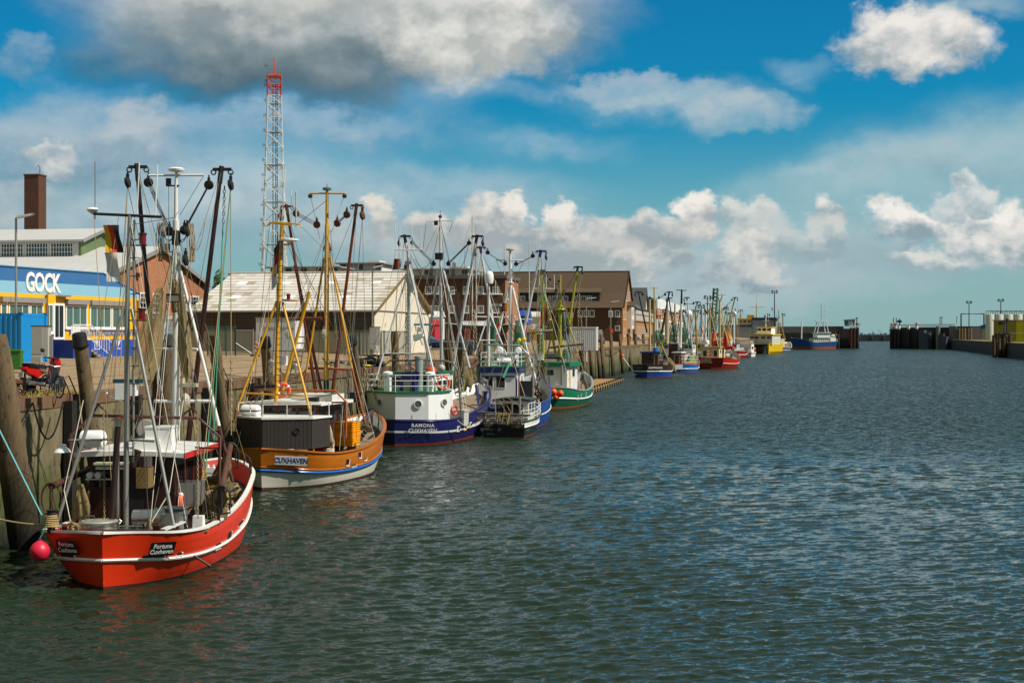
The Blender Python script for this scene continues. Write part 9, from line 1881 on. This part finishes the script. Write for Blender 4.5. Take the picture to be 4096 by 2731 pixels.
g = G(); [g.tube([(-.38-.15+dx, -.15, z), (-.38-.15+dx, .15, z)], .006, 4) for dx in (0, .08, .16, .24, .3) for z in (.8, .98)]; [g.tube([(-.53, y, z), (-.23, y, z)], .008, 4) for y in (-.15, 0, .15) for z in (.8, .9, 1.0)]; [g.tube([(x, y, .8), (x, y, 1.0)], .006, 4) for x in (-.53, -.38, -.23) for y in (-.15, .15)]; g.ob('basket', dsteel, r)
# edge clutter: bollards, tyre heap, hoses, ladders, grass
for u, x, lb in ((58, -27.4, 'squat dark bollard left of the scooter'), (655, -27.8, 'bollard with a heap of dark rope behind the red cutter\'s mast')): p = Q(u, x); r = T('bollard', lb, 'bollard', p, 0, 'mooring bollards'); g = G(); g.lathe([(.26, 0), (.22, .1), (.17, .3), (.2, .5), (.3, .56), (.3, .66), (.1, .72), (0, .72)], (0, 0, 0), 12); g.ob('head', rusty, r, smooth=40)
rd = random.Random(9)
def heap(p, n, s_, m, label, cat='rope heap'):
 r = T('rope_heap', label, cat, p); g = G(); [g.torus((rd.gauss(0, .35)*s_, rd.gauss(0, .3)*s_, .08+.35*abs(rd.gauss(0, .5))*s_), (.16+.2*rd.random())*s_, .05*s_, (rd.gauss(0, .5), rd.gauss(0, .5), 1), 12, 5) for _ in range(n)]; g.ob('coil', m, r); return r
heap(Q(95, -27.4), 5, .7, black, 'dark hose coils lying at the quay edge below the scooter'); heap(Q(650, -27.5), 12, 1.1, M('rope_black', '#2a2622', .9, var=.3), 'heap of black rope around the bollard'); a = heap(Q(1462, -27.7), 22, 1.5, black, 'heap of black floats and tyres on the quay right of the brown cutter', 'heap of floats'); [G().ball((rd.gauss(0, 1.0), rd.gauss(0, .6), .2), .22, 8).ob('float', black, a, smooth=60) for _ in range(12)]
g = G(); g.tube(sagline(Q(1450, -27.2)+Vector((0, 0, .25)), Q(1560, -27.0)+Vector((0, 0, .1)), .05)+[Q(1575, -26.3)+Vector((.2, 0, -.6))], .06, 5); tag(g.ob('yellow_hose', M('hose_yellow', '#e0d020', .5), None), 'yellow hose lying along the quay edge beside the navy cutter', 'hose')
for pts, m, lb, rr in (([Wx(85, 1720, -26.2), Wx(130, 1610, -26.3)], black, 'black fender rope hanging straight on the wall near the leaning pile', .03),): g = G(); g.tube(pts, rr, 5); tag(g.ob('wall_rope', m, None), lb, 'rope', 'black ropes on the quay wall')
for (u0, v0), (u1, v1), sg, lb in (((132, 1612), (252, 1606), 1.35, 'black rope festoon on the quay wall below the bicycle'), ((2475, 1400), (2560, 1402), 1.6, 'dark rope festoon between far piles'), ((2405, 1395), (2475, 1400), 1.0, 'sagging rope between the piles right of the notice')): g = G(); g.tube(sagline(Wx(u0, v0, -25.9), Wx(u1, v1, -25.9), sg, 14), .035 if u0 < 400 else .06, 5); tag(g.ob('wall_rope', black, None), lb, 'rope', 'black ropes on the quay wall')
for u, lb in ((292, 'iron ladder on the wall beside the split pile'), (905, 'iron ladder on the wall between red and brown cutters'), (1450, 'iron ladder on the wall left of the navy cutter')):
 p = Wx(u, 1600, -26.3); r = T('wall_ladder', lb, 'ladder', (p.x, p.y, 0), 0, 'ladders on the quay wall'); g = G(); [g.tube([(0, y, -.5), (0, y, QZ+.1), (-.3, y, QZ+.75), (-.7, y, QZ+.6), (-.75, y, QZ)], .03, 5) for y in (-.25, .25)]; g.ob('rails', dsteel, r)
 for i in range(15): g = G(); g.tube([(0, -.25, .1+.34*i), (0, .25, .1+.34*i)], .02, 4); g.ob('rung', dsteel, r)
for u, lb in ((282, 'black steel fender beam left of the wall ladder'), (548, 'dark fender beam behind the red cutter\'s wheelhouse'), (830, 'dark fender beam behind the red cutter\'s bow'), (1010, 'dark fender beam behind the brown cutter\'s stern')): p = Wx(u, 1600, -26.25); g = G(); g.box((0, 0, 2.2), (.34, .42, 6.6)); tag(g.ob('fender_beam', M('fender_black', '#1f1b16', .8, var=.5, rust=.2, bump=.5), None, loc=(p.x, p.y, -.6)), lb, 'fender beam', 'fender beams on the quay wall')
for k, (u, x, n) in enumerate(((150, -27.3, 420), (230, -27.6, 200), (2400, -27.5, 250))):
 c = Q(u, x); g = G(); sp = .9 if k < 2 else 2.0
 for _ in range(n): q = Vector((rd.gauss(0, .3)*sp, rd.gauss(0, .8)*sp, 0)); h = rd.uniform(.08, .28)*(1 if k < 2 else 2); d = Vector((rd.gauss(0, .12), rd.gauss(0, .12), h)); w_ = Vector((.012, .01, 0))*(1 if k < 2 else 3); g.add([q-w_, q+w_, q+d], [(0, 1, 2)])
 o = g.ob('grass', M('dry_grass', '#a08c3c' if k < 2 else '#6a7a2c', .9, var=.4), None, loc=c); o['kind'] = 'stuff'; o['label'] = 'dry grass tufts along the quay edge'
# fence and gate, barrier board, site container, notice
def fence(p, q, n, h, label, gate=False):
 r = T('mesh_fence', label, 'fence', p); d = q-p; fg = M('fence_green', '#1e4a34', .6); g = G(); L = d.length; g.add([(0, 0, .05), (d.x, d.y, .05+d.z), (d.x, d.y, h+d.z), (0, 0, h)], [(0, 1, 2, 3)]); g.ob('mesh', M('fence_mesh', '#5a665c', .6, alpha_net=26), r)
 for i in range(n+1): c = d*i/n; g = G(); g.tube([c, c+Vector((0, 0, h+.1))], .045, 5); g.ob('post', galv if gate else fg, r)
 g = G(); g.tube([(0, 0, h), (d.x, d.y, h+d.z)], .03, 4); g.tube([(0, 0, .9), d*(1/n)+Vector((0, 0, .1))], .03, 4); g.ob('rail', galv if gate else fg, r)
a, c, e = W(830, 1424, 98), W(942, 1424, 98), W(1012, 1424, 98)
for q in (a, c, e): q.z = 5.98
fence(a, c, 3, 2.0, 'green mesh fence in front of the warehouse left of the gate'); fence(c, e, 1, 1.75, 'galvanised mesh gate left of the crab kiosk', True); f2 = W(1390, 1410, 108); f2.z = 5.98; fence(e+Vector((8, 12, 0)), f2, 5, 1.7, 'mesh fence in front of the warehouse right of the crab kiosk')
p = W(1026, 1417, 97); p.z = 5.98; r = T('warning_board', 'leaning red and white striped barrier board by the gate', 'barrier board', p); g = G(); g.box((0, 0, .5), (.28, .04, .95), ry=R(6)); o = g.ob('board', whitec, r); g = G(); [g.box((0, -.03, .2+.3*k), (.3, .01, .12), ry=R(40)) for k in range(3)]; g.ob('stripe', redp, r); g = G(); g.box((-.1, 0, .05), (.6, .3, .1)); g.ob('foot', black, r)
p = W(2384, 1396, 190); p.z = 5.3; r = T('site_container', 'white ribbed site container on the quay behind the green cutter', 'container', p, R(0)); g = G(); w_ = 3.9; g.grid(corr((-w_, 0, 0), (-.05, 0, 0), 14, 2.9, .1, .012)); g.grid(corr((0, .05, 0), (0, 2.4, 0), 7, 2.9, .1, .012)); g.ob('wall_sheet', M('site_white', '#cfcdc8', .5, var=.06), r); g = G(); g.box((-w_/2, 1.2, 3.05), (w_+.1, 2.5, .14)); g.box((-.02, .05, 1.5), (.14, .14, 3)); g.box((-w_/2, 1.2, .06), (w_, 2.4, .12)); g.ob('frame', whitec, r)
p = Wx(2347, 1427, -26.35); g = G(); g.box((0, 0, 0), (.05, 1.1, 1.5)); o = tag(g.ob('wall_notice', whitec, None, loc=p), 'white notice with red symbols fixed to the quay wall', 'sign'); g = G(); [g.box((.03, 0, .45-.45*k), (.02, .7, .26)) for k in range(3)]; g.ob('symbol', redp, o)
# pontoon
p = Vector((-24.9, 180, 0)); r = T('pontoon', 'low weathered timber and concrete pontoon alongside the wall', 'pontoon', p); L_ = 42
g = G(); g.box((2.2, L_/2, -.1), (4.2, L_, .95)); g.ob('float_body', M('pontoon_stone', '#8a7a52', .9, var=.5, scale=1.2, rust=.3, rustcol='#3a3420', bump=1), r)
for i in range(42): g = G(); g.box((2.2, .5+i, .42+rd.uniform(-.012, .012)), (4.3+rd.uniform(-.05, .05), .96, .09)); g.ob('deck_board', M('pontoon_deck', '#a8814c', .9, var=.3, scale=1), r)
for i in range(14): g = G(); g.lathe([(.12, .4), (.12, .75), (.2, .8)], (4.1, 1+i*3, 0), 8); g.ob('bollard', dsteel, r);
g = G(); [g.torus((4.4, 2+i*3.1, .1), .3, .1, (1, .1, 0), 10, 5) for i in range(13)]; g.ob('tyre_fender', black, r)
g = G(); a, c = Wx(2544, 1518, -20.5), Wx(2490, 1470, -24.5); g.tube([(c.x, c.y, 3.2), (a.x, a.y, .5)], .08, 5); tag(g.ob('gangway_pole', whitec, None), 'white pole slanting from the wall to the pontoon end', 'pole'); buoy((c.x, c.y, 3.4), .35, orange, 'small orange float at the top of the white slanting pole')
# cars, people, yachts laid up on the quay
def car(p, rz, col, label):
 r = T('parked_car', label, 'car', p, rz, 'cars parked on the quay'); m = M('car_'+col.strip('#'), col, .25, var=.05, coat=.6); prof = [(-2.1, .35), (-2.15, .75), (-1.95, .98), (-1.1, 1.03), (-.45, 1.45), (.95, 1.48), (1.7, 1.02), (2.1, .95), (2.15, .4)]
 g = G(); rows = [[(s_*(.86 if z < 1.1 else .66), y, z) for y, z in prof] for s_ in (-1, 1)]; g.grid(rows); g.f += [tuple(range(9)), tuple(range(9, 18))[::-1]]; g.mi += [0, 0]; g.grid([[rows[0][0], rows[1][0]], [rows[0][-1], rows[1][-1]]]); g.ob('body', m, r, fix=True)
 for y in (-1.3, 1.35):
  for s_ in (-1, 1): g = G(); g.lathe([(.31, -.1), (.31, .1), (.18, .11), (0, .11)], (s_*.78, y, .31), 14, axis=(s_, 0, 0)); g.ob('wheel', black, r)
 for s_ in (-1, 1): g = G(); g.poly([(s_*.80, -.95, 1.05), (s_*.80, 1.45, 1.05), (s_*.69, .9, 1.42), (s_*.69, -.4, 1.40)], (s_*.03, 0, 0)); g.ob('side_window', gls, r, fix=True)
 g = G(); g.poly([(-.66, -1.03, 1.06), (.66, -1.03, 1.06), (.58, -.5, 1.42), (-.58, -.5, 1.42)], (0, -.03, .02)); g.ob('windscreen', glb, r, fix=True); g = G(); g.poly([(-.66, 1.66, 1.06), (.66, 1.66, 1.06), (.58, 1.05, 1.44), (-.58, 1.05, 1.44)], (0, .03, .02)); g.ob('rear_window', glb, r, fix=True)
 for s_ in (-1, 1): g = G(); g.box((s_*.62, -2.1, .72), (.32, .12, .14)); g.ob('headlight', M('lens', '#d8dcdc', .1), r)
car(Q(1880, -29.5), R(-20), '#16202c', 'dark blue car parked behind the hanging chains'); car(Q(1850, -33), R(70), '#20242a', 'black car parked beside the dark blue one'); car(Q(2398, -31), R(0), '#2a3a4c', 'blue car half hidden behind the white site container'); car(Q(1705, -36), R(80), '#1d3c7a', 'blue car between the warehouse gable and the laid-up yacht')
def person(p, rz, shirt, trousers, hair, label, lean=0.0, step=.16):
 r = T('person', label, 'person', p, rz, 'people walking on the quay'); V = [(0, 0, .95), (0, .02, 1.2), (0, 0, 1.42), (0, .01, 1.52), (0, .03, 1.66), (.09, 0, .92), (.1, step, .5), (.1, step-.1, .06), (-.09, 0, .92), (-.1, -step+.08, .5), (-.1, -step-.06, .08), (.2, 0, 1.40), (.25, -.08, 1.12), (.24, .06, .9), (-.2, 0, 1.40), (-.25, .08, 1.12), (-.24, .2, .93), (.1, step+.08, .04), (-.1, -step+.1, .04)]
 E = [(0, 1), (1, 2), (2, 3), (3, 4), (0, 5), (5, 6), (6, 7), (0, 8), (8, 9), (9, 10), (2, 11), (11, 12), (12, 13), (2, 14), (14, 15), (15, 16), (7, 17), (10, 18)]; rad = [.15, .15, .16, .055, .10, .09, .07, .05, .09, .07, .05, .065, .05, .035, .065, .05, .035, .04, .04]
 me = bpy.data.meshes.new('tmp'); me.from_pydata(V, E, []); o = bpy.data.objects.new('tmp', me); COL.objects.link(o); md = o.modifiers.new('s', 'SKIN'); o.modifiers.new('d', 'SUBSURF').levels = 1
 for i, d in enumerate(me.skin_vertices[0].data): d.radius = (rad[i], rad[i]*.8); d.use_root = i == 0
 dg = bpy.context.evaluated_depsgraph_get(); m2 = bpy.data.meshes.new_from_object(o.evaluated_get(dg)); bpy.data.objects.remove(o)
 for m in (M('skin', '#b98a6c', .6), M('shirt_'+shirt.strip('#'), shirt, .8), M('trousers_'+trousers.strip('#'), trousers, .8), M('hair_'+hair.strip('#'), hair, .8), M('shoe', '#2a2522', .6)): m2.materials.append(m)
 for f in m2.polygons: c = f.center; f.material_index = 4 if c.z < .1 else 2 if c.z < .98 and abs(c.x) < .2 else 0 if c.z > 1.5 or (c.z < 1.0) else 1; f.use_smooth = True
 for f in m2.polygons:
  if f.center.z > 1.68 or (f.center.z > 1.6 and f.center.y < .0): f.material_index = 3
 link('body', m2, r)
for u, x, rz, a, c, h, lb in ((2553, -27.6, R(10), '#2a4a86', '#cfcabc', '#3a2a1c', 'person in a blue top and pale trousers walking on the quay'), (2560, -28.2, R(185), '#d8d4cc', '#8a8578', '#6a4a30', 'person in a white top beside the one in blue'), (2052, -28.5, R(60), '#1d1f26', '#3c4658', '#d8d4cc', 'person in dark jacket and white cap behind the blue cutter'), (2520, -30, R(0), '#17181c', '#202636', '#2a1c14', 'person in black near the brick house corner')): person(Q(u, x), rz, a, c, h, lb)
def yacht(p, rz, L, hc, ac, label, mast=True):
 B = Boat.__new__(Boat); Fr.__init__(B, p, rz); B.rz = rz; B.root = T('laid_up_yacht', label, 'sailing yacht', p, rz, 'yachts laid up on the quay'); h = L*.16; zz = 1.2
 rail = [(0, 0, zz+1.9), (.05, .7*h, zz+1.9), (.3*L, h, zz+1.7), (.6*L, .95*h, zz+1.75), (.85*L, .5*h, zz+2.0), (L, 0, zz+2.2)]; wl = [(.1*L, 0, zz+.2), (.14*L, .3*h, zz+.2), (.35*L, .6*h, zz), (.6*L, .5*h, zz), (.8*L, .2*h, zz+.2), (.9*L, 0, zz+.4)]
 B.hull(rail, wl, [(.3, .3, ac), (1, 1, hc)], N=20, bul=.1, inm=whitec, deckm=whitec, capm=whitec)
 g = G(); g.box((0, .5*L, .7), (.12, .25*L, 1.4), m=ac); g.ob('keel', None, B.root); w = B.cabin(-h*.5, h*.5, .32*L, .68*L, zz+1.7, zz+2.4, whitec, None, tap=.1); g = G(); [g.bar((s_*h*1.1, y, 0), (s_*h*.6, y, zz+.9), .08, .08) for s_ in (-1, 1) for y in (.3*L, .65*L)]; g.ob('cradle', dsteel, B.root)
 if mast: B.tube('mast', [(0, .55*L, zz+2.2), (0, .55*L, zz+2.2+mast)], .09, M('mast_alu', '#c4c2b8', .4)); B.tube('boom', [(0, .53*L, zz+3.1), (0, .05*L, zz+3.0)], .07, whitec); g = G(); [g.tube([(0, .55*L, zz+2+mast), q], .012, 3) for q in ((0, .02*L, zz+1.9), (0, L*.98, zz+2.2), (h, .55*L, zz+1.8), (-h, .55*L, zz+1.8))]; g.ob('stays', wire, B.root)
ya = M('antifoul_red', '#5c2614', .7, var=.2); yn = M('yacht_navy', '#0b0e1c', .35, coat=.15)
yacht(Q(2050, -37)-Vector((0, 0, 0)), R(88), 11.5, yn, ya, 'dark navy yacht with red underbody laid up behind the masts', 16.5); yacht(Q(2140, -40), R(80), 9, whitec, M('antifoul_blue', '#23406e'), 'white yacht laid up right of the dark one', 14); yacht(Q(2020, -52), R(86), 9, M('yacht_red', '#8a1c18', .3), whitec, 'dark red yacht laid up behind the navy one', 13)
for u, vt, x, lb in ((1905, 912, -45, 'bare yacht mast rising left of the white derricks'), (2117, 972, -48, 'bare yacht mast behind the blue derrick head'), (2018, 988, -44, 'short bare yacht mast behind the crosstree')): q = Q(u, x); zt = Wx(u, vt, x).z; g = G(); g.tube([(0, 0, 0), (0, 0, zt-q.z)], .1, 6); [g.tube([(-.5, 0, z), (.5, 0, z)], .03, 4) for z in ((zt-q.z)*.6, (zt-q.z)*.8)]; tag(g.ob('yacht_mast', M('mast_alu', '#c4c2b8', .4), None, loc=q), lb, 'mast', 'bare yacht masts on the quay')
for u0, u1, v0, v1, x, c, nm, lb in ((1690, 1740, 1278, 1330, -40, '#b01c2c', 'market_stall', 'dark red market stall awning left of the laid-up yacht'), (2072, 2113, 1236, 1300, -42, '#1c4a9c', 'covered_boat', 'boat under a blue tarpaulin behind the blue cutter\'s mast'), (1705, 1760, 1240, 1280, -47, '#d8d6d0', 'white_van', 'white box van behind the warehouse gable'), (2113, 2165, 1240, 1300, -44, '#cfccc4', 'covered_boat', 'boat under a white tarpaulin right of the blue one')):
 a, c2 = Wx(u0, v0, x), Wx(u1, v1, x); r = T(nm, lb, nm.replace('_', ' '), (c2.x, c2.y, gz(x))); w_ = (c2.y-a.y)*.2+1.8; h = a.z-gz(x); g = G(); g.box((-w_/2, 1.5, h*.45), (w_, 3.2, h*.8)); g.ob('body', M('canvas_'+c.strip('#'), c, .7, var=.15), r); g = G(); g.poly([(.2, -.3, h*.82), (.2, 1.5, h), (.2, 3.3, h*.82)], (-w_-.4, 0, 0)); g.ob('cover', M('canvas_'+c.strip('#'), c), r, fix=True)
for u, v0, v1, x, c, lb in ((1870, 1316, 1362, -27.6, '#d8301a', 'orange red vertical banner between the chains'), (2131, 1317, 1362, -27.6, '#d89a14', 'yellow panel standing on the quay behind the blue cutter')): a, c2 = Wx(u, v0, x), Wx(u, v1, x); g = G(); g.box((0, 0, 0), (.5 if u < 2000 else .9, .05, a.z-c2.z)); o = tag(g.ob('banner', M('banner_'+c.strip('#'), c, .7), None, loc=(a+c2)/2), lb, 'banner'); g = G(); [g.box((0, -.04, .35-.25*k), (.25, .02, .12)) for k in range(4)]; g.ob('print_line', blackp, o); g = G(); g.tube([(0, .05, -(a.z-gz(x))/2-.4), (0, .05, .5)], .03, 4); g.ob('post', dsteel, o)
# tree behind the warehouse
def tree():
 p = W(898, 1100, 210); p = Vector((p.x, p.y, 6.0)); r = T('tree', 'round dark green tree crown rising behind the warehouse ridge', 'tree', p); rt = random.Random(2); g = G(); g.tube([(0, 0, 0), (.1, 0, 4), (.2, .1, 8)], .28, 8, r1=.12); [g.tube([(.1, 0, 4+k*.5), (math.cos(k*2)*1.3, math.sin(k*2)*1.3, 6.8+k*.3)], .09, 5, r1=.03) for k in range(6)]; g.ob('trunk', wood, r)
 g = G(); cl_ = [(rt.gauss(0, 1.0), rt.gauss(0, 1.0), 8.6+rt.gauss(0, .75), rt.uniform(.35, .75)) for _ in range(26)]
 for cx_, cy_, cz_, cr_ in cl_:
  for _ in range(150):
   v = Vector((rt.gauss(0, 1), rt.gauss(0, 1), rt.gauss(0, 1))).normalized()*cr_*rt.uniform(.6, 1.1)+Vector((cx_, cy_, cz_)); a = Vector((rt.gauss(0, 1), rt.gauss(0, 1), rt.gauss(0, 1))).normalized()*.12; b_ = a.cross(Vector((rt.gauss(0, 1), rt.gauss(0, 1), rt.gauss(0, 1)))).normalized()*.08; g.add([v-a, v+b_, v+a, v-b_], [(0, 1, 2, 3)])
 o = g.ob('crown', M('leaf_green', '#3c5a1e', .7, var=.5, scale=2), r); o['kind'] = 'stuff'
tree()
